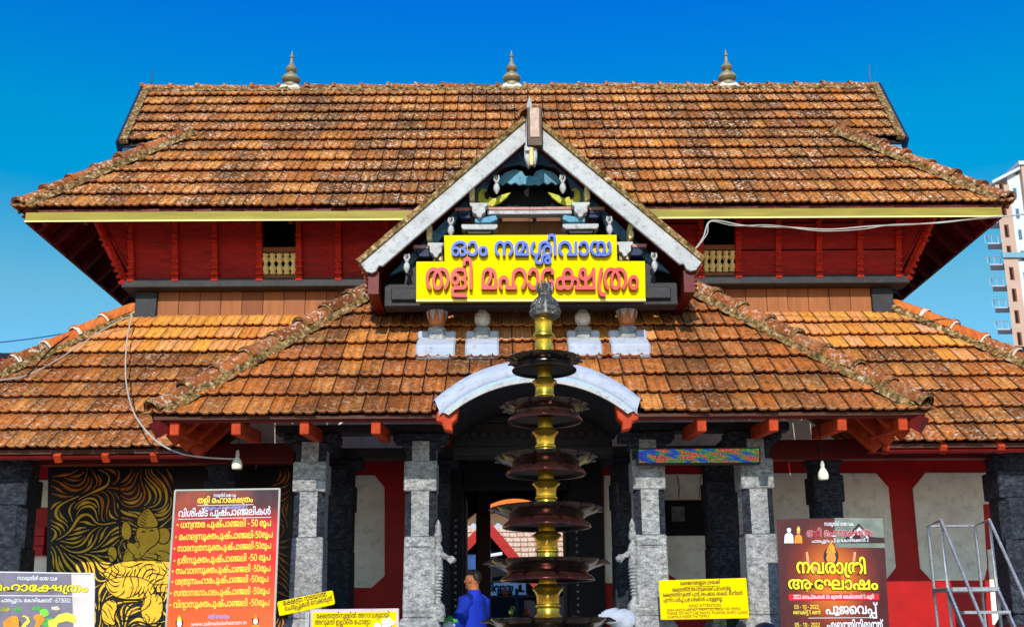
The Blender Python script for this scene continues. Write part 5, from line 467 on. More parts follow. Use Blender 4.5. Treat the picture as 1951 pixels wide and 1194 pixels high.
# ---------------------------------------------------------------- roof pieces
PROF = [(.01, .006), (.03, .022), (.06, .026), (.11, .012), (.17, .004), (.40, .004), (.47, .019), (.53, .019), (.60, .004), (.84, .004), (.90, .012), (.975, .016), (.99, .004)]
def clip(b, planes):
    bm = bmesh.new()
    if b.t: la, lb_ = bm.verts.layers.float.new('a'), bm.verts.layers.float.new('b')
    vs = [bm.verts.new(p) for p in b.v]
    if b.t:
        la, lb_ = bm.verts.layers.float['a'], bm.verts.layers.float['b']
        for q, t in zip(vs, b.t): q[la], q[lb_] = t
    for f, mi in zip(b.f, b.m):
        try: bm.faces.new([vs[i] for i in f]).material_index = mi
        except ValueError: pass
    for co, no in planes:
        bmesh.ops.bisect_plane(bm, geom=bm.verts[:]+bm.edges[:]+bm.faces[:], plane_co=co, plane_no=no, clear_outer=True)
    r = B(); bm.verts.index_update(); r.v = [v.co.copy() for v in bm.verts]
    if b.t: r.t = [(v[la], v[lb_]) for v in bm.verts]
    for f in bm.faces: r.f.append(tuple(v.index for v in f.verts)); r.m.append(f.material_index)
    bm.free(); return r
def join(*bs):
    r = B()
    for b in bs:
        o = len(r.v); r.v += b.v; r.f += [tuple(i+o for i in f) for f in b.f]; r.m += b.m; r.t += b.t
    return r
def tiles(e0, U, V, width, rows, gauge, tw=.225, mifn=None, u_start=0, first=0):
    """courses of grooved clay tiles on a slope: e0 eave corner, U along the eave, V up the slope"""
    U, V, e0 = Vector(U).normalized(), Vector(V).normalized(), Vector(e0); N = U.cross(V).normalized()
    b = B(); n = int(width/tw)+2; flip = N.z < 0
    if flip: N = -N
    for r in range(first, rows):
        ph = random.choice((0, .5))*tw+random.uniform(-.03, .03)*tw; dip = 0
        sag = random.uniform(-.006, .006)
        for c in range(-1, n):
            u0 = c*tw+ph+u_start; v0 = r*gauge+random.choice((1, 1, 1, 2.2))*random.uniform(-.009, .009)+sag; lift = random.uniform(0, .007)
            sk = random.uniform(-.016, .016); hgt = .058
            top = gauge+.05
            vs = []
            for (t, z) in PROF:
                x = u0+t*tw
                vs.append(e0+U*x+V*(v0+sk*t)+N*(hgt+z+lift))
            for (t, z) in PROF:
                x = u0+t*tw
                vs.append(e0+U*x+V*(v0+top)+N*(z*.8+.002))
            for (t, z) in PROF:
                x = u0+t*tw
                vs.append(e0+U*x+V*(v0+sk*t+.012)+N*(hgt+z*1.0+lift-.028))
            k = len(PROF)
            fs = [(i, i+1, k+i+1, k+i) for i in range(k-1)]+[(2*k+i, 2*k+i+1, i+1, i) for i in range(k-1)]
            b.add(vs, fs, mifn(r, (u0+.5*tw), c) if mifn else 0)
            b.t += [(t, 0) for t, _ in PROF]+[(t, 1) for t, _ in PROF]+[(t, 0) for t, _ in PROF]
    return b
def under(pts, name, mat, parent, thick=.03):
    """boarded underside: polygon slab"""
    b = B(); pts = [Vector(p) for p in pts]; n = (pts[1]-pts[0]).cross(pts[2]-pts[0]).normalized()
    if n.z < 0: n = -n
    k = len(pts); b.add(pts+[p-n*thick for p in pts], [tuple(range(k)), tuple(range(2*k-1, k-1, -1))]+[(i, (i+1) % k, k+(i+1) % k, k+i) for i in range(k)])
    return b.build(name, mat, parent)
def cap_run(p0, p1, seg, wd, ht, name, mat, parent, collar=None, moss=None, cmat=None, upv=(0, 0, 1), newn=0, newmat=None, bedw=1.25):
    """a run of half round ridge tiles from the low end p0 to the high end p1, bedded in mortar"""
    p0, p1 = Vector(p0), Vector(p1); L = (p1-p0).length; d = (p1-p0)/L; n = max(1, round(L/seg)); s = L/n
    up = Vector(upv); rt = d.cross(up).normalized(); up = rt.cross(d)
    b = B(); K = 8; mb = B(); bed = B()
    for i in range(n):
        a = i*s-.04; e = (i+1)*s+.01; vs = []
        jz = random.uniform(-.008, .008); jx = random.uniform(-.012, .012)
        for q, (t, wm, lift) in enumerate(((a, 1.12, .022), (a+.05, 1.1, .018), (a+.06, 1.0, .01), (e, .92, -.006))):
            for j in range(K+1):
                an = math.pi*j/K
                x = -math.cos(an)*wd/2*wm; z = (math.sin(an)**.8)*ht*wm
                vs.append(p0+d*t+rt*(x+jx)+up*(z+lift+jz))
        fs = [(q*(K+1)+j, q*(K+1)+j+1, (q+1)*(K+1)+j+1, (q+1)*(K+1)+j) for q in range(3) for j in range(K)]
        o = len(vs)
        for j in range(K+1):
            an = math.pi*j/K; x = -math.cos(an)*wd/2*.95; z = (math.sin(an)**.8)*ht*.92
            vs.append(p0+d*(a+.004)+rt*(x+jx)+up*(z+jz))
        fs += [(o+j, o+j+1, j+1, j) for j in range(K)]
        b.add(vs, fs, 1 if (newmat and i >= n-newn) else 0)
        if collar and (collar == 'all' or i >= n-newn-1):
            vs = []
            for t, wm in ((a-.02, 1.0), (a-.012, 1.08), (a+.025, 1.09), (a+.035, 1.0)):
                for j in range(K+1):
                    an = math.pi*j/K; q = random.uniform(.95, 1.06)
                    vs.append(p0+d*t-rt*math.cos(an)*wd/2*wm*q+up*((math.sin(an)**.8)*ht*wm*q+.014))
            mb.add(vs, [(q*(K+1)+j, q*(K+1)+j+1, (q+1)*(K+1)+j+1, (q+1)*(K+1)+j) for q in range(3) for j in range(K)])
    o = b.build(name, [mat, newmat] if newmat else mat, parent, smooth=True, clean=False)
    if mb.f: mb.build('mortar_collar', m_mortar if newmat else m_moss, o, smooth=True, clean=False)
    # lumpy mortar bed either side
    m = int(L/.05); vs = []
    for i in range(m+1):
        t = L*i/m
        for sgn in (-1, 1):
            w0 = wd/2*bedw*random.uniform(.8, 1.2)
            vs += [p0+d*t+rt*sgn*wd*.44+up*(ht*.22+random.uniform(-.03, .015)), p0+d*t+rt*sgn*w0+up*random.uniform(-.02, .02), p0+d*t+rt*sgn*(w0+.03)+up*-.07]
    fs = []
    for i in range(m):
        for q in (0, 3):
            for k in (0, 1): fs.append((i*6+q+k, i*6+q+k+1, (i+1)*6+q+k+1, (i+1)*6+q+k))
    bed.add(vs, fs); bo = bed.build('mortar_bed', cmat or m_moss, o, smooth=True, clean=False)
    return o

# ================================================================ the ground
g = B(); g.box(-400, 400, -60, 10.6, -.5, 0); structure(g.build('ground', m_ground))
g = B(); g.box(-400, 400, 10.605, 600, -.5, -.004); structure(g.build('courtyard_ground', plain('pale_courtyard_paving', (176, 160, 140), .9, .15, .6)))

# ================================================================ the temple
T = thing('temple_gatehouse', 'two storeyed wooden temple gatehouse with tiled hip roofs, red eaves screen and stone pillared porch', 'temple', (.2, 14, 0))
CX = .18; PX = .37                       # centre lines of the hall and of its porch
# ---- plinth and floors
b = B(); b.box(-9, 9.4, 11.9, 14.0, -.3, .62); b.box(-2.75, 3.45, 10.75, 11.9, -.3, .62); b.box(-9, 9.4, 14.0, 17.9, -.3, .7); b.box(-1.3, 2.05, 10.3, 10.75, -.3, .3)
b.build('plinth', m_concrete, T, bevel=.015)

# ---- upper roof
UY, UZ, UK, UH = 12.9, 7.02, 1.115, 6.53          # eave line, slope and half width
RY = 15.93; RZ = UZ+UK*(RY-UY); UL = math.hypot(1, UK)
Vf = Vector((0, 1, UK)).normalized(); g_up = (RY-UY)*UL/12.0
Ysp = UY+g_up*6.05/UL                               # where the gablet begins
xh = UH-(Ysp-UY)                                    # half width at the hip top
full = tiles((CX-UH-.3, UY, UZ), (1, 0, 0), Vf, 2*UH+.6, 7, g_up)
s2 = 1/math.sqrt(2)
lowp = clip(full, [((CX-UH-.02, UY, 0), (-s2, s2, 0)), ((CX+UH+.02, UY, 0), (s2, s2, 0))])
upp = tiles((CX-6.5, UY, UZ), (1, 0, 0), Vf, 13.0, 12, g_up, first=6)
BL0 = Vector((CX-5.80, UY+g_up*6/UL, 0)); BL1 = Vector((CX-6.08, RY, 0))
dxb, dyb = BL1.x-BL0.x, BL1.y-BL0.y
upp = clip(upp, [(BL0, (-dyb, dxb, 0)), ((2*CX-BL0.x, BL0.y, 0), (dyb, dxb, 0)), ((0, RY, 0), (0, 1, 0))])
UR = join(lowp, upp).build('upper_roof', m_tile_up, T, clean=False)
# side and back slopes
BY = 2*RY-UY
for sgn in (-1, 1):
    e0 = (CX+sgn*UH, BY if sgn < 0 else UY, UZ); U = (0, -1, 0) if sgn < 0 else (0, 1, 0)
    b = tiles(e0, U, (-sgn, 0, UK), BY-UY, 6, g_up)
    xl = CX+sgn*UH
    b = clip(b, [((xl, UY, 0), (-sgn*s2, -s2, 0)), ((xl, BY, 0), (-sgn*s2, s2, 0))])
    b.build('roof_slope', m_tile_up, UR, clean=False)
bk = tiles((CX+UH+.3, BY, UZ), (-1, 0, 0), (0, -1, UK), 2*UH+.6, 12, g_up)
bk = clip(bk, [((CX-UH, BY, 0), (-s2, -s2, 0)), ((CX+UH, BY, 0), (s2, -s2, 0)), ((0, RY, 0), (0, -1, 0))])
bk.build('roof_slope', m_tile_up, UR, clean=False)
# ridge, hips
cap_run((CX-6.1, RY, RZ-.03), (CX+6.1, RY, RZ-.03), .46, .22, .10, 'ridge_cap', m_ridge, UR, bedw=1.12)
HZ = UZ+UK*(Ysp-UY)
for sgn in (-1, 1):
    c0 = Vector((CX+sgn*(UH-.04), UY+.04, UZ+.07)); c1 = Vector((CX+sgn*(xh-.12), Ysp+.12, HZ+.2))
    d = (c1-c0); cap_run(c0, c1, .42, .25, .11, 'hip_cap', m_ridge, UR, bedw=1.12)
    c0b = Vector((c0.x, BY+.08, c0.z)); c1b = Vector((c1.x, BY-(Ysp-UY)-.12, c1.z))
    cap_run(c0b, c1b, .42, .30, .16, 'hip_cap', m_ridge, UR)
    # verge of the gablet and its barge board
    p0 = Vector((CX+sgn*(5.80-.02), BL0.y-.05, UZ+UK*(BL0.y-.05-UY)+.03)); p1 = Vector((CX+sgn*6.06, RY, RZ+.06))
    b = B(); b.beam(p0+Vector((0, 0, .02)), p1, .13, .07, (0, -.5, .5)); b.build('gablet_verge', m_moss, UR)
    b = B(); dz = Vector((sgn*.06, -.02, -.10)); b.beam(p0+dz, p1+dz, .035, .2, (0, -.6, .6))
    q0 = Vector((p0.x, BY-(p0.y-UY), p0.z)); b.beam(q0+dz, p1+dz, .035, .2, (0, .6, .6)); b.build('bargeboard', m_navy, UR)
    b = B(); xx = CX+sgn*(xh+.02); b.add([(xx, Ysp-.02, HZ-.1), (xx, BY-(Ysp-UY)+.02, HZ-.1), (xx, RY, RZ-.1), (xx-sgn*.05, Ysp-.02, HZ-.1), (xx-sgn*.05, BY-(Ysp-UY)+.02, HZ-.1), (xx-sgn*.05, RY, RZ-.1)], [(0, 1, 2), (3, 4, 5), (0, 1, 4, 3), (1, 2, 5, 4), (0, 2, 5, 3)]); b.build('gablet_wall', m_black, UR)
    # little eave board under the gablet overhang
    b = B(); b.box(*sorted((CX+sgn*xh*.97, CX+sgn*5.78)), BL0.y-.02, BL0.y+.03, p0.z-.22, p0.z-.08); b.build('gablet_eave_board', m_teal if sgn > 0 else m_navy, UR)
    # spike on the ridge end
    b = B(); px_ = CX+sgn*6.0; b.tube([(px_, RY, RZ+.05), (px_, RY, RZ+.2), (px_+.01*sgn, RY, RZ+.42)], [.02, .016, .006]); b.build('lightning_rod', m_wireblue, UR)
# under the gablet
under([(CX-5.8, BL0.y, RZ-UK*(RY-BL0.y)-.06), (CX+5.8, BL0.y, RZ-UK*(RY-BL0.y)-.06), (CX+6.05, RY, RZ-.06), (CX-6.05, RY, RZ-.06)], 'gablet_soffit', m_black, UR)
# finials
FPROF = [(.20, -.06), (.19, .0), (.115, .02), (.10, .05), (.175, .07), (.215, .12), (.21, .17), (.16, .23), (.09, .27), (.06, .30), (.065, .32), (.115, .345), (.135, .385), (.115, .43), (.065, .49), (.04, .56), (.03, .64), (.026, .66), (.05, .68), (.052, .70), (.028, .725), (.02, .75), (.006, .84)]
for px, py in ((554, 163), (975, 161), (1386, 158)):
    x = ax(px, py, RY); b = B(); b.lathe([(r_*.72, RZ+.07+z*.76) for r_, z in FPROF], (x, RY), 20)
    f = b.build('finial', m_brass_old, UR, smooth=True)
    b = B(); b.taper((x, RY), .40, .30, .28, .22, RZ-.06, RZ+.06); b.build('mortar_pad', m_mortar, f, bevel=.03)
# fascia of the upper eave: yellow board, the tilted front one
b = B(); zt = UZ-.015; b.box(CX-6.42, CX+6.42, UY+.03, UY+.07, zt-.135, zt-.012)
UF = b.build('fascia_board', m_yellow_fascia, UR, bevel=.006)
b = B(); b.box(CX-6.42, CX+6.42, UY+.018, UY+.029, zt-.15, zt-.132); b.build('fascia_lip', m_signE if False else plain('pale_yellow_lip', (236, 226, 150), .6, .1, 4), UF)
b = B(); b.box(CX-6.44, CX+6.44, UY+.04, UY+.08, zt-.01, zt+.03); b.build('eave_batten', m_redwood, UR)
for sgn in (-1, 1):
    b = B(); x = CX+sgn*6.44; b.box(*sorted((x, x-sgn*.05)), UY+.075, BY-.05, zt-.14, zt-.01); b.build('side_fascia', m_soffit, UR)
# boarded soffits of the upper roof
dn = .07
def usof(p): return [(x, y, z-dn) for x, y, z in p]
gx = CX-UH; hx = CX+UH
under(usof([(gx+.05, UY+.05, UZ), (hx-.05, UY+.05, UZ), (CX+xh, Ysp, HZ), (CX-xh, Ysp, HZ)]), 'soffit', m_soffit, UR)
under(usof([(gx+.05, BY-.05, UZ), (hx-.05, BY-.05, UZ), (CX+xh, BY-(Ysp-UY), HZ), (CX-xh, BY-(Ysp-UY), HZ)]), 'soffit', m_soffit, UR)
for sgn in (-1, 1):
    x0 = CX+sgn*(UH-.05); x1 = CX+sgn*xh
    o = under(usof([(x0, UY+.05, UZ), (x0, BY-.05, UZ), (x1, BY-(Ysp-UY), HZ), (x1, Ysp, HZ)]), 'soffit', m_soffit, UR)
    b = B()
    for k in range(11):
        y = UY+.35+k*.52
        lim = min(1.7, y-UY, BY-y)
        b.beam((x0-sgn*.06, y, UZ-.16), (x0-sgn*lim, y, UZ-.16+UK*(lim-.06)), .07, .1)
    b.build('soffit_rafter', m_soffit, o)
b = B()
for k in range(24):
    x = CX-6.2+k*12.4/23; lim = min(1.2, x-gx, hx-x)
    b.beam((x, UY+.1, UZ-.14), (x, UY+.1+lim, UZ-.14+UK*lim), .06, .09)
b.build('soffit_rafter', m_redwood, UR)

# ---- upper storey: black sill beam, red flared screen with brackets, plank wall
WY = 14.0; WH = 5.28; SZ = 6.37
b = B(); b.box(CX-5.42, CX+5.46, 13.78, WY+.1, SZ-.13, SZ); SB = b.build('sill_beam', m_black, T, bevel=.01)
for sgn in (-1, 1):
    b = B(); x = CX+sgn*5.36; b.box(*sorted((x-.06, x+.06)), WY+.1, 17.8, SZ-.13, SZ); b.build('side_beam', m_black, SB)
b = B(); n = 34; x0 = CX-WH+.3; x1 = CX+WH-.3
for k in range(n):
    a = x0+(x1-x0)*k/n; e = x0+(x1-x0)*(k+1)/n
    b.box(a+.003, e-.003, WY+random.uniform(0, .008), WY+.06, 5.4, SZ-.13)
PW = b.build('plank_wall', m_plank, T, bevel=.004)
for sgn in (-1, 1):
    b = B(); x = CX+sgn*WH; b.box(*sorted((x, x-sgn*.30)), WY-.035, WY+.25, 5.4, SZ-.13); b.build('corner_post', m_black, PW, bevel=.01)
    b = B(); b.box(*sorted((x, x-sgn*.06)), WY+.25, 17.8, 5.2, SZ-.13); b.build('side_wall', m_redwood, PW)
b = B(); b.box(CX-WH, CX+WH, 17.75, 17.8, 4.75, 8.2); b.box(CX-WH, -1.2, 17.75, 17.8, .7, 4.745); b.box(1.7, CX+WH, 17.75, 17.8, .7, 4.745); b.build('rear_wall', m_redwood, PW)
# flared screen between Y 13.86 (bottom) and 13.12 (top)
SB0 = (13.86, SZ); SB1 = (13.56, 7.45)
def scr(x, t, out=0):      # point on the screen: t 0 bottom .. 1 top, x measured at the bottom
    y = SB0[0]+(SB1[0]-SB0[0])*t; z = SB0[1]+(SB1[1]-SB0[1])*t
    return Vector((x, y-out*.94, z-out*.3))
brx_px = [(252, 530), (336, 532), (411, 532), (496, 532), (571, 531), (646, 531), (1334, 522), (1405, 520), (1481, 518), (1558, 516), (1636, 515), (1709, 513)]
brx = [ax(px, py, 13.84) for px, py in brx_px]
edge = [CX-5.30]+brx[:6]+[-1.6, -.95, -.3, .35, 1.0, 1.65, 2.2]+brx[6:]+[CX+5.34]
wins = (3, 13-0)                               # bays left open for the two windows
SCR = None
b = B(); bay = []
for i in range(len(edge)-1):
    a, e = edge[i], edge[i+1]
    is_win = abs(a-brx[3]) < 1e-6 or abs(a-brx[6]) < 1e-6
    if is_win: bay.append((a, e)); continue
    nb = 3 if a > 2 else 1
    for q in range(nb):
        t0, t1 = (q/nb, (q+1)/nb-(.02 if nb > 1 and q < nb-1 else 0)); o_ = .02*(nb-1-q) if nb > 1 else 0
        pts = [scr(a, t0, o_), scr(e, t0, o_), scr(e, t1, o_+.012), scr(a, t1, o_+.012)]
        b.add(pts+[p+Vector((0, .035, .02)) for p in pts], [(0, 1, 2, 3), (7, 6, 5, 4), (0, 4, 5, 1), (1, 5, 6, 2), (2, 6, 7, 3), (3, 7, 4, 0)])
SCR = b.build('eave_screen', m_redpanel, T)
for sgn in (-1, 1):          # side wings of the screen, flaring out to the corner strut
    b = B(); p = scr(edge[0] if sgn < 0 else edge[-1], 0); q = Vector((p.x+sgn*.46, 13.3, 7.32)); u = scr(edge[0] if sgn < 0 else edge[-1], 1)
    tri = [p, u, q]; b.add(tri+[v+Vector((0, .04, .0)) for v in tri], [(0, 1, 2), (5, 4, 3), (0, 3, 4, 1), (1, 4, 5, 2), (2, 5, 3, 0)])
    w4 = [p, Vector((p.x, 17.8, p.z)), Vector((q.x, 17.8, q.z)), q]; b.add(w4+[v-Vector((sgn*.04, 0, 0)) for v in w4], [(0, 1, 2, 3), (4, 5, 6, 7), (0, 1, 5, 4), (3, 2, 6, 7)])
    b.build('screen_wing', m_redpanel, SCR)
def bracket(x, side=0):
    b = B(); N = Vector((0, -.94, -.3)); U = Vector((1, 0, 0))
    p0 = scr(x, -.02); p1 = scr(x, 1)
    if side: p0 = scr(x, -.02)+Vector((side*.02, 0, 0)); p1 = Vector((x+side*.40, 13.27, 7.30))
    d = (p1-p0).normalized(); L = (p1-p0).length
    rt = Vector((1, 0, 0)) if not side else Vector((.8, side*.6, 0)); nn = d.cross(rt).normalized()
    if nn.z > 0: nn = -nn
    def blk(t0, t1, w_, dep):
        a = p0+d*L*t0; e = p0+d*L*t1
        vs = [p+rt*s_*w_/2+nn*h for p in (a, e) for h in (-.02, dep) for s_ in (-1, 1)]
        b.add(vs, [(0, 2, 3, 1), (4, 5, 7, 6), (0, 1, 5, 4), (2, 6, 7, 3), (0, 4, 6, 2), (1, 3, 7, 5)])
    blk(.0, 1, .075, .055)
    for k, (a, e) in enumerate(((.0, .045), (.075, .115), (.15, .185), (.225, .265))): blk(a, e, .098, .10-.008*k)
    blk(.47, .50, .09, .085); blk(.54, .57, .09, .08); blk(.30, .46, .082, .066)
    return b.build('bracket', m_bracket, SCR, bevel=.006)
for x in brx: bracket(x)
for x in edge[7:14]: bracket(x)
bracket(CX-5.36, -1); bracket(CX+5.40, 1)
for a, e in bay:
    b = B(); zt = 7.0
    p = [scr(a, 0), scr(e, 0), scr(e, 1), scr(a, 1)]
    back = [v+Vector((0, .75, 0)) for v in p]
    b.add(p+back, [(4, 5, 6, 7), (0, 4, 7, 3), (1, 5, 6, 2), (0, 1, 5, 4), (3, 2, 6, 7)])
    W = b.build('window', m_void, T)
    b = B(); b.beam(scr(a+.03, .36, .01), scr(e-.03, .36, .01), .05, .07); b.build('window_sill', m_plank, W, bevel=.004)
    b = B(); b.beam(scr(a+.03, .03, .01), scr(e-.03, .03, .01), .05, .05); b.build('bottom_rail', m_plank, W, bevel=.004)
    b = B(); k = 5; dz = scr(0, .32)-scr(0, .06)
    for i in range(k):
        x = a+.03+(e-a-.06)*(i+.5)/k; p0 = scr(x, .06, .02); ax_ = dz.normalized(); Lz = dz.length; r0 = (e-a)/k*.46
        vs = []; prof = [(.75, 0), (.95, .06), (.7, .14), (1, .28), (.98, .34), (.5, .46), (.5, .54), (.98, .66), (1, .72), (.7, .86), (.95, .94), (.75, 1)]
        o1 = Vector((1, 0, 0)); o2 = ax_.cross(o1)
        for r_, t in prof:
            for j in range(10):
                an = 2*math.pi*j/10; vs.append(p0+ax_*Lz*t+(o1*math.cos(an)+o2*math.sin(an))*r0*r_)
        b.add(vs, [(q*10+j, q*10+(j+1) % 10, (q+1)*10+(j+1) % 10, (q+1)*10+j) for q in range(len(prof)-1) for j in range(10)])
    b.build('balustrade', m_cream, W, smooth=True)

# ---- lower roof: two front slopes beside the porch, hipped at the outer corners
LY, LZ, LK = 11.7, 3.62, .98; LL = math.hypot(1, LK); g_lo = (14.02-LY)*LL/9
lx = CX-5.36-(14.05-LY); rx = CX+5.42+(14.05-LY)         # outer eave corners
def lowmat(r, u, c):
    return 1 if r >= 6 and not (random.random() < .03) else 0
def lowmat_r(r, u, c):
    if r >= 6: return 0 if (r == 6 and u > 2.55) else 1
    return 1 if (r == 5 and 1.35 < u < 1.8) else 0
cutL = PX-3.90; cutR = PX+3.92
bL = tiles((lx-.3, LY, LZ), (1, 0, 0), (0, 1, LK), cutL-lx+.3, 9, g_lo, .235, lowmat)
bL = clip(bL, [((lx, LY, 0), (-s2, s2, 0))])
bL = clip(bL, [((cutL, 0, 0), (1, 0, 0))])
LRL = bL.build('lower_roof', [m_tile_low, m_tile_new], T, clean=False)
bR = tiles((cutR-.0, LY, LZ), (1, 0, 0), (0, 1, LK), rx-cutR+.3, 9, g_lo, .235, lowmat_r)
bR = clip(bR, [((rx, LY, 0), (s2, s2, 0)), ((cutR, 0, 0), (-1, 0, 0))])
LRR = bR.build('lower_roof', [m_tile_low, m_tile_new], T, clean=False)
# parts of the lower slope that lie above the porch flanks
for sgn, par in ((-1, LRL), (1, LRR)):
    xa = cutL-.1 if sgn < 0 else cutR-2.3; b = tiles((xa, LY, LZ), (1, 0, 0), (0, 1, LK), 2.4, 9, g_lo, .235, lowmat, first=1)
    b = clip(b, [((cutL if sgn < 0 else cutR, 0, 0), (sgn, 0, 0))])
    edgeX = PX+sgn*3.9
    b = clip(b, [((edgeX, 0, 3.72), (-sgn*1.0, 0, -1.0))])
    b.build('roof_slope', [m_tile_low, m_tile_new], par, clean=False)
    xl = lx if sgn < 0 else rx
    b = tiles((xl, 18, LZ) if sgn < 0 else (xl, LY, LZ), (0, -1, 0) if sgn < 0 else (0, 1, 0), (-sgn, 0, LK), 6.3, 9, g_lo, .235)
    b = clip(b, [((xl, LY, 0), (-sgn*s2, -s2, 0))]); b.build('roof_slope', [m_tile_low, m_tile_new], par, clean=False)
    top = Vector((CX+sgn*5.34, 14.12, 6.02)); low = Vector((xl-sgn*.05, LY+.05, LZ+.08))
    cap_run(low, top, .44, .26, .12, 'hip_cap', m_ridge, par, collar='new', newn=3, newmat=m_ridge_new, bedw=1.15)
    # underside, rafters, red lintel
    xi = cutL+.15 if sgn < 0 else cutR-.15
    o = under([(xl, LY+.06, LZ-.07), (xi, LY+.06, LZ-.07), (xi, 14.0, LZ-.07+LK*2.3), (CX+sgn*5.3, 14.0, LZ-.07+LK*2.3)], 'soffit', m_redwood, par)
    b = B(); b.box(*sorted((xl-sgn*.1, xi+sgn*.05)), LY+.06, LY+.09, LZ-.03, LZ+.02); b.build('eave_board', m_eave, par)
for px in (112, 203, 295): 
    x = ax(px, 877, 11.8); b = B(); b.beam((x, 11.76, 3.53), (x, 12.5, 3.53+.7*LK), .085, .11); b.build('rafter_tail', m_rafter, LRL, bevel=.008)
for px in (1685, 1795, 1905):
    x = ax(px, 857, 11.8); b = B(); b.beam((x, 11.76, 3.56), (x, 12.5, 3.56+.7*LK), .085, .11); b.build('rafter_tail', m_rafter, LRR, bevel=.008)

# ---- porch roof
PY, PZ, PK, PH = 10.3, 3.70, .98, 3.91; PL = math.hypot(1, PK); g_p = .362
ARX = ax(1025, 770, 10.25)                      # centre of the eyebrow arch
def arc(hw, zf, za, n=24):                      # circular arc from foot to foot
    sag = za-zf; r = (hw*hw+sag*sag)/(2*sag); a0 = math.asin(hw/r)
    return [(ARX+r*math.sin(-a0+2*a0*i/n), za-r+r*math.cos(-a0+2*a0*i/n)) for i in range(n+1)]
A_in = arc(.90, 3.70, 4.04); A_f = arc(.985, 3.735, 4.15); A_ro = arc(1.08, 3.80, 4.36)
def porchmat(r, u, c):
    x = PX-PH-.3+u
    if r >= 4 and (-.98+(r == 4)*.12) < x < (1.62+(r == 5)*.12): return 0 if random.random() < .06 else 1
    return 0
b = tiles((PX-PH-.3, PY, PZ), (1, 0, 0), (0, 1, PK), 2*PH+.6, 8, g_p, .232, porchmat)
b = clip(b, [((PX-PH, PY, 0), (-s2, s2, 0)), ((PX+PH, PY, 0), (s2, s2, 0))])
# leave the opening of the arch free of tiles
keep = B(); keep.v = b.v; keep.t = b.t
rr_ = (1.08**2+.56**2)/(2*.56); zc = 4.36-rr_
for f, mi in zip(b.f, b.m):
    c = sum((b.v[i] for i in f), Vector())/len(f)
    if (c.x-ARX)**2+(c.z-.05-zc)**2 < (rr_-.03)**2 and abs(c.x-ARX) < 1.07: continue
    keep.f.append(f); keep.m.append(mi)
PR = keep.build('porch_roof', [m_tile_porch, m_tile_new], T, clean=False)
for sgn in (-1, 1):
    xl = PX+sgn*PH
    b = tiles((xl, 12.6, PZ) if sgn < 0 else (xl, PY, PZ), (0, -1, 0) if sgn < 0 else (0, 1, 0), (-sgn, 0, PK), 2.3, 8, g_p, .232)
    b = clip(b, [((xl, PY, 0), (-sgn*s2, -s2, 0))]); b.build('roof_slope', m_tile_porch, PR, clean=False)
    top = Vector((PX+sgn*1.92, 12.30, PZ+2.0*PK+.06)); low = Vector((xl-sgn*.06, PY+.06, PZ+.09))
    cap_run(low, top, .40, .25, .115, 'hip_cap', m_ridge, PR, bedw=1.15, collar='all')
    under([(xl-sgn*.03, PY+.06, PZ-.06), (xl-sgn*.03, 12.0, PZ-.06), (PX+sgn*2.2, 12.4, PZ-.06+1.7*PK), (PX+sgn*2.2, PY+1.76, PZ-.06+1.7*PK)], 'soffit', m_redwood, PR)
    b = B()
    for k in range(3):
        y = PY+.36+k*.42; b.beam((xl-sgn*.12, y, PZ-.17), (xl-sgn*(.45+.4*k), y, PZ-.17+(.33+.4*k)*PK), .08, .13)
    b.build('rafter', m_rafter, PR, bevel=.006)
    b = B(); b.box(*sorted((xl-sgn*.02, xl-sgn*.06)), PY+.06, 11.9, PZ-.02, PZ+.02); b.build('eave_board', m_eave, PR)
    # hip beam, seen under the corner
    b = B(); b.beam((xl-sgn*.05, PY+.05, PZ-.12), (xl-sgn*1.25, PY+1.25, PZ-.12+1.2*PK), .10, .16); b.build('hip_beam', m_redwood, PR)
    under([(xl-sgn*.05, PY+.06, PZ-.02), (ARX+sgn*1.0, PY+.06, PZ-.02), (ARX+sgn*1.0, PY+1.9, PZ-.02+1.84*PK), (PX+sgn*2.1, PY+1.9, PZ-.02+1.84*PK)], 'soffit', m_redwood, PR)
    b = B(); b.box(*sorted((xl-sgn*.04, ARX+sgn*.99)), PY+.02, PY+.05, PZ-.02, PZ+.02); b.build('eave_board', m_eave, PR, bevel=.004)
for px in (442, 572, 708, 1345, 1482, 1612, 325, 1728):
    x = ax(px, 808, 10.4); b = B()
    s_ = 1 if px < 1000 else -1; x += s_*.045
    b.beam((x, 10.38, PZ-.095), (x, 11.3, PZ-.02), .095, .135, mi=0)
    b.build('rafter', m_rafter, PR, bevel=.008)
# eyebrow arch
AR = None
b = B(); y0, y1 = 10.22, 10.29; n = len(A_in)
vs = [(x, y0, z) for x, z in A_in]+[(x, y0, z) for x, z in A_f]+[(x, y1, z) for x, z in A_in]+[(x, y1, z) for x, z in A_f]
for i in range(n-1): b.add([vs[i], vs[i+1], vs[n+i+1], vs[n+i]], [(0, 1, 2, 3)])
b2 = B(); b2.add(vs, [(i, i+1, n+i+1, n+i) for i in range(n-1)]+[(2*n+i+1, 2*n+i, 3*n+i, 3*n+i+1) for i in range(n-1)]+[(i+1, i, 2*n+i, 2*n+i+1) for i in range(n-1)]+[(n+i, n+i+1, 3*n+i+1, 3*n+i) for i in range(n-1)]+[(0, n, 3*n, 2*n), (n-1, 2*n-1, 4*n-1, 3*n-1)])
AR = b2.build('porch_arch', m_arch, T, smooth=True)
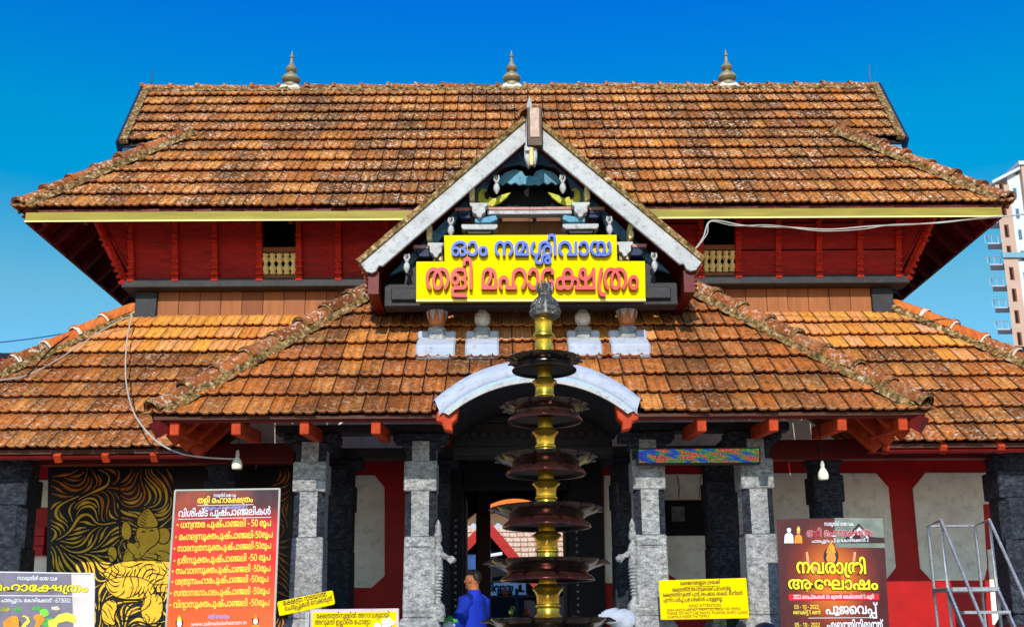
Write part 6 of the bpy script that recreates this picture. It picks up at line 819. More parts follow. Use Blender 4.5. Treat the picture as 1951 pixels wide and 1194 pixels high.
# lower lip moulding
b = B()
for k, (r0, r1, yy) in enumerate((((-.012), .03, 10.195),)):
    lo = arc(.90+r0, 3.69, 4.03+r0); hi = arc(.90+r1, 3.71, 4.035+r1); n = len(lo)
    vs = [(x, yy, z) for x, z in lo]+[(x, yy, z) for x, z in hi]+[(x, 10.23, z) for x, z in lo]+[(x, 10.23, z) for x, z in hi]
    b.add(vs, [(i, i+1, n+i+1, n+i) for i in range(n-1)]+[(i+1, i, 2*n+i, 2*n+i+1) for i in range(n-1)]+[(n+i, n+i+1, 3*n+i+1, 3*n+i) for i in range(n-1)]+[(0, n, 3*n, 2*n), (n-1, 2*n-1, 4*n-1, 3*n-1)])
b.build('arch_moulding', m_white_paint, AR, smooth=True)
# plaster flashing from the arch up to the tiles
b = B(); n = len(A_f)
F = [Vector((x, 10.19, z)) for x, z in A_f]; Q = [Vector((x, PY+(z-PZ)/PK+.03, z+.07)) for x, z in A_ro]
Mi = [f.lerp(q, .55)+Vector((0, 0, .06)) for f, q in zip(F, Q)]
Lp = [f+Vector((0, .03, -.05)) for f in F]
b.add(Lp+F+Mi+Q, [(r*n+i, r*n+i+1, (r+1)*n+i+1, (r+1)*n+i) for r in range(3) for i in range(n-1)])
b.build('plaster_flashing', m_lime, AR, smooth='all')
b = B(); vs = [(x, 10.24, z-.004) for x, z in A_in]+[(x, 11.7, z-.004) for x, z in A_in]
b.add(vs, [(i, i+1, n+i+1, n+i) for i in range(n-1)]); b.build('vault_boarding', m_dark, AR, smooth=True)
for sgn in (-1, 1):
    px = 852 if sgn < 0 else 1195
    x = ax(px, 800, 10.3); b = B()
    b.prism([(-.10, .10), (.12, .16), (.10, .02), (.05, -.03), (.06, -.11), (-.03, -.09), (-.05, -.02), (-.11, 0)], (x, 10.25, 3.64), (-sgn, 0, 0), (0, 0, 1), (0, .16, 0)); b.build('carved_corbel', m_rafter, AR, bevel=.012)

# ---- porch pillars
def pillar(x, y, front, dark, name='pillar', w=.345, base=True, zt=3.76):
    b = B()
    def sq(z0, z1, w0, w1, mi): b.taper((x, y), w0, w0, w1, w1, z0, z1, mi)
    if base: b.taper((x, y), .52, .52, .50, .50, .62, 1.60); b.taper((x, y), .50, .50, .36, .36, 1.602, 1.74)
    sq(1.742 if base else .62, 2.58, w, w*.95, 0)
    def octo(z0, z1, w0, mi_f, mi_c, face=.56):
        h = w0/2; c = h*face; pts = [(-c, -h), (c, -h), (h, -c), (h, c), (c, h), (-c, h), (-h, c), (-h, -c)]
        vs = [(x+p, y+q, z) for z in (z0, z1) for p, q in pts]
        for i in range(8):
            j = (i+1) % 8; b.add([vs[i], vs[j], vs[8+j], vs[8+i]], [(0, 1, 2, 3)], mi_f if i % 2 == 0 else mi_c)
        b.add(vs[:8], [tuple(range(8))], mi_f); b.add(vs[8:], [tuple(range(8))], mi_f)
    octo(2.582, 3.06, w*.97, 0, 1)
    sq(3.062, 3.385, w*1.02, w*1.02, 0)
    octo(3.387, 3.60, w*.95, 0, 1)
    o = b.build(name, [front, dark], T, bevel=.012)
    b = B(); b.box(x-.30, x+.30, y-.14, y+.14, 3.60, 3.70); b.box(x-.20, x+.20, y-.16, y+.16, 3.52, 3.598); b.build('capital', dark, o, bevel=.015)
    return o
PILX = [ax(586, 1000, 11.15), ax(800, 1000, 11.15), ax(1240, 1000, 11.15), ax(1449, 1000, 11.15)]
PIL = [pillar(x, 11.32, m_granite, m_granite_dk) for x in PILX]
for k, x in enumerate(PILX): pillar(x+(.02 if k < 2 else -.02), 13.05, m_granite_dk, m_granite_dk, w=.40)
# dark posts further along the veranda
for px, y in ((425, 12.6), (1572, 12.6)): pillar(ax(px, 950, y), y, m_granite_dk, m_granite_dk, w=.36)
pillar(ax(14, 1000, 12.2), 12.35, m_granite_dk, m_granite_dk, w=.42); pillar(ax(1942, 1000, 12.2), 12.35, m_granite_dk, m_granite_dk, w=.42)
# recessed panel lines on the two middle pillars, and the guardian figures carved on their inner sides
for k, sgn in ((1, 1), (2, -1)):
    x = PILX[k]; b = B()
    fx = x+sgn*.19; y = 11.22
    prof = [(.0, 1.70, .07), (.0, 1.76, .085), (.0, 1.86, .075), (.0, 1.92, .03), (.0, 2.0, .035), (.0, 2.16, .045), (.0, 2.26, .055), (.0, 2.34, .05), (.0, 2.40, .062), (.0, 2.46, .05), (.0, 2.51, .026), (.0, 2.55, .045), (.0, 2.60, .042), (.0, 2.64, .03), (.0, 2.69, .034), (.0, 2.76, .006)]
    b.lathe([(r_, z) for _, z, r_ in prof], (fx, y), 12)
    b.tube([(fx, y, 2.43), (fx+sgn*.10, y-.03, 2.36), (fx+sgn*.15, y-.06, 2.30)], [.026, .024, .02], 8)
    b.tube([(fx, y, 2.43), (fx+sgn*.07, y-.05, 2.36), (fx+sgn*.16, y-.02, 2.36)], [.026, .022, .018], 8)
    b.sphere((fx+sgn*.16, y-.05, 2.33), .035, 10)
    for q in range(9): b.lathe([(.034+.002*q, 1.95+q*.034), (.048+.002*q, 1.962+q*.034), (.034+.002*q, 1.974+q*.034)], (fx, y), 12)
    b.build('guardian_relief', m_granite, PIL[k], smooth=True)
    b = B(); z0, z1 = 1.80, 2.48; h = .118; yf = 11.32-.345/2-.004
    for a in (-h, h): b.box(x+a-.006, x+a+.006, yf-.004, yf+.012, z0, z1)
    for z in (z0, z1): b.box(x-h, x+h, yf-.0035, yf+.012, z-.006, z+.006)
    b.build('carved_border', m_granite, PIL[k])
# beams over the pillars
b = B()
b.box(PILX[0]-.4, PILX[1]+.32, 11.22, 11.42, 3.702, 3.80); b.box(PILX[2]-.32, PILX[3]+.4, 11.22, 11.42, 3.702, 3.80)
b.box(PILX[0]-.4, PILX[3]+.4, 12.95, 13.15, 3.702, 3.84)
PB = b.build('porch_beam', m_black, T, bevel=.01)
b = B(); b.box(PILX[1]+.322, PILX[2]-.322, 11.72, 11.80, 3.5, 4.6); b.box(PILX[1]+.32, PILX[2]-.32, 11.66, 11.719, 3.52, 3.62); b.box(PILX[1]+.32, PILX[2]-.32, 11.66, 11.719, 3.90, 3.97)
for k in range(15):
    x = PILX[1]+.45+(PILX[2]-PILX[1]-.9)*k/14; b.prism([(.05*math.cos(a*math.pi/5), .05*math.sin(a*math.pi/5)) for a in range(10)], (x, 11.69, 3.76), (1, 0, 0), (0, 0, 1), (0, .03, 0)); b.box(x-.02, x+.02, 11.68, 11.719, 4.03, 4.5)
b.build('carved_lintel', plain('carved_dark_timber', (20, 17, 20), .6, .3, 9, dirt=(58, 46, 40), dirt_amt=.5), PB, bevel=.006)
for sgn, x in ((-1, PILX[0]), (1, PILX[3])):
    b = B(); b.box(x-.09, x+.09, 11.425, 14.0, 3.704, 3.82); b.build('tie_beam', m_black, PB)
    xo = (lx-.5) if sgn < 0 else rx+.5
    b = B(); b.box(*sorted((x+sgn*.42, xo)), 12.35, 12.50, 3.56, 3.80); b.build('red_lintel', m_redwood, PB, bevel=.01)

# ---- wall behind the porch, with its pale cut-corner panels
b = B(); WYB = 14.0
dx0 = ax(846, 1000, 14.0); dx1 = ax(1147, 1000, 14.0)
b.box(-8.6, dx0, WYB, WYB+.2, .7, 5.3); b.box(dx1, 9.0, WYB, WYB+.2, .7, 5.3); b.box(dx0, dx1, WYB, WYB+.2, 3.9, 5.3)
BW = b.build('back_wall', m_redwall, T)
b = B(); b.box(-8.6, dx0-.002, WYB-.02, WYB-.001, 4.0, 5.2); b.box(dx1+.002, 9, WYB-.02, WYB-.001, 4.0, 5.2)
b.build('upper_plaster', m_wall, BW)
def wpanel(pts, Y=WYB, name='wall_panel', mat=None, dep=.02):
    b = B(); q = [at(px, py, Y) for px, py in pts]
    b.prism([(p.x, p.z) for p in q], (0, Y-dep, 0), (1, 0, 0), (0, 0, 1), (0, dep-.001, 0)); return b.build(name, mat or m_wall, BW, bevel=.006)
wpanel([(640, 905), (714, 905), (733, 928), (733, 1096), (708, 1119), (640, 1119)])
wpanel([(1440, 901), (1668, 901), (1692, 928), (1706, 1080), (1686, 1106), (1440, 1106)])
wpanel([(1738, 930), (1762, 900), (1912, 900), (1914, 958), (1872, 960), (1880, 1080), (1874, 1105), (1774, 1105), (1752, 1082)])
wpanel([(1880, 1046), (1934, 1044), (1944, 1190), (1890, 1190)])
wpanel([(1255, 903), (1408, 903), (1408, 1104), (1290, 1104), (1255, 1080)])
wpanel([(1150, 905), (1172, 905), (1172, 1110), (1152, 1110)])
wpanel([(52, 914), (100, 914), (98, 966), (52, 966)]); wpanel([(46, 1058), (91, 1058), (91, 1194), (46, 1194)])
b = B(); p = at(46, 1058, 13.9); q = at(90, 1003, 13.9)
for k in range(3): b.box(p.x, q.x, 13.84+.01*(k % 2), 13.97, p.z+k*.125, p.z+.122+k*.125)
b.build('red_locker', m_redwall, BW, bevel=.006)
# dark window with a picture between the right pillars
b = B(); p = at(1266, 1020, 13.96); q = at(1352, 952, 13.96); b.box(p.x, q.x, 13.93, 13.975, p.z, q.z); WD = b.build('dark_window', m_void, BW)
b = B(); p = at(1281, 992, 13.9); q = at(1304, 964, 13.9); b.box(p.x, q.x, 13.915, 13.928, p.z, q.z); b.build('small_picture', plain('dim_picture', (90, 92, 104), .3, .6, 9), WD)
b = B(); a = at(1290, 905, 13.95); c = at(1293, 948, 13.95); b.tube([a, a.lerp(c, .5)+Vector((.02, 0, 0)), c], .006); a = at(1335, 905, 13.95); c = at(1332, 948, 13.95); b.tube([a, c], .005); b.build('hanging_wire', m_wireblk, BW)
# ---- the door passage
b = B(); f0 = ax(882, 1000, 14); f1 = ax(1084, 1000, 14)
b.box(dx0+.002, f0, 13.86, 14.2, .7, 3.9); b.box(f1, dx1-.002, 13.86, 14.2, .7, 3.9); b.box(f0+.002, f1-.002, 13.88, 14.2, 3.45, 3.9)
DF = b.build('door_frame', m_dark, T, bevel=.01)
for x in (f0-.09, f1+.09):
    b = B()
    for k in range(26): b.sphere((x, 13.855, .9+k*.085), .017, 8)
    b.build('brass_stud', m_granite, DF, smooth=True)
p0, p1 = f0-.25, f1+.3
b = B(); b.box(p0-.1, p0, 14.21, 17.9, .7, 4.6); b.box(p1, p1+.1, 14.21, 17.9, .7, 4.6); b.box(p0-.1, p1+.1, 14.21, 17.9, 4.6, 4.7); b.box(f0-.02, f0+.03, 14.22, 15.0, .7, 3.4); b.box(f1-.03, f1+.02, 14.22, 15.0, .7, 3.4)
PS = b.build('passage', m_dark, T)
YA = 17.85; a0 = ax(880, 1050, YA); a1 = ax(1083, 1050, YA); zs = az(880, 1003, YA); za = az(985, 948, YA); n = 16
top = [(a0+(a1-a0)*i/n, zs+(za-zs)*math.sin(math.pi*i/n)**.75) for i in range(n+1)]
b = B(); b.box(p0-.1, a0, YA, YA+.1, .7, 4.7); b.box(a1, p1+.1, YA, YA+.1, .7, 4.7)
for i in range(n):
    (xa, z1), (xb, z2) = top[i], top[i+1]
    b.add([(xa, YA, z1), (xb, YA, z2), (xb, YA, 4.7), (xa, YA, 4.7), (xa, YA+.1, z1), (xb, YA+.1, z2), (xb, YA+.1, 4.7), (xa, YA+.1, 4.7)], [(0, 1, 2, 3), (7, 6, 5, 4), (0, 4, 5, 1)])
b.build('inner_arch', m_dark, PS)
b = B(); x = ax(922, 1000, 17.6); b.box(x-.13, x+.11, 17.5, 17.7, .7, 4.6); b.build('passage_post', plain('dark_maroon_post', (46, 10, 10), .5), PS, bevel=.02)
# ceiling over the porch, so that no light leaks in from above
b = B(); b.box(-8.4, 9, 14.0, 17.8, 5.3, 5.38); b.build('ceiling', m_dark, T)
# small wall things near the door
b = B(); p = at(1144, 852, 13.6); b.sphere(at(1131, 859, 13.6), .03, 10); b.box(p.x-.025, p.x+.035, 13.58, 13.62, p.z-.06, p.z+.09); b.build('wall_lamp_bracket', m_cream, DF)

# ---- the gable over the porch
GY = 10.92; AP = at(1015, 232, GY); FL = at(694, 500, GY); FR = at(1330, 500, GY)
GX = (FL.x+FR.x)/2; AP.x = GX
GH = (FR.x-FL.x)/2; FZ = (FL.z+FR.z)/2; GK = (AP.z-FZ)/GH; Gl = math.hypot(1, GK)
for sgn in (-1, 1):
    e0 = (GX+sgn*(GH+.03), 13.7 if sgn < 0 else GY-.02, FZ-.02); U = (0, -1, 0) if sgn < 0 else (0, 1, 0)
    b = tiles(e0, U, (-sgn, 0, GK), 13.7-GY+.02, 9, (GH+.03)*Gl/9, .232)
    b = clip(b, [((0, GY-.03, 0), (0, -1, 0)), ((GX, 0, 0), (-sgn, 0, 0))])
    if sgn < 0: GB = b.build('gable', m_tile_porch, T, clean=False)
    else: b.build('roof_slope', m_tile_porch, GB, clean=False)
cap_run((GX, GY+.02, AP.z+.04), (GX, 13.7, AP.z+.04), .42, .24, .12, 'ridge_cap', m_ridge, GB)
def gp(px, py, Y): 
    p = at(px, py, Y); return p
for sgn in (-1, 1):
    f = Vector((GX+sgn*(GH+.02), GY-.03, FZ-.03)); a = Vector((GX+sgn*.02, GY-.03, AP.z-.02))
    d = (a-f).normalized(); nrm = Vector((-d.z, 0, d.x))*(1 if sgn > 0 else -1)
    if nrm.z < 0: nrm = -nrm
    L = (a-f).length
    poly = [(0, .03), (L, .03), (L-.12, -.16), (.16, -.16), (.13, -.125), (.07, -.155), (.02, -.14), (-.015, -.09)]
    b = B(); b.prism(poly, f, d, nrm, (0, .045, 0)); b.build('bargeboard', m_white_paint, GB, bevel=.006)
    b = B(); b.beam(f+nrm*.055+Vector((0, .06, 0)), a+nrm*.055+Vector((0, .06, 0)), .17, .06, nrm); b.build('gable_verge', m_moss, GB)
    under([(GX+sgn*GH, GY+.02, FZ-.07), (GX+sgn*GH, 13.6, FZ-.07), (GX, 13.6, AP.z-.07), (GX, GY+.02, AP.z-.07)], 'soffit', m_redwood, GB)
    b = B(); x = GX+sgn*(GH-.04); b.box(*sorted((x, x-sgn*.12)), GY+.03, 13.4, FZ-.34, FZ-.09)
    for k in range(5): b.sphere((x+sgn*.01, GY+.02, FZ-.12-k*.05), .016, 8)
    b.build('eave_plate', m_redwood, GB)
# pediment
b = B(); yb = 11.42
b.prism([(GX-GH+.1, FZ-.12), (GX+GH-.1, FZ-.12), (GX, AP.z-.12)], (0, yb, 0), (1, 0, 0), (0, 0, 1), (0, .05, 0)); PD = b.build('pediment_board', m_void, GB)
b = B(); b.box(GX-GH+.2, GX+GH-.2, 11.15, 11.38, FZ-.42, FZ-.16); b.box(GX-GH+.28, GX+GH-.28, 11.10, 11.145, FZ-.36, FZ-.22); b.build('pediment_beam', m_black, GB, bevel=.01)
MX = 1011      # mirror line in the photograph
def both(pts, Y, dep, name, mat, parent=None, mirror=True, bevel=.006):
    for k in ((0, 1) if mirror else (0,)):
        q = [at(MX, py, Y) for _, py in pts]
        b = B(); poly = []
        for px, py in pts:
            p = at(px, py, Y); x = p.x-at(MX, py, Y).x; poly.append(((GX-.005)+(x if not k else -x), p.z))
        b.prism(poly, (0, Y, 0), (1, 0, 0), (0, 0, 1), (0, dep, 0)); b.build(name, mat, parent or GB, bevel=bevel)
both([(742, 524), (1011, 262), (1011, 318), (992, 312), (962, 318), (938, 340), (928, 368), (912, 392), (878, 402), (866, 432), (842, 452), (832, 470), (796, 492), (778, 512)], 11.24, .05, 'scrolled_board', m_blue_dk)
both([(948, 354), (952, 340), (966, 328), (984, 322), (998, 326), (1004, 336), (1011, 334), (1011, 353), (1000, 351), (992, 353), (984, 348), (976, 352), (968, 347), (960, 353), (954, 349)], 11.16, .03, 'scalloped_valance', m_teal)
both([(914, 366), (922, 358), (930, 362), (934, 374), (944, 378), (958, 371), (976, 366), (968, 376), (956, 386), (940, 393), (922, 392), (913, 382)], 11.20, .03, 'leaf_carving', m_leaf)
both([(926, 365), (931, 364), (936, 372), (932, 380), (926, 376)], 11.185, .012, 'leaf_eye', m_void, bevel=0)
both([(930, 394), (1011, 394), (1011, 400), (930, 400)], 11.14, .10, 'collar_beam', m_pinkwood)
both([(930, 401), (1011, 401), (1011, 408), (930, 408)], 11.12, .12, 'collar_beam', m_white_paint)
both([(884, 412), (1011, 412), (1011, 450), (884, 450)], 11.37, .03, 'plank_backing', plain('ochre_brown_boards', (110, 66, 20), .6, .3, 4))
both([(868, 395), (898, 395), (898, 401), (868, 401)], 11.12, .10, 'corbel_cap', m_pinkwood)
both([(871, 402), (898, 402), (898, 408), (874, 408)], 11.13, .10, 'corbel_block', m_navy)
both([(874, 409), (898, 409), (898, 416), (880, 416)], 11.14, .10, 'corbel_block', m_navy)
both([(896, 386), (932, 386), (931, 391), (926, 394), (926, 404), (920, 408), (918, 414), (912, 414), (908, 408), (901, 404), (901, 394), (897, 391)], 11.02, .12, 'carved_capital', m_white_paint)
both([(906, 416), (946, 410), (950, 418), (936, 424), (906, 424)], 11.08, .10, 'corbel_block', m_teal)
both([(880, 427), (949, 427), (949, 433), (944, 437), (884, 437), (880, 433)], 11.05, .14, 'corbel_slab', m_white_paint)
both([(887, 438), (941, 438), (935, 446), (893, 446)], 11.08, .10, 'corbel_block', m_black)
both([(788, 466), (820, 466), (820, 473), (788, 473)], 11.10, .10, 'corbel_cap', m_pinkwood)
both([(792, 474), (819, 474), (819, 489), (800, 489), (795, 482)], 11.11, .10, 'corbel_block', m_navy)
both([(815, 462), (846, 462), (846, 467), (842, 470), (842, 480), (836, 484), (834, 490), (828, 490), (825, 484), (819, 480), (819, 470), (815, 467)], 11.02, .12, 'carved_capital', m_white_paint)
both([(776, 505), (842, 497), (842, 540), (770, 545)], 11.2, .06, 'corbel_block', m_black)
for px, py in ((948, 350), (860, 430), (775, 500)):
    for k in (0, 1):
        p = at(px, py, 11.0); x = p.x-at(MX, py, 11.0).x; x = GX-.005+(-x if k else x)
        b = B(); z = p.z
        b.lathe([(.006, z-.125), (.03, z-.09), (.038, z-.06), (.03, z-.02), (.014, z), (.024, z+.012), (.024, z+.02), (.012, z+.03)], (x, 11.0), 12)
        for a in (-1, 1): b.tube([(x+a*.006, 11.0, z+.025), (x+a*.026, 11.0, z+.05), (x+a*.024, 11.0, z+.10)], [.012, .013, .009])
        b.tube([(x, 11.0, z+.03), (x, 11.0, z+.085), (x, 11.15, z+.10), (x, 11.36, z+.10)], [.014, .016, .012, .012])
        b.build('pendant', m_white_paint, GB, smooth=True)
for px, py in ((901, 372), (819, 446)):
    for k in (0, 1):
        p = at(px, py, 11.1); x = p.x-at(MX, py, 11.1).x; x = GX-.005+(-x if k else x); b = B()
        b.prism([(-.03, .09), (.035, .085), (.03, .05), (.012, .03), (.03, .0), (.03, -.06), (-.02, -.09), (-.03, -.05)], (x, 11.05, p.z), (1, 0, 0), (0, 0, 1), (0, .3, 0)); b.build('carved_peg', m_cream, GB, bevel=.008)
# ornament at the apex
b = B(); yo = 10.68; p = at(1004, 278, yo); q = at(1033, 204, yo); b.box(p.x, q.x, yo, yo+.16, p.z, q.z); AO = b.build('apex_box', plain('dark_bronze_frame', (58, 46, 38), .5, .3, 14, metal=.5), GB, bevel=.01)
b = B(); p = at(1010, 262, yo); q = at(1027, 206, yo); b.box(p.x, q.x, yo-.012, yo-.001, p.z, q.z); b.build('apex_panel', plain('beige_plaster_face', (190, 160, 140), .6, .2, 12, dirt=(120, 84, 50), dirt_amt=.7), AO, bevel=.004)
b = B(); p = at(1001, 285, yo); q = at(1010, 196, yo); t = at(1009, 178, yo)
b.add([(p.x, yo+.02, p.z), (p.x+.05, yo+.02, p.z), (q.x+.02, yo+.02, q.z), (t.x, yo+.05, t.z), (q.x-.035, yo+.02, q.z), (p.x, yo+.14, p.z), (p.x+.05, yo+.14, p.z), (q.x+.02, yo+.12, q.z), (t.x, yo+.08, t.z), (q.x-.035, yo+.12, q.z)], [(0, 1, 2, 3, 4), (9, 8, 7, 6, 5), (0, 5, 6, 1), (1, 6, 7, 2), (2, 7, 8, 3), (3, 8, 9, 4), (4, 9, 5, 0)]); b.build('apex_spike', m_white_paint, AO)
p = at(1012, 300, 10.8); b = B(); b.prism([(-.075, .13), (.065, .13), (.065, -.02), (.04, -.12), (.0, -.06), (-.03, -.14), (-.075, -.02)], (p.x, 10.74, p.z), (1, 0, 0), (0, 0, 1), (0, .1, 0)); b.build('apex_bracket', m_white_paint, AO, bevel=.015)
b = B(); b.lathe([(.02, p.z-.13), (.03, p.z-.06), (.022, p.z+.05), (.03, p.z+.07)], (p.x+.0, 10.72), 10); b.build('apex_drop', m_cream, AO, smooth=True)
b = B(); b.beam((GX, 10.78, AP.z-.12), (GX, 12.4, AP.z-.12), .10, .16); b.build('ridge_beam', m_black, GB)
# posts standing on the porch roof under the gable
for px, big in ((832, 1), (919, 0), (1112, 0), (1197, 1)):
    py = 652; Yc = 11.36; x = ax(px, py, 11.3); zr = PZ+PK*(Yc-PY)
    b = B(); hw = .035
    s_ = .098 if big else .088
    zb = zr+.02
    b.box(x-s_, x+s_, Yc-s_, Yc+s_, zb-.1, zb+.17)
    RP = b.build('roof_post', m_granite, T, bevel=.03)
    b = B()
    if big:
        b.lathe([(.055, zb+.172), (.075, zb+.19), (.085, zb+.20), (.09, zb+.24), (.118, zb+.35), (.10, zb+.36)], (x, Yc), 8); b.build('lotus_collar', plain('faded_orange_paint', (206, 124, 70), .6, .2, 10), RP, bevel=.005)
        b = B(); b.lathe([(.07, zb+.362), (.075, zb+.6), (.06, zb+1.05)], (x, Yc), 8); b.build('post_shaft', m_cream, RP)
        b = B()
        for k in range(8):
            a = 2*math.pi*k/8+.39; b.add([(x+.124*math.cos(a-.33), Yc+.124*math.sin(a-.33), zb+.352), (x+.124*math.cos(a+.33), Yc+.124*math.sin(a+.33), zb+.352), (x+.104*math.cos(a), Yc+.104*math.sin(a), zb+.225)], [(0, 1, 2)])
        b.build('lotus_petal', m_white_paint, RP)
    else:
        b.lathe([(.05, zb+.172), (.06, zb+.19), (.085, zb+.22), (.092, zb+.27), (.08, zb+.32), (.05, zb+.35), (.05, zb+.37), (.085, zb+.385), (.085, zb+.41), (.045, zb+.43), (.05, zb+1.0)], (x, Yc), 16); b.build('bulb_collar', m_mortar, RP, smooth=True)
    w_ = .215 if big else .185
    b = B(); y0 = Yc-.31; zf = PZ+PK*(y0-PY)+.155; yp = Yc-.055
    b.box(x-w_, x+w_, yp, Yc+.2, zb-.12, zb+.12)
    b.add([(x-w_, y0, zf-.1), (x+w_, y0, zf-.1), (x+w_, yp-.003, zf-.1), (x-w_, yp-.003, zf-.1), (x-w_, y0, zf+.05), (x+w_, y0, zf+.05), (x+w_, yp-.003, zb+.03), (x-w_, yp-.003, zb+.03)], [(0, 1, 5, 4), (1, 2, 6, 5), (4, 5, 6, 7), (3, 0, 4, 7), (2, 3, 7, 6), (3, 2, 1, 0)])
    b.build('post_footing', m_lime, RP, bevel=.02)

# ================================================================ things on and around the temple
class Board:
    """a flat board: pixels of the photograph are read off on its own plane"""
    def __init__(s, o, u, v):
        s.o, s.u, s.v = Vector(o), Vector(u).normalized(), Vector(v).normalized(); s.n = s.u.cross(s.v).normalized()
    def uv(s, px, py):
        d = at(px, py, 1.0)-EYE; t = (s.o-EYE).dot(s.n)/d.dot(s.n); p = EYE+d*t-s.o
        return p.dot(s.u), p.dot(s.v)
    def pt(s, a, b, lift=0): return s.o+s.u*a+s.v*b+s.n*lift
    def slab(s, pts, d0, d1, b=None, mi=0):
        b = b or B(); q = [s.uv(*p) for p in pts]
        b.prism(q, s.o+s.n*d1, s.u, s.v, s.n*(d0-d1), mi); return b
    def text(s, key, px0, px1, py, hpx, mats, parent, lift, name='lettering', depth=.0015, bold=.0, latin_=False, sidemat=False):
        a, b_ = s.uv(px0, py[0] if isinstance(py, tuple) else py); a2, b2 = s.uv(px1, py[1] if isinstance(py, tuple) else py)
        u2 = (s.u*(a2-a)+s.v*(b2-b_)); w_ = u2.length; u2.normalize(); v2 = s.n.cross(u2)
        ah, bh = s.uv(px0, (py[0] if isinstance(py, tuple) else py)-hpx); h = ((ah-a)**2+(bh-b_)**2)**.5
        f = latin if latin_ else mal
        kw = {} if latin_ else dict(bold=bold, sidemat=sidemat)
        return f(key, parent, s.pt(a, b_, lift), u2, v2, w_, h, mats, name, depth, **kw)

# ---- the yellow name board
sb = Board((.35, 10.85, 5.1), (1, 0, 0), (0, 0, 1))
NB = thing('name_signboard', 'bright yellow stepped name board with raised blue and red letters under the porch gable', 'signboard', (.46, 10.85, 5.1))
b = sb.slab([(793, 574), (1230, 573), (1229, 497), (1176, 497), (1175, 447), (846, 448), (847, 498), (793, 498)], -.05, 0)
b.build('board', m_signY, NB, bevel=.006)
b = sb.slab([(793, 574), (1230, 573), (1230, 570), (793, 571)], -.04, .006); b.build('board_edge', m_signE, NB)
sb.text('om', 859, 1166, 490, 27, [m_blueL, m_blueLs], NB, .032, bold=.006, depth=.028, sidemat=True, name='blue_lettering')
sb.text('tali', 810, 1217, 554, 40, [m_redL, m_redLs], NB, .036, bold=.006, depth=.032, sidemat=True, name='red_lettering')

# ---- LED strip
lb = Board((2.1, 10.98, 3.4), (1, 0, 0), (0, 0, 1))
LD = thing('led_display', 'long led message strip showing coloured pixel patches, hung between the two right porch pillars', 'led display', (2.1, 11.0, 3.4))
lb.slab([(1213, 853), (1449, 851), (1449, 884), (1213, 885)], -.06, 0).build('casing', m_black, LD, bevel=.006)
def led():
    m = MT('led_pixels'); v = m.co((1, 1, 1.6)); mp = m.n('ShaderNodeMapping'); mp.inputs['Rotation'].default_value = (0, R(-28), 0); m.l(v, mp.inputs[0])
    mp2 = m.n('ShaderNodeMapping'); mp2.inputs['Scale'].default_value = (.8, 1, 2.4); m.l(mp.outputs[0], mp2.inputs[0])
    f = m.noise(mp2.outputs[0], 5.5, 2, .5)
    c = m.ramp(f, [(.30, lin((16, 50, 200))), (.42, lin((30, 80, 220))), (.46, lin((40, 150, 60))), (.53, lin((120, 150, 40))), (.57, lin((220, 84, 56))), (.7, lin((226, 100, 76)))])
    g = m.noise(m.co((1, 1, 1)), 150, 2, .7); c = m.mix(m.ramp(g, [(.42, (1,)*3), (.58, (0,)*3)]), c, lin((34, 40, 52)))
    m.base(lin((12, 12, 16))); m.set(.5); m.l(c, m.b.inputs['Emission Color']); m.b.inputs['Emission Strength'].default_value = .8; return m.m
lb.slab([(1217, 856), (1446, 854), (1446, 880), (1217, 881)], .0, .004).build('screen', led(), LD)

# ---- light bulbs under the porch corners
def bulb(px, py, Y, label, wire):
    p = at(px, py, Y); o = thing('light_bulb', label, 'light bulb', (p.x, Y, p.z), group='white bulbs hanging under the porch eaves')
    b = B(); r = .055; prof = [(.004, -.075), (.045, -.075), (.054, -.06), (.056, -.03), (.05, 0), (.034, .03), (.02, .05)]
    b.lathe([(a, p.z+z) for a, z in prof], (p.x, Y), 18); b.build('bulb_glass', m_bulb, o, smooth=True)
    b = B(); b.lathe([(.021, p.z+.05), (.022, p.z+.09), (.016, p.z+.10), (.017, p.z+.115), (.006, p.z+.13)], (p.x, Y), 12); b.build('bulb_holder', m_mortar, o, smooth=True)
    b = B(); b.tube([(p.x, Y, p.z+.12), (p.x+.004, Y+.02, p.z+.12+wire*.5), (p.x, Y+.05, p.z+.12+wire)], .005); b.build('bulb_wire', m_wireblk, o)
bulb(452, 880, 10.95, 'white bulb hanging under the left porch corner above the price banner', .34)
bulb(1568, 900, 10.95, 'white bulb hanging under the right porch corner above the festival poster', .46)

# ---- cables
def cable(name, label, pts, r, mat, sag=0):
    P_ = [at(*p) for p in pts]; Q = []
    for i in range(len(P_)-1):
        for k in range(6):
            t = k/6; p0 = P_[max(i-1, 0)]; p1 = P_[i]; p2 = P_[i+1]; p3 = P_[min(i+2, len(P_)-1)]
            Q.append(.5*((2*p1)+(p2-p0)*t+(2*p0-5*p1+4*p2-p3)*t*t+(3*p1-p0-3*p2+p3)*t**3))
    Q.append(P_[-1]); b = B(); b.tube(Q, r, 6); return tag(b.build(name, mat, None, smooth=True), label, 'cable')
cable('cable', 'pale conduit hanging in a long curve down the left tiled roof to the porch corner', [(252, 602, 13.7), (243, 640, 13.25), (239, 700, 12.6), (244, 750, 12.05), (260, 795, 11.5), (296, 838, 11.25), (340, 862, 11.1), (392, 871, 11.0), (450, 874, 10.98)], .009, m_wire)
cable('cable', 'white conduit running beside the left hip of the lower roof', [(252, 602, 13.75), (225, 612, 13.6), (170, 645, 13.3), (110, 685, 12.9), (50, 715, 12.6), (0, 724, 12.4)], .008, m_wire)
cable('cable', 'black cable looping low over the tiles of the left hip ridge', [(50, 718, 12.45), (70, 695, 12.55), (100, 662, 12.9), (130, 640, 13.2)], .01, m_wireblk)
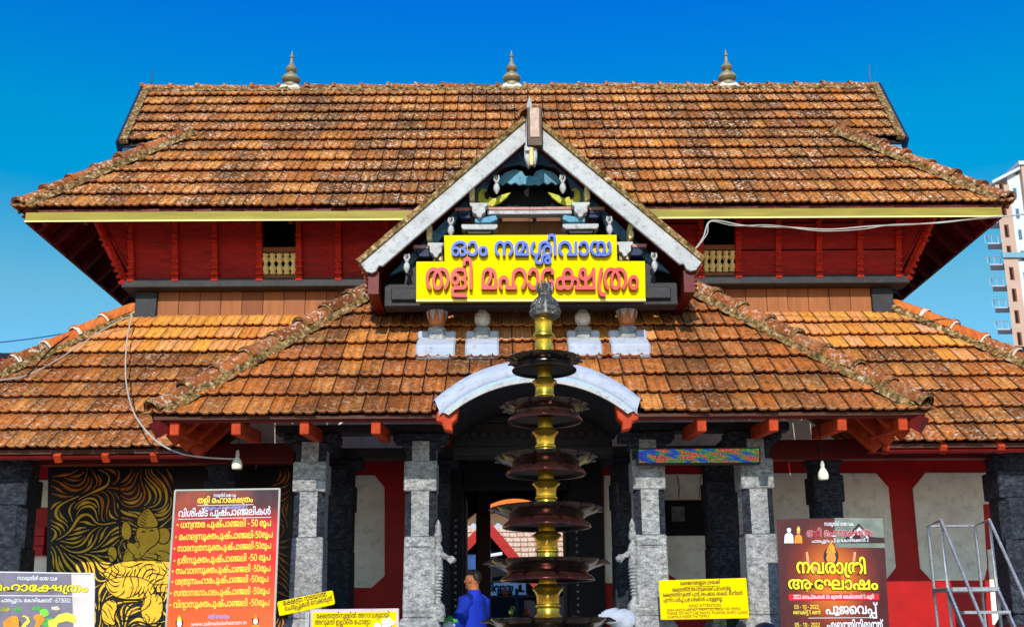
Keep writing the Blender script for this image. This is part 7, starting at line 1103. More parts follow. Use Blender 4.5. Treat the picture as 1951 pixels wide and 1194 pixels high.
cable('cable', 'short thick black wire coming down from the left edge to the roof tiles', [(-40, 645, 14.4), (0, 673, 13.6), (48, 719, 12.75)], .012, m_wireblk)
cable('cable', 'thin blue wire against the sky at the left edge', [(-30, 655, 19), (60, 645, 19), (172, 627, 18)], .011, m_wireblue)
cable('cable', 'pale twisted cable strung from the gable corner across the right eaves screen', [(1325, 474, 12.3), (1340, 452, 12.6), (1350, 424, 12.8), (1372, 421, 12.75), (1420, 430, 12.6), (1500, 433, 12.6), (1580, 437, 12.6), (1660, 431, 12.5), (1750, 427, 12.4), (1830, 420, 12.2), (1905, 413, 12.0), (1980, 405, 11.8)], .010, m_wire)
cable('cable', 'thin second strand wound loosely round the pale twisted cable at right', [(1328, 472, 12.28), (1347, 446, 12.55), (1354, 422, 12.7), (1400, 430, 12.55), (1470, 429, 12.58), (1560, 440, 12.58), (1640, 437, 12.5), (1700, 428, 12.4), (1790, 425, 12.3), (1880, 414, 12.05), (1980, 407, 11.85)], .006, m_wire)

# ---- the brass lamp tower in front of the porch
LYY = 8.0; LXX = ax(1040, 900, LYY)
LT = thing('lamp_tower', 'tall tiered brass oil lamp tower with scalloped dish plates standing in front of the porch', 'lamp tower', (LXX, LYY, 0))
def lz(py): return az(1040, py, LYY)
def hw(px): return px/2/2000*LYY*1.02
dishes = [(687, 707, 140, 125), (776, 803, 162, 142), (874, 904, 186, 152), (971, 1005, 204, 166), (1072, 1106, 220, 175), (1182, 1216, 232, 188)]
prev = lz(600)
shafts = []
for k, (ty, by, rw, bw) in enumerate(dishes):
    zt, zb = lz(ty), lz(by); H = zt-zb; ro = hw(rw)*.98; rb = hw(bw)
    ph = random.random()
    def mod(a, r, z, ro=ro, ph=ph):
        q = max(0, (r/ro-.80)/.20)
        return 1+q*(.034*abs(math.cos(6*a+ph))**4+.006*random.uniform(-.5, .5)-.015)
    b = B()
    b.lathe([(.04, zt-.01), (ro*.55, zt-.012), (ro*.84, zt+.006), (ro*.96, zt+.022), (ro, zt+.018), (ro*.985, zt+.004), (ro*.88, zt-H*.20), (ro*.76, zt-H*.38), (rb*.84, zt-H*.50)], (LXX, LYY), 72, caps=False, mod=mod)
    for q in range(12):
        a = math.pi*q/6+.26-ph/6; c_, s_ = math.cos(a), math.sin(a); rr = ro
        b.tube([(LXX+c_*rr*.86, LYY+s_*rr*.86, zt-.006), (LXX+c_*rr*1.0, LYY+s_*rr*1.0, zt+.006), (LXX+c_*rr*1.10, LYY+s_*rr*1.10, zt-.006)], [.026, .017, .006], 6)
    b.lathe([(rb*.84, zt-H*.50), (rb*.86, zt-H*.60), (rb*.93, zt-H*.72), (rb*.985, zt-H*.88), (rb*1.0, zb+.004), (rb*.985, zb-.003), (rb*.95, zb)], (LXX, LYY), 72, 1, caps=False)
    b.lathe([(rb*.95, zb), (rb*.90, zb+H*.22), (rb*.5, zb+H*.34), (.05, zb+H*.36)], (LXX, LYY), 48, 2, caps=False)
    b.build('lamp_dish', [m_bronze, m_ring if k in (1, 2, 3, 4) else m_bronze, m_dish_under], LT, smooth=True, clean=False)
segs = [(600, 686, 41, 44), (726, 777, 43, 48), (822, 875, 45, 50), (919, 973, 47, 54), (1018, 1074, 49, 58), (1119, 1182, 51, 62), (1230, 1500, 60, 80)]
prevb = None
for k, (t, e, w0, w1) in enumerate(segs):
    zt, ze = lz(t), lz(e); r = hw(w0)*.80; r1 = hw(w1)*.94
    H = zt-ze
    if k == 0: prof = [(r*.94, zt), (r*1.0, zt-.004), (r, zt-H*.14), (r*1.08, zt-H*.16), (r, zt-H*.2), (r, zt-H*.40), (r*1.38, zt-H*.455), (r*1.40, zt-H*.49), (r*1.05, zt-H*.55), (r, zt-H*.58), (r, zt-H*.76), (r*1.22, zt-H*.79), (r*1.22, zt-H*.83), (r*1.05, zt-H*.86), (r*1.1, ze), (r*1.1, ze-.06)]
    elif k == 6: prof = [(r*1.4, zt), (r, zt-.05), (r, .7), (r*2.2, .5), (r*2.4, .3), (r*3.4, .12), (r*3.6, 0)]
    else: prof = [(r*.8, lz(t-26)), (r*.82, zt+H*.12), (r*1.36, zt), (r*1.40, zt-H*.05), (r*1.18, zt-H*.13), (r*1.02, zt-H*.24), (r, zt-H*.48), (r*1.12, zt-H*.53), (r*1.12, zt-H*.57), (r*.98, zt-H*.63), (r*1.02, zt-H*.78), (r1*.95, ze+.02), (r1*1.12, ze), (r1*1.12, ze-.02)]
    b = B(); b.lathe(prof, (LXX, LYY), 32, caps=False); b.build('lamp_stem', m_gold, LT, smooth=True, clean=False)
# the crowning finial
z0 = lz(606); zt = lz(534); H = zt-z0; b = B(); r = hw(56)
def cm(a, r_, z): return 1+.05*math.cos(8*a)+.03*math.sin(5*a+z*60)
b.lathe([(r*.55, z0-.01), (r*.98, z0+.01), (r*1.02, z0+H*.10), (r*1.0, z0+H*.22), (r*.92, z0+H*.34), (r*.76, z0+H*.46), (r*.60, z0+H*.53), (r*.46, z0+H*.58), (r*.46, z0+H*.66), (r*.52, z0+H*.70), (r*.40, z0+H*.78), (r*.2, z0+H*.86), (r*.03, z0+H*1.0)], (LXX+.015, LYY), 40, mod=cm)
CR = b.build('crown_finial', m_crown, LT, smooth=True)
b = B()
for q in range(18):
    a = 2*math.pi*q/18; b.sphere((LXX+.015+r*.99*math.cos(a), LYY+r*.99*math.sin(a), z0+H*.16), .016, 8); 
    if q % 3 == 0: b.tube([(LXX+.015+r*.42*math.cos(a), LYY+r*.42*math.sin(a), z0+H*.68), (LXX+.015+r*.55*math.cos(a), LYY+r*.55*math.sin(a), z0+H*.82), (LXX+.015+r*.45*math.cos(a), LYY+r*.45*math.sin(a), z0+H*.95)], [.014, .012, .005])
    b.tube([(LXX+.015+r*.95*math.cos(a), LYY+r*.95*math.sin(a), z0+H*.28), (LXX+.015+r*.80*math.cos(a+.1), LYY+r*.80*math.sin(a+.1), z0+H*.44)], [.012, .008])
b.build('crown_beading', m_crown, CR, smooth=True)

# ---- printed sheets
def grad(name, stops, axis='Z', z0=0, z1=1, rough=.35, blot=None):
    m = MT(name); g = m.n('ShaderNodeTexCoord'); sx = m.n('ShaderNodeSeparateXYZ'); m.l(g.outputs['Generated'], sx.inputs[0])
    c = m.ramp(sx.outputs[axis], stops)
    if blot:
        f = m.noise(m.co(), blot[0], 3); c = m.mix(m.ramp(f, [(.45, (0,)*3), (.7, (.6,)*3)]), c, lin(blot[1]))
    m.base(c); m.set(rough, 0, .4); m.bump(m.noise(m.co((1, 1, .5)), 2.2, 3), .7, .03); return m.m
m_ink_y = plain('yellow_print', (248, 220, 70), .4, .05); m_ink_w = plain('white_print', (222, 222, 226), .4, .03); m_ink_b = plain('pale_blue_print', (150, 170, 230), .4, .05)
m_ink_k = plain('black_print', (40, 30, 10), .5, .1); m_ink_dk = plain('dark_outline_print', (50, 14, 16), .5, .1); m_ink_r = plain('crimson_print', (214, 20, 40), .4, .05); m_ink_g = plain('green_print', (70, 160, 70), .4, .3, 20)
m_skin_pr = plain('skin_tone_print', (214, 150, 96), .4, .1); m_hair_pr = plain('dark_hair_print', (52, 30, 30), .4, .1); m_or_pr = plain('orange_print', (236, 140, 40), .4, .25, 12)
# price banner
pb = Board((-2.75, 10.5, 1.2), (1, 0, 0), (0, 0, 1))
BN = thing('price_banner', 'tall red banner of offerings at 50 rupees each in yellow letters, before the black mural', 'banner', (-2.75, 10.5, 0))
b = pb.slab([(336, 935), (532, 932), (518, 1290), (312, 1290)], -.006, 0)
b.build('sheet', grad('red_banner_print', [(0, lin((226, 110, 40))), (.34, lin((226, 84, 30))), (.62, lin((214, 22, 14))), (.8, lin((190, 10, 14))), (.91, lin((70, 8, 20))), (1, lin((36, 8, 30)))], blot=(1.6, (228, 96, 40))), BN)
b = B()
for (x0, y0), (x1, y1) in (((334, 934), (310, 1290)), ((533, 931), (519, 1290)), ((334, 934), (533, 931))):
    p = pb.pt(*pb.uv(x0, y0), .0); q = pb.pt(*pb.uv(x1, y1), .0); b.tube([p, q], .011, 8)
b.build('frame', m_wire, BN)
pb.text('samu', 407, 450, 946, 5, m_ink_w, BN, .004); pb.text('tali', 376, 482, (958, 956), 9, m_ink_y, BN, .004, bold=.004)
pb.slab([(376, 962), (483, 960), (483, 961), (376, 963)], .001, .003).build('underline', m_ink_w, BN)
pb.text('chal', 384, 472, (970, 968), 5, m_ink_b, BN, .004); pb.text('vis', 340, 516, (984, 979), 11, m_ink_w, BN, .004, bold=.004)
pb.slab([(339, 988), (517, 984), (517, 985), (339, 989)], .001, .003).build('underline', m_ink_w, BN)
for k, (x0, x1, y0, y1) in enumerate(((344, 517, 1005, 1001), (341, 520, 1028, 1023), (338, 517, 1050, 1044), (338, 516, 1073, 1066), (335, 516, 1093, 1087), (334, 512, 1113, 1107), (331, 514, 1135, 1130), (330, 514, 1157, 1152))):
    pb.text('p%d' % (k+1), x0, x1, (y0, y1), 10, m_ink_y, BN, .004, bold=.004)
    pb.slab([(x0-7, y0-7), (x0-4, y0-7), (x0-4, y0-4), (x0-7, y0-4)], .001, .004).build('bullet', m_ink_y, BN)
pb.text('dev', 397, 437, 1177, 6, m_ink_b, BN, .004)
pb.text('www.talimahakshetram.in', 364, 470, (1192, 1188), 8, m_ink_w, BN, .004, latin_=True)
def figure(bd, cx, cy, s, par, robe, lift=.002, skin=None, crown=None):
    def ell(x, y, a, b_, mat, nm, l):
        bd.slab([(cx+x*s+a*s*math.cos(t*math.pi/8), cy+y*s+b_*s*math.sin(t*math.pi/8)) for t in range(16)], l-.001, l).build(nm, mat, par)
    bd.slab([(cx-.9*s, cy+2.6*s), (cx+.9*s, cy+2.6*s), (cx+.8*s, cy+1.1*s), (cx+.3*s, cy+.6*s), (cx-.3*s, cy+.6*s), (cx-.8*s, cy+1.1*s)], lift-.001, lift).build('printed_robe', robe, par)
    ell(0, -.05, .62, .78, m_hair_pr, 'printed_hair', lift+.0015); ell(0, .1, .4, .52, skin or m_skin_pr, 'printed_face', lift+.003)
    bd.slab([(cx-.42*s, cy-.3*s), (cx+.42*s, cy-.3*s), (cx+.25*s, cy-.8*s), (cx, cy-1.25*s), (cx-.25*s, cy-.8*s)], lift+.0035, lift+.0045).build('printed_crown', crown or m_ink_y, par)
figure(pb, 342, 1186, 12, BN, m_ink_w, skin=m_ink_w); figure(pb, 487, 1182, 11, BN, m_or_pr, skin=m_ink_w, crown=m_or_pr)

# festival poster
fb = Board((3.2, 10.5, 1.2), (1, 0, 0), (0, 0, 1))
FP = thing('festival_poster', 'maroon festival poster with big yellow title letters, leaning by the right porch pillar', 'poster', (3.2, 10.5, 0))
def poster_mat():
    m = MT('maroon_poster_print'); g = m.n('ShaderNodeTexCoord'); mp = m.n('ShaderNodeMapping'); mp.inputs['Location'].default_value = (-.5, 0, -.62); m.l(g.outputs['Generated'], mp.inputs[0])
    mp2 = m.n('ShaderNodeMapping'); mp2.inputs['Scale'].default_value = (2.3, 0, 2.6); m.l(mp.outputs[0], mp2.inputs[0])
    gr = m.n('ShaderNodeTexGradient', gradient_type='SPHERICAL'); m.l(mp2.outputs[0], gr.inputs[0])
    c = m.ramp(gr.outputs['Fac'], [(0, lin((72, 14, 20))), (.3, lin((120, 36, 16))), (.6, lin((190, 92, 16))), (1, lin((214, 130, 30)))]); m.base(c); m.set(.3, 0, .4); m.bump(m.noise(m.co((1, 1, .5)), 2.6, 3), .7, .03); return m.m
fb.slab([(1480, 988), (1683, 985), (1700, 1300), (1492, 1300)], -.008, 0).build('sheet', poster_mat(), FP)
fb.slab([(1590, 986), (1682, 986), (1686, 1043), (1592, 1042)], .001, .002).build('printed_sky', plain('pale_green_print', (116, 124, 112), .4, .25, 8), FP)
fb.slab([(1612, 1022), (1636, 996), (1658, 1022), (1685, 1024), (1686, 1034), (1600, 1034)], .003, .004).build('printed_building', m_hair_pr, FP)
fb.slab([(1618, 1024), (1637, 1003), (1655, 1024), (1651, 1024), (1637, 1009), (1622, 1024)], .0045, .0055).build('printed_gable', m_ink_w, FP)
figure(fb, 1503, 1008, 10, FP, m_ink_w, skin=m_ink_w, crown=m_hair_pr); figure(fb, 1521, 1012, 8.5, FP, m_or_pr)
figure(fb, 1583, 1060, 23, FP, plain('deep_orange_print', (196, 84, 16), .4, .35, 14), skin=plain('warm_face_print', (226, 140, 60), .4, .12), crown=plain('old_gold_print', (206, 150, 40), .4, .3, 30))
for sgn in (-1, 1):
    fb.slab([(1583+sgn*14, 1086), (1583+sgn*40, 1074), (1583+sgn*44, 1050), (1583+sgn*48, 1051), (1583+sgn*45, 1078), (1583+sgn*16, 1096)], .001, .002).build('printed_arm', m_skin_pr, FP)
fb.text('samu', 1570, 1626, 1001, 6, m_ink_w, FP, .007)
fb.text('tali', 1537, 1664, (1022, 1020), 11, m_ink_w, FP, .006, bold=.03, name='lettering_outline'); fb.text('tali', 1537, 1664, (1022, 1020), 11, plain('maroon_letter', (170, 14, 40), .4, .05), FP, .008, bold=.008)
fb.text('chal', 1546, 1655, (1033, 1031), 5, m_ink_w, FP, .007)
fb.text('nav', 1517, 1651, (1091, 1092), 21, m_ink_dk, FP, .007, bold=.045, name='lettering_outline'); fb.text('nav', 1517, 1651, (1091, 1092), 21, plain('bright_yellow_print', (250, 232, 30), .4, .04), FP, .010, bold=.012)
fb.text('agh', 1501, 1673, (1121, 1122), 18, m_ink_dk, FP, .007, bold=.045, name='lettering_outline'); fb.text('agh', 1501, 1673, (1121, 1122), 18, bpy.data.materials['bright_yellow_print'], FP, .010, bold=.012)
fb.slab([(1502, 1131), (1674, 1130), (1675, 1142), (1503, 1143)], .005, .006).build('printed_band', m_ink_r, FP)
fb.text('sep', 1511, 1665, (1140, 1139), 6, m_ink_w, FP, .008); fb.text('d3', 1513, 1560, 1159, 6, m_ink_y, FP, .007); fb.text('vai', 1511, 1563, 1169, 6, m_ink_y, FP, .007)
fb.text('puja', 1573, 1671, (1169, 1168), 15, m_ink_w, FP, .008, bold=.012)
fb.slab([(1540, 1176), (1660, 1175), (1660, 1176), (1540, 1177)], .005, .006).build('printed_line', m_ink_w, FP)
fb.text('d5', 1514, 1562, 1193, 6, m_ink_y, FP, .007); fb.text('ezh', 1575, 1682, (1197, 1196), 12, m_ink_w, FP, .008, bold=.008)

# flower banner at the lower left
wb = Board((-3.9, 9.5, 1.2), (1, 0, 0), (0, 0, 1))
WB = thing('flower_banner', 'grey banner with yellow temple name and printed marigold flowers at the lower left', 'banner', (-4.2, 9.5, 0))
wb.slab([(-330, 1084), (178, 1093), (174, 1330), (-330, 1330)], -.008, 0).build('sheet', plain('grey_violet_print', (120, 112, 126), .4, .2, 3, dirt=(84, 78, 92)), WB)
wb.slab([(136, 1093), (178, 1094), (176, 1330), (146, 1330)], .001, .002).build('pale_edge', plain('pale_plastic_sheet', (206, 196, 190), .3, .12, 5), WB)
b = B(); b.tube([wb.pt(*wb.uv(178, 1093)), wb.pt(*wb.uv(180, 1110), .02), wb.pt(*wb.uv(176, 1330))], .012, 8); b.tube([wb.pt(*wb.uv(-330, 1084)), wb.pt(*wb.uv(178, 1092))], .006, 6); b.build('rolled_edge', m_ink_w, WB, smooth=True)
wb.text('samu', 33, 111, (1104, 1105), 6, m_ink_w, WB, .005, bold=.008)
wb.text('tali', -78, 168, (1123, 1127), 12, m_ink_dk, WB, .004, bold=.03, name='lettering_outline'); wb.text('tali', -78, 168, (1123, 1127), 12, bpy.data.materials['bright_yellow_print'], WB, .007, bold=.008)
wb.slab([(-330, 1131), (168, 1134), (168, 1135.5), (-330, 1133)], .003, .004).build('underline', m_ink_w, WB)
wb.text('koz', 2, 135, (1146, 1147), 6, m_ink_w, WB, .005, bold=.004)
for k, (px, py, rx_, ry_, mt) in enumerate(((70, 1158, 9, 5, m_ink_g), (84, 1166, 9, 8, plain('lime_print', (110, 210, 60), .4)), (34, 1160, 8, 4, m_ink_g), (10, 1160, 10, 5, plain('olive_print', (140, 140, 60), .4, .4, 30)), (106, 1158, 9, 4, plain('cream_print', (200, 190, 170), .4)), (96, 1185, 20, 9, m_ink_g), (25, 1186, 18, 8, plain('dark_green_print', (40, 70, 50), .4, .4, 20)))):
    wb.slab([(px+rx_*random.uniform(.75, 1.15)*math.cos(t*math.pi/7), py+ry_*random.uniform(.75, 1.15)*math.sin(t*math.pi/7)) for t in range(14)], .002+.0004*k, .003+.0004*k).build('printed_leaf', mt, WB)
for k, pl in enumerate(([(8, 1194), (6, 1184), (14, 1178), (24, 1172), (34, 1174), (37, 1182), (36, 1194)], [(38, 1198), (46, 1186), (53, 1180), (48, 1174), (42, 1175), (46, 1171), (55, 1175), (58, 1184), (50, 1192), (46, 1200)], [(64, 1198), (70, 1184), (64, 1175), (70, 1169), (82, 1170), (86, 1180), (78, 1190), (76, 1200)], [(94, 1196), (92, 1182), (104, 1178), (112, 1170), (128, 1166), (142, 1170), (146, 1178), (142, 1186), (128, 1182), (112, 1186), (106, 1198)])):
    wb.slab(pl, .006, .0075).build('printed_flower', m_or_pr if k % 2 == 0 else m_ink_y, WB)

# yellow notice board with handwritten rules
nb = Board((2.05, 10.86, 1.9), (1, -.03, 0), (.0, 0, 1))
NT = thing('notice_board', 'large yellow board of handwritten temple rules fixed between the two right porch pillars', 'notice board', (2.05, 10.86, 1.7))
nb.slab([(1255, 1105), (1422, 1100), (1428, 1177), (1259, 1180)], -.025, 0).build('board', m_signY, NT, bevel=.004)
for key, x0, x1, y0, y1, h in (('y1', 1296, 1372, 1114, 1111, 6), ('y2', 1281, 1393, 1126, 1123, 6), ('y3', 1263, 1415, 1136, 1132, 6), ('y4', 1264, 1376, 1146, 1143, 6)): nb.text(key, x0, x1, (y0, y1), h, m_ink_k, NT, .003, depth=.001, bold=.0)
for txt, x0, x1, y0, y1, h in (('KIND ATTENTION', 1313, 1374, 1156, 1155, 6), ('NON HINDUS ARE NOT PERMITTED INSIDE THE TEMPLE.', 1271, 1411, 1164, 1161, 5), ('PLEASE DO NOT USE PANTS, PYJAMAS, SHIRT, LUNGI', 1271, 1424, 1170, 1168, 5), ('CHAPPALS INSIDE THE TEMPLE', 1271, 1351, 1177, 1175, 5)): nb.text(txt, x0, x1, (y0, y1), h, m_ink_k, NT, .003, depth=.001, latin_=True)
nb.slab([(1304, 1117), (1372, 1115), (1372, 1116), (1304, 1118)], .0005, .002).build('underline', m_ink_k, NT); nb.slab([(1313, 1158.5), (1374, 1157), (1374, 1158), (1313, 1159.5)], .0005, .002).build('underline', m_ink_k, NT)
# tilted slip
tb = Board((-2.2, 10.45, 1.8), (1, 0, 0), (0, 0, 1))
TS = thing('tilted_sign', 'small tilted yellow sign with two lines of writing on the leftmost porch pillar', 'sign', (-2.2, 10.45, 1.8))
tb.slab([(532, 1172), (528, 1148), (530, 1145), (631, 1124), (634, 1125), (638, 1147), (636, 1151), (536, 1172)], -.02, 0).build('board', m_signY, TS, bevel=.004)
tb.text('s1', 539, 623, (1153, 1135), 8, m_ink_k, TS, .003, depth=.001, bold=.0); tb.text('s2', 543, 634, (1163, 1143), 8, m_ink_k, TS, .003, depth=.001, bold=.0)
b = B(); p = tb.pt(*tb.uv(585, 1165), -.03); b.box(p.x-.02, p.x+.02, 10.475, 10.52, 0, p.z); b.build('stake', m_steel, TS)
# framed notice
cb = Board((-1.6, 10.4, 1.7), (1, 0, 0), (0, 0, 1))
CN = thing('framed_notice', 'yellow notice in a pale frame standing below the second porch pillar from the left', 'notice board', (-1.6, 10.4, 0))
cb.slab([(591, 1160), (760, 1158), (762, 1420), (588, 1420)], -.03, 0).build('frame', plain('pale_pink_frame', (196, 176, 176), .6, .12), CN, bevel=.006)
cb.slab([(596, 1166), (755, 1164), (757, 1400), (593, 1400)], .001, .004).build('sheet', m_signY, CN)
cb.text('c1', 603, 742, (1177, 1175), 8, m_ink_k, CN, .006, depth=.001, bold=.0); cb.text('c2', 600, 706, (1189, 1188), 8, m_ink_k, CN, .006, depth=.001, bold=.0)
b = B()
for k in range(7): 
    p = cb.pt(*cb.uv(716+random.uniform(0, 32), 1180+random.uniform(0, 20)), .012); b.sphere(p, .035, 8, jit=.25, sc3=(1, .2, .8))
b.build('torn_paper_patch', m_ink_w, CN, smooth=True)

# ---- black and gold mural board
mb_ = Board((-4.3, 13.5, 1.0), (1, 0, 0), (0, 0, 1))
MU = thing('mural_board', 'large black board with swirling gold flame lines and a seated figure, behind the price banner', 'mural', (-4.3, 13.5, .7))
mb_.slab([(92, 888), (560, 884), (556, 1330), (84, 1330)], -.05, 0).build('board', plain('black_lacquer', (14, 11, 12), .45, .2, 5), MU)
m_goldp = plain('gold_paint', (244, 186, 40), .5, .14, 8, dirt=(150, 96, 20), dirt_amt=.4); m_gold_shaded = plain('shaded_gold_paint', (196, 112, 20), .5, .2, 8)  # second gold: same paint with shade put into its colour
m_blk = plain('black_outline_paint', (12, 9, 8), .5, .1)
rg = random.Random(11)
gold = B(); shaded = B()
def ribbon(b, pts, w_, lift=.003):
    q = [mb_.uv(*p) for p in pts]; n = len(q); vs = []
    for i, (a, c) in enumerate(q):
        a0, c0 = q[max(i-1, 0)]; a1, c1 = q[min(i+1, n-1)]; dx, dy = a1-a0, c1-c0; l = math.hypot(dx, dy) or 1
        t = i/(n-1); ww = w_*.0067*(.25+.75*math.sin(math.pi*min(1, max(0, t*.92+.06))))*(1+.35*math.sin(9*t+w_))
        vs += [mb_.pt(a-dy/l*ww/2, c+dx/l*ww/2, lift), mb_.pt(a+dy/l*ww/2, c-dx/l*ww/2, lift)]
    b.add(vs, [(2*i, 2*i+1, 2*i+3, 2*i+2) for i in range(n-1)])
def clampx(p): return (min(553, max(97, p[0])), min(1300, max(893, p[1])))
def ang(x, y):                       # flow of the painted flames: sideways at the left, rising at the top
    up = max(0, min(1, (985-y)/90))*max(0, min(1, (x-150)/60))
    t = .85*math.sin(x*.030+y*.021)+1.05*math.sin(y*.043-x*.016+1.3)+.7*math.sin((x+y)*.061+.5*math.sin(y*.05))-.35
    return t*(1-.25*up)-1.25*up
occ = {}
def free(x, y, d=5.2):
    i, j = int(x/d), int(y/d)
    return all(math.hypot(x-q[0], y-q[1]) > d for a in (-1, 0, 1) for c in (-1, 0, 1) for q in occ.get((i+a, j+c), ()))
seeds = [(x+rg.uniform(-4, 4), y+rg.uniform(-4, 4)) for x in range(100, 556, 8) for y in range(894, 1240, 8)]
rg.shuffle(seeds)
for sx_, sy_ in seeds:
    if not (97 < sx_ < 330 or sx_ > 522) or not free(sx_, sy_): continue
    half = []
    for s_ in (1, -1):
        x, y = sx_, sy_; q = []
        for _ in range(22):
            a = ang(x, y); x += s_*3.2*math.cos(a); y += s_*3.2*math.sin(a)
            if not (97 < x < 553 and 892 < y < 1250) or (330 < x < 520) or not free(x, y): break
            q.append((x, y))
        half.append(q)
    path = half[1][::-1]+[(sx_, sy_)]+half[0]
    if len(path) < 9: continue
    for p in path[::2]: occ.setdefault((int(p[0]/5.2), int(p[1]/5.2)), []).append(p)
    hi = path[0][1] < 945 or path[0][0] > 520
    ribbon(shaded if hi else gold, path, rg.uniform(2.4, 4.4)*(.75 if path[0][0] > 520 else 1))
GL = gold.build('gold_flame_lines', m_goldp, MU, clean=False); shaded.build('shaded_flame_lines', m_gold_shaded, MU, clean=False)
def fig(pts, name, lift=.006, w_=2.2):
    def smooth(p):
        for _ in range(2):
            q = []
            for i in range(len(p)):
                a, c = p[i], p[(i+1) % len(p)]; q += [(a[0]*.75+c[0]*.25, a[1]*.75+c[1]*.25), (a[0]*.25+c[0]*.75, a[1]*.25+c[1]*.75)]
            p = q
        return p
    s = smooth(pts); cx = sum(p[0] for p in s)/len(s); cy = sum(p[1] for p in s)/len(s)
    out = []
    for p in s:
        l = math.hypot(p[0]-cx, p[1]-cy) or 1; out.append((p[0]+(p[0]-cx)/l*w_, p[1]+(p[1]-cy)/l*w_))
    o = mb_.slab(out, lift-.0015, lift).build('figure_outline', m_blk, MU)
    mb_.slab(s, lift+.0005, lift+.002).build(name, m_goldp, MU)
fig([(232, 1050), (262, 1030), (330, 1010), (420, 1020), (430, 1120), (330, 1130), (240, 1120)], 'figure_body', .005)
fig([(196, 1090), (220, 1072), (270, 1066), (330, 1070), (420, 1082), (425, 1108), (330, 1112), (240, 1112), (205, 1104)], 'figure_leg', .009)
fig([(196, 1110), (230, 1098), (275, 1100), (300, 1120), (280, 1140), (220, 1140)], 'figure_foot', .012)
fig([(262, 1005), (280, 995), (300, 1002), (306, 1022), (298, 1036), (284, 1044), (270, 1062), (258, 1064), (256, 1056), (266, 1046), (268, 1034), (260, 1024)], 'figure_head', .014)
fig([(264, 1004), (262, 992), (272, 976), (282, 966), (292, 978), (302, 994), (300, 1004)], 'figure_crown', .017)
fig([(298, 1008), (320, 1004), (326, 1022), (316, 1036), (302, 1032)], 'figure_ear', .012)
fig([(234, 1026), (232, 1004), (238, 992), (246, 996), (252, 1010), (248, 1028)], 'figure_hand', .013)
fig([(208, 1066), (206, 1046), (212, 1040), (222, 1044), (224, 1060), (216, 1070)], 'figure_hand', .013)
fig([(248, 1030), (270, 1048), (300, 1052), (300, 1068), (262, 1062), (240, 1040)], 'figure_arm', .011)
fig([(275, 1140), (296, 1128), (312, 1140), (308, 1180), (280, 1190), (268, 1164)], 'small_figure', .012)
fig([(196, 1150), (214, 1140), (226, 1152), (216, 1172), (222, 1190), (200, 1190), (194, 1170)], 'small_figure', .012)
b = B()
for px, py in ((274, 1014), (290, 1012)): ribbon(b, [(px-5+i*1.2, py-2*math.sin(i*.39)) for i in range(9)], 2.6, .0185)
for k in range(7): ribbon(b, [(262+k*2+i*.5, 1000-k*5+math.sin(i*.3)*2) for i in range(20+int(16-k*2))], 1.6, .0195)
for k in range(9): ribbon(b, [(210+k*13+4*math.sin(i*.4), 1076+i*2.4) for i in range(14)], 2, .0125)
for k in range(8): ribbon(b, [(250+k*9+3*math.sin(i*.5+k), 1116+i*2.6) for i in range(10)], 2, .0145)
ribbon(b, [(256+i*.4, 998-i*3+2*math.sin(i*.6)) for i in range(4)], 2, .0195)
ribbon(b, [(229, 920+i*6) for i in range(24)], 3.4, .0205); 
ribbon(b, [(218+i*2.0, 930+9*math.sin(math.pi*i/12)) for i in range(13)], 4, .0205); ribbon(b, [(229, 912+i*3) for i in range(10)], 5, .0205)
occ = {}                             # fine black lines flowing over the gold figure
for _ in range(500):
    x, y = rg.uniform(190, 332), rg.uniform(1048, 1200)
    if not free(x, y, 5.2): continue
    path = [(x, y)]
    for _ in range(13):
        a = ang(x*1.25, y*1.1)+.5; x += 3*math.cos(a); y += 3*math.sin(a)
        if not free(x, y, 5.2): break
        path.append((x, y))
    if len(path) < 7: continue
    for p in path[::2]: occ.setdefault((int(p[0]/5.2), int(p[1]/5.2)), []).append(p)
    ribbon(b, path, 1.7, .0225)
b.build('figure_detail_lines', m_blk, MU, clean=False)

# ---- steel step platform at the right
xL, xR = ax(1793, 990, 11.7), ax(1885, 988, 11.7); zp, zrail = az(1840, 1118, 11.75), az(1840, 990, 11.7); yF, yB = 11.7, 12.08
SP = thing('step_platform', 'grey steel step platform with tube handrails standing before the red wall at right', 'step ladder', ((xL+xR)/2, 11.5, 0))
b = B(); b.box(xL-.02, xR+.02, yF-.03, yB+.02, zp-.05, zp); SPd = b.build('platform_deck', m_steel, SP, bevel=.006)
r = .017; k_ = 1.42
def rail(x):
    b = B(); b.tube([(x, yB, 0), (x, yB, zrail-.03), (x, yF, zrail)], r, 8); b.tube([(x, yF, zp-.02), (x, yF, zrail), (x, yF-zrail/k_+.55, .75)], r, 8)
    return b.build('handrail', m_steel, SP, smooth=True)
rail(xL); rail(xR)
b = B(); b.tube([(xL, yB, zrail-.03), (xR, yB, zrail-.03)], r, 8); b.tube([(xL, yB, zp-.5), (xR, yB, zp-.5)], r*.8, 8); b.build('back_rail', m_steel, SP, smooth=True)
for x in (xL, xR):
    b = B(); b.beam((x, yF, zp-.03), (x, yF-(zp-.05)/1.25*.9, .05), .03, .06); b.build('stringer', m_steel, SP)
    b = B(); b.tube([(x, yF, zp-.05), (x, yF, 0)], r, 8); b.tube([(x, yF-.9, 1.0), (x, yF-.9, 0)], r, 8); b.build('leg', m_steel, SP, smooth=True)
for k in range(7):
    z = zp-.27*(k+1)
    if z < .1: break
    y = yF-.27*(k+1)/1.25*.9; b = B(); b.box(xL+.016, xR-.016, y-.10, y+.08, z-.02, z+.01); b.build('tread', m_steel, SP)

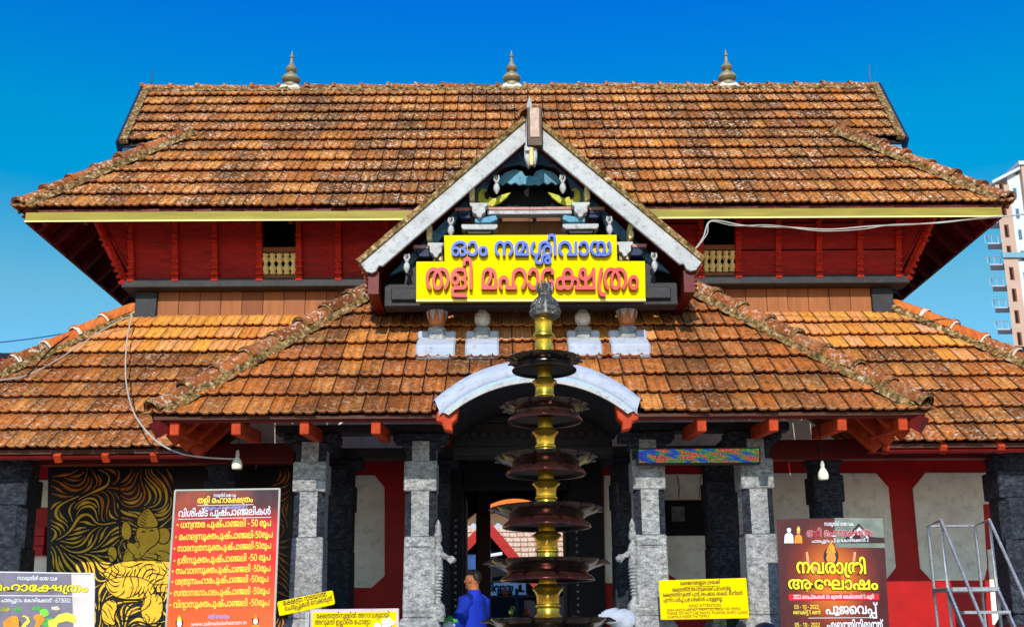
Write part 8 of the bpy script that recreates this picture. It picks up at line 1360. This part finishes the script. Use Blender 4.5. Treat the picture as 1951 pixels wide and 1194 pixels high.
# ---- people
def skinned(pts, edges, levels=2):
    me = bpy.data.meshes.new('t'); me.from_pydata([p[0] for p in pts], edges, []); o = bpy.data.objects.new('t', me); col.objects.link(o)
    sm = o.modifiers.new('s', 'SKIN'); sm.use_smooth_shade = True
    for i, p in enumerate(pts):
        r_ = p[1] if isinstance(p[1], tuple) else (p[1], p[1]); me.skin_vertices[0].data[i].radius = r_; me.skin_vertices[0].data[i].use_root = (i == 0)
    ss = o.modifiers.new('u', 'SUBSURF'); ss.levels = levels; ss.render_levels = levels
    bpy.context.view_layer.update()
    m = bpy.data.meshes.new_from_object(o.evaluated_get(bpy.context.evaluated_depsgraph_get()))
    b = B(); b.v = [v.co.copy() for v in m.vertices]; b.f = [tuple(p.vertices) for p in m.polygons]; b.m = [0]*len(b.f)
    bpy.data.objects.remove(o); return b
def chain(*ps): return list(ps), [(i, i+1) for i in range(len(ps)-1)]
def person(loc, H, yaw, label, skin, shirt, lower, hair, balding, armpose):
    o = thing('person', label, 'person', loc); k = H/1.72; ca, sa = math.cos(yaw), math.sin(yaw)
    def W(f, l, z): return Vector((loc[0]+(f*ca-l*sa)*k, loc[1]+(f*sa+l*ca)*k, loc[2]+z*k))     # f forward, l left
    def K(pts, g=1.0): return [(W(*p[0]), tuple(x*k*g for x in p[1]) if isinstance(p[1], tuple) else p[1]*k*g) for p in pts]
    # body: pelvis root, spine, neck, head, arms, legs
    pts = [((0, 0, .95), (.12, .08)), ((.01, 0, 1.15), (.11, .075)), ((0, 0, 1.33), (.11, .07)), ((-.01, 0, 1.43), (.06, .055)), ((.0, 0, 1.50), .055), ((.025, 0, 1.555), (.062, .07)), ((.02, 0, 1.62), (.074, .092)), ((.0, 0, 1.675), (.062, .078))]
    ed = [(i, i+1) for i in range(7)]
    for s in (-1, 1):
        sh, el, wr, pm = armpose[s]; n = len(pts)
        pts += [((0, s*.17, 1.385), .055), (sh, .048), (el, .04), (wr, .027), (pm, (.034, .018))]
        ed += [(2, n), (n, n+1), (n+1, n+2), (n+2, n+3), (n+3, n+4)]
        n = len(pts); pts += [((0, s*.09, .86), .085), ((.02, s*.10, .48), .058), ((-.02, s*.10, .09), .038), ((.10, s*.11, .03), (.04, .025))]
        ed += [(0, n), (n, n+1), (n+1, n+2), (n+2, n+3)]
    b = skinned(K(pts, 1.22), ed)
    for s in (-1, 1):                                        # five fingers on each hand
        sh, el, wr, pm = [Vector(v) for v in armpose[s]]; d = (pm-wr).normalized(); side = d.cross(Vector((0, s, .2))).normalized()
        for q in range(4):
            base = pm+d*.02+side*(-.027+.018*q); ln = (.062, .072, .068, .052)[q]; curl = Vector((0, -s*.02, -.012))
            b = join(b, skinned(K([(tuple(base), .009), (tuple(base+d*ln*.5+curl*.4), .0085), (tuple(base+d*ln*.85+curl*1.3), .007)]), [(0, 1), (1, 2)], 1))
        base = pm+side*-.03-d*.02; b = join(b, skinned(K([(tuple(base), .011), (tuple(base+d*.03-side*.022), .010), (tuple(base+d*.06-side*.026), .008)]), [(0, 1), (1, 2)], 1))
    # nose, ears, brow, chin, lips
    b.sphere(W(.122, 0, 1.603), .017*k, 8, sc3=(1, .8, 1.3)); b.sphere(W(.108, 0, 1.622), .012*k, 8, sc3=(1, .8, 1.6)); b.sphere(W(.098, 0, 1.535), .022*k, 8); b.sphere(W(.108, 0, 1.570), .017*k, 8, sc3=(1, 1.3, .5))
    for s in (-1, 1): b.sphere(W(.0, s*.083, 1.612), .028*k, 10, sc3=(.8, .5, 1.15)); b.sphere(W(.088, s*.032, 1.652), .018*k, 8, sc3=(.8, 1.2, .5))
    bo = b.build('body', skin, o, smooth='all')
    b = B()
    for s in (-1, 1): b.sphere(W(.092, s*.033, 1.634), .011*k, 8)
    b.build('eye', m_void, o, smooth='all')
    # hair
    b = B(); n = 16; m = 9; c0 = W(-.008, 0, 1.635); vs = []
    for j in range(m):
        t = (.15 if balding else 0)+j/(m-1)*1.75
        for i in range(n):
            a = 2*math.pi*i/n; f = math.cos(a); back = (1-f)/2
            tt = min(t, (.75+1.15*back**.8) if not balding else (.55+1.35*back**.6)); rr = .104+random.uniform(-.002, .002)
            if balding and back < .55: tt = min(tt, .25+.5*back); rr = .104
            vs.append(c0+(W(math.sin(tt)*f*rr*1.0, math.sin(tt)*math.sin(a)*rr*.86, math.cos(tt)*rr*1.0)-W(0, 0, 0)))
    b.add(vs, [(j*n+i, (j+1)*n+i, (j+1)*n+(i+1) % n, j*n+(i+1) % n) for j in range(m-1) for i in range(n)]+[tuple(range(n))])
    if not balding: b.sphere(W(-.12, 0, 1.56), .06*k, 12, sc3=(.8, 1, 1.1))
    b.build('hair', hair, o, smooth='all', clean=False)
    # shirt: rings round the trunk, and tapering sleeves
    b = B(); n = 24; rings = [(.86, .215, .165), (.90, .212, .160), (1.02, .205, .150), (1.16, .200, .148), (1.28, .208, .145), (1.36, .205, .130), (1.405, .170, .110), (1.44, .110, .088), (1.475, .074, .076), (1.50, .070, .074), (1.495, .060, .064)]
    vs = []
    for j, (z, hw_, hd) in enumerate(rings):
        for i in range(n):
            a = 2*math.pi*i/n; q = 1+(.022*math.sin(5*a+9*z)+.015*math.sin(9*a-14*z) if z < 1.36 else 0)
            vs.append(W(math.cos(a)*hd*q+(.01 if z < 1.4 else -.006), math.sin(a)*hw_*q, z))
    b.add(vs, [(j*n+i, j*n+(i+1) % n, (j+1)*n+(i+1) % n, (j+1)*n+i) for j in range(len(rings)-1) for i in range(n)])
    for s in (-1, 1):
        sh, el, wr, pm = [Vector(v) for v in armpose[s]]
        path = [Vector((0, s*.12, 1.385)), Vector((0, s*.185, 1.37)), sh, sh.lerp(el, .5), el]; rad = [.08, .096, .09, .082, .078]
        if armpose.get('long'): path += [el.lerp(wr, .5), el.lerp(wr, .85)]; rad += [.066, .056]
        b.tube([W(*p) for p in path], [r_*k for r_ in rad], 14)
    b.build('shirt', shirt, o, smooth='all')
    b = B(); c = W(0, 0, 0); b.lathe([(.165*k, loc[2]+.96*k), (.18*k, loc[2]+.85*k), (.185*k, loc[2]+.5*k), (.20*k, loc[2]+.10*k), (.19*k, loc[2]+.09*k)], (c.x, c.y), 20, mod=lambda a, r_, z: 1+.05*math.sin(7*a)); b.build('waistcloth', lower, o, smooth='all')
    return o
MX_ = ax(903, 1130, 12.4)
man = person((MX_, 12.4, .62), az(897, 1083, 12.4)-.62-.03, math.pi-.55, 'balding man in a bright blue shirt facing left in the temple doorway', plain('brown_skin', (168, 104, 66), .5, .1, 8), plain('royal_blue_cloth', (14, 46, 168), .85, .3, 7, bump=.03, bscale=9, streak=(1, 1, .5)), plain('white_cotton', (220, 216, 206), .8, .1), plain('dark_hair', (30, 22, 20), .6, .2, 30), True,
    {-1: ((.02, -.22, 1.2), (.06, -.24, 1.08), (.22, -.18, .99), (.29, -.16, .98)), 1: ((.03, .22, 1.2), (.08, .22, 1.06), (.28, .14, .99), (.35, .12, .985)), 'long': True})
b = B(); p = at(857, 1190, 12.25); b.sphere((p.x, 12.25, p.z), .085, 12, jit=.16, sc3=(1.1, .8, .8)); fl = b.build('flower_packet', m_ink_w, None, smooth='all'); tag(fl, 'small white packet of leaves held in front of the man in blue', 'packet')
b = B()
for k in range(5): b.sphere((p.x-.04+.03*k, 12.19, p.z+.03+random.uniform(0, .05)), .028, 8, jit=.2)
b.build('green_leaf', m_ink_g, fl)
person((ax(1457, 1190, 5.2), 5.2, 0), az(1457, 1181, 5.2)/1.72*1.692, math.pi/2, 'person with smooth black hair standing close by at the bottom edge, facing the temple', plain('light_brown_skin', (180, 120, 84), .5, .1, 8), plain('maroon_cloth', (110, 20, 40), .8, .2, 9), plain('dark_red_cloth', (100, 20, 30), .8, .2, 9), plain('black_hair', (14, 12, 14), .35, .2, 40, spec=.6), False,
    {-1: ((0, -.22, 1.2), (-.01, -.24, 1.08), (.05, -.23, .86), (.07, -.22, .79)), 1: ((0, .22, 1.2), (-.01, .24, 1.08), (.05, .23, .86), (.07, .22, .79))})
# white bundle beside the pillar base
b = B(); p = at(1182, 1178, 10.95); n = 18; c = Vector((p.x, 10.95, p.z)); vs = []
for j in range(11):
    t = math.pi*j/10
    for i in range(n):
        a = 2*math.pi*i/n; x = math.cos(t); rr = math.sin(t)**.8*(.13+.02*math.sin(3*a+4*x)+.012*math.sin(7*a+9*x))
        xx = x*.155; xx = xx-.06*max(0, -x-.7)/.3 if x < -.7 else xx
        vs.append(c+Vector((xx+.005, rr*math.cos(a)*.7, rr*math.sin(a)*.8-.02*x)))
b.add(vs, [(j*n+i, (j+1)*n+i, (j+1)*n+(i+1) % n, j*n+(i+1) % n) for j in range(10) for i in range(n)])
b.sphere(c+Vector((-.21, -.02, .03)), .02, 8); tag(b.build('white_bundle', m_lime, None, smooth='all'), 'lumpy white bundle with a pointed end beside the base of the third porch pillar', 'bundle')
b = B(); b.box(c.x-.12, c.x+.14, 10.86, 11.05, 0, c.z-.10); tag(b.build('stone_stand', m_granite, None, bevel=.02), 'low stone stand under the white bundle by the third porch pillar', 'stand')

# ---- shrine across the inner courtyard
IS = thing('inner_shrine', 'sunlit shrine with bright tile roof, scalloped ridge and red gable seen through the dark doorway', 'shrine', (.5, 35, 0))
ez, rz = az(985, 1094, 33.6), az(985, 1006, 36); kk = (rz-ez)/2.4
m_tile_b = tile_mat('sunlit_shrine_tile', [(0, lin((246, 200, 164))), (1, lin((252, 222, 194)))], 0, .05, dirt_shade=.25)  # clay bleached pale, the glare of the sun put into its colour
b = tiles((-4.5, 33.6, ez), (1, 0, 0), (0, 1, kk), 10, 9, math.hypot(2.4, rz-ez)/9, .24); RFs = b.build('roof', m_tile_b, IS, clean=False)
b = B()
for k in range(36): 
    x = -4.4+k*.28; b.prism([(.12*math.cos(a*math.pi/8), .19*math.sin(a*math.pi/8)) for a in range(9)], (x, 36, rz), (1, 0, 0), (0, 0, 1), (0, .08, 0))
b.build('ridge_scallop', m_lime, RFs)
b = B(); b.box(-4.5, 5.5, 36.2, 36.4, 0, rz-.1); b.build('wall', m_wall, IS)
b = B(); b.box(-4.5, 5.5, 34.6, 34.7, 0, ez+.2); b.build('shade_front', m_void, IS)  # near-black sheet, the interior shade put into its colour
gy = 30; ap = at(928, 1000, gy); l_ = at(868, 1060, gy); r_ = at(1015, 1104, gy); r_ = ap+(r_-ap)*1.3; l_ = ap+(l_-ap)*2.1
b = B(); b.beam(l_, ap, .05, .26, (0, 0, 1)); b.beam(r_, ap, .05, .26, (0, 0, 1)); b.build('bargeboard', plain('bright_red_board', (170, 16, 8), .5, .1), IS)
b = B(); b.add([l_+Vector((0, .05, .1)), ap+Vector((0, .05, .1)), ap+Vector((0, 3.5, .1)), l_+Vector((0, 3.5, .1)), r_+Vector((0, .05, .1)), r_+Vector((0, 3.5, .1))], [(0, 1, 2, 3), (1, 4, 5, 2)]); b.build('gable_roof', m_tile_b, IS)
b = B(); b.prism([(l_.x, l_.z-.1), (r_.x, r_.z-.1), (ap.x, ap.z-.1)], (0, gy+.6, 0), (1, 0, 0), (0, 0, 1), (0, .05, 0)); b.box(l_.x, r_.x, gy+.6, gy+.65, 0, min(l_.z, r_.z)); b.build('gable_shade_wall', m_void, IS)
b = B(); b.box(-9, 11, 42, 42.3, 0, az(985, 966, 42)); b.build('rear_wall', plain('beige_rear_wall', (206, 176, 140), .9, .1), IS)
b = B(); b.box(-9, 11, 41, 45, az(985, 966, 41), az(985, 930, 41)); b.build('orange_awning', plain('orange_sheet', (226, 110, 30), .7, .15), IS)
b = B(); p = at(872, 1084, 29.6); q = at(906, 1056, 29.6); b.box(p.x, q.x, 29.6, 29.64, p.z, q.z); b.build('blue_picture', plain('blue_picture_print', (40, 80, 140), .4, .7, 3), IS)
b = B(); p = at(933, 1058, 29.6); q = at(957, 1054, 29.6); b.tube([p, q], .05); b.build('white_tube', m_ink_w, IS)
ib = Board((-.4, 27, 2.8), (1, 0, 0), (0, 0, 1))
IT = thing('courtyard_sign', 'small white sign with black lettering seen through the doorway below the red gable', 'sign', (-.3, 27, 2.6))
ib.slab([(918, 1111), (1002, 1108), (1002, 1132), (918, 1134)], -.04, 0).build('board', m_ink_w, IT)
ib.text('siv', 922, 978, 1126, 11, m_void, IT, .01, bold=.03)
ib.slab([(982, 1127), (1000, 1127), (999, 1124), (994, 1123), (994, 1115), (991, 1111), (988, 1115), (988, 1123), (983, 1124)], .005, .015).build('lamp_symbol', m_void, IT)
b = B(); b.box(-.8, .5, 27.05, 27.1, 0, 2.6); b.build('sign_stand', m_void, IT)
p = at(985, 1180, 26); OR = thing('offering_rack', 'cluttered rack of red and brown offerings in the courtyard beyond the doorway', 'rack', (p.x, 26, 0))
b = B()
for x in (-1.5, 0, 1.5): b.box(p.x+x-.04, p.x+x+.04, 26.0, 26.08, 0, 2.6)
for z in (.9, 1.4, 1.9, 2.4): b.box(p.x-1.55, p.x+1.55, 25.98, 26.4, z, z+.04)
b.build('shelf_frame', m_black, OR)
for k in range(34):
    z = (.94, 1.44, 1.94, 2.44)[k % 4]; h = random.uniform(.12, .3); x = p.x-1.4+random.random()*2.8; r = random.uniform(.06, .11); b = B()
    b.lathe([(r*.7, z), (r, z+h*.3), (r*.9, z+h*.6), (r*.4, z+h*.85), (r*.5, z+h)], (x, 26.15), 12); b.build('offering_pot', (m_rafter, m_bronze, m_gold)[k % 3], OR, smooth=True)
# ---- apartment tower
AY = 130; a0 = ax(1913, 500, AY); top = az(1913, 352, AY); fl_h = 2.95
AT = thing('apartment_tower', 'tall beige and white apartment tower with stacked corner balconies behind the temple at right', 'apartment tower', (a0+10, AY, 0))
m_beige = plain('pinkish_beige_render', (186, 156, 138), .85, .08, .3); m_pale = plain('pale_blue_white_render', (200, 206, 212), .85, .08, .3); m_brown = plain('brown_window_reveal', (120, 66, 30), .7, .2, .5); m_cornice = plain('sky_blue_cornice', (112, 156, 170), .7, .1)
b = B(); b.add([(x+(dd*.51), AY+dd, z) for z in (0, top) for x, dd in ((a0, 0), (a0+1.9, 0), (a0+1.9, 16), (a0, 16))], [(0, 1, 2, 3), (4, 5, 6, 7), (0, 1, 5, 4), (1, 2, 6, 5), (2, 3, 7, 6), (3, 0, 4, 7)]); TW = b.build('wall', m_beige, AT)
b = B(); b.box(a0+1.9, a0+3.6, AY+.3, AY+3, 0, top+1.6); b.build('wall', m_pale, AT)
b = B(); b.box(a0+3.6, a0+22, AY-.4, AY+1.2, 0, top+2.6); b.build('wall', m_beige, AT)
b = B(); b.add([(a0-.5, AY-.5, top), (a0+3.4, AY-.5, top+2.0), (a0+3.4, AY+4, top+2.0), (a0-.5, AY+4, top), (a0-.5, AY-.5, top+.4), (a0+3.4, AY-.5, top+2.4), (a0+3.4, AY+4, top+2.4), (a0-.5, AY+4, top+.4)], [(0, 1, 2, 3), (4, 5, 6, 7), (0, 1, 5, 4), (0, 3, 7, 4)]); b.box(a0+3.2, a0+22, AY-.7, AY+4, top+2.6, top+3.1); b.build('roof_edge', m_pale, AT)
zc = az(1913, 487, AY); b = B(); b.box(a0-.25, a0+3.55, AY-.3, AY-.02, zc-.35, zc+.35); b.build('cornice', m_cornice, AT)
nf = 0
while True:
    z = az(1900, 462, AY)-(nf-2)*fl_h
    if z < 12: break
    if z < top:
        b = B(); D4 = [(-1.9, .5), (0, .5), (0, 2.6), (-1.9, 2.6)]
        b.add([(a0+x+d_*.5, AY+d_, z+h) for h in (0, .16) for x, d_ in D4], [(0, 1, 2, 3), (4, 5, 6, 7), (0, 1, 5, 4), (1, 2, 6, 5), (2, 3, 7, 6), (3, 0, 4, 7)])
        bl = b.build('balcony', m_lime, AT)
        b = B()
        for xx in (-1.85, -.95, -.1): b.tube([(a0+xx, AY+.65, z+.16), (a0+xx, AY+.65, z+1.2)], .035, 6)
        b.tube([(a0-1.85, AY+.65, z+1.2), (a0-.02, AY+.65, z+1.2)], .045, 6); b.tube([(a0-1.6, AY+.65, z+1.2), (a0-.65, AY+2.5, z+1.2)], .045, 6)
        b.build('railing', m_steel, bl)
        b = B(); b.box(a0+.55, a0+1.15, AY-.02, AY+.1, z+.7, z+2.5); wn = b.build('window', m_brown, AT)
        b = B(); b.box(a0+.62, a0+.92, AY-.05, AY-.025, z+.8, z+2.4); b.build('pane', m_void, wn)
        b = B(); b.box(a0+2.5, a0+2.95, AY+.27, AY+.4, z+.5, z+1.9); b.build('window', m_blue_dk, AT)
        b = B(); b.box(a0+4.2, a0+5.6, AY-.45, AY-.3, z+.7, z+2.1); b.build('window', m_blue_dk, AT)
    nf += 1
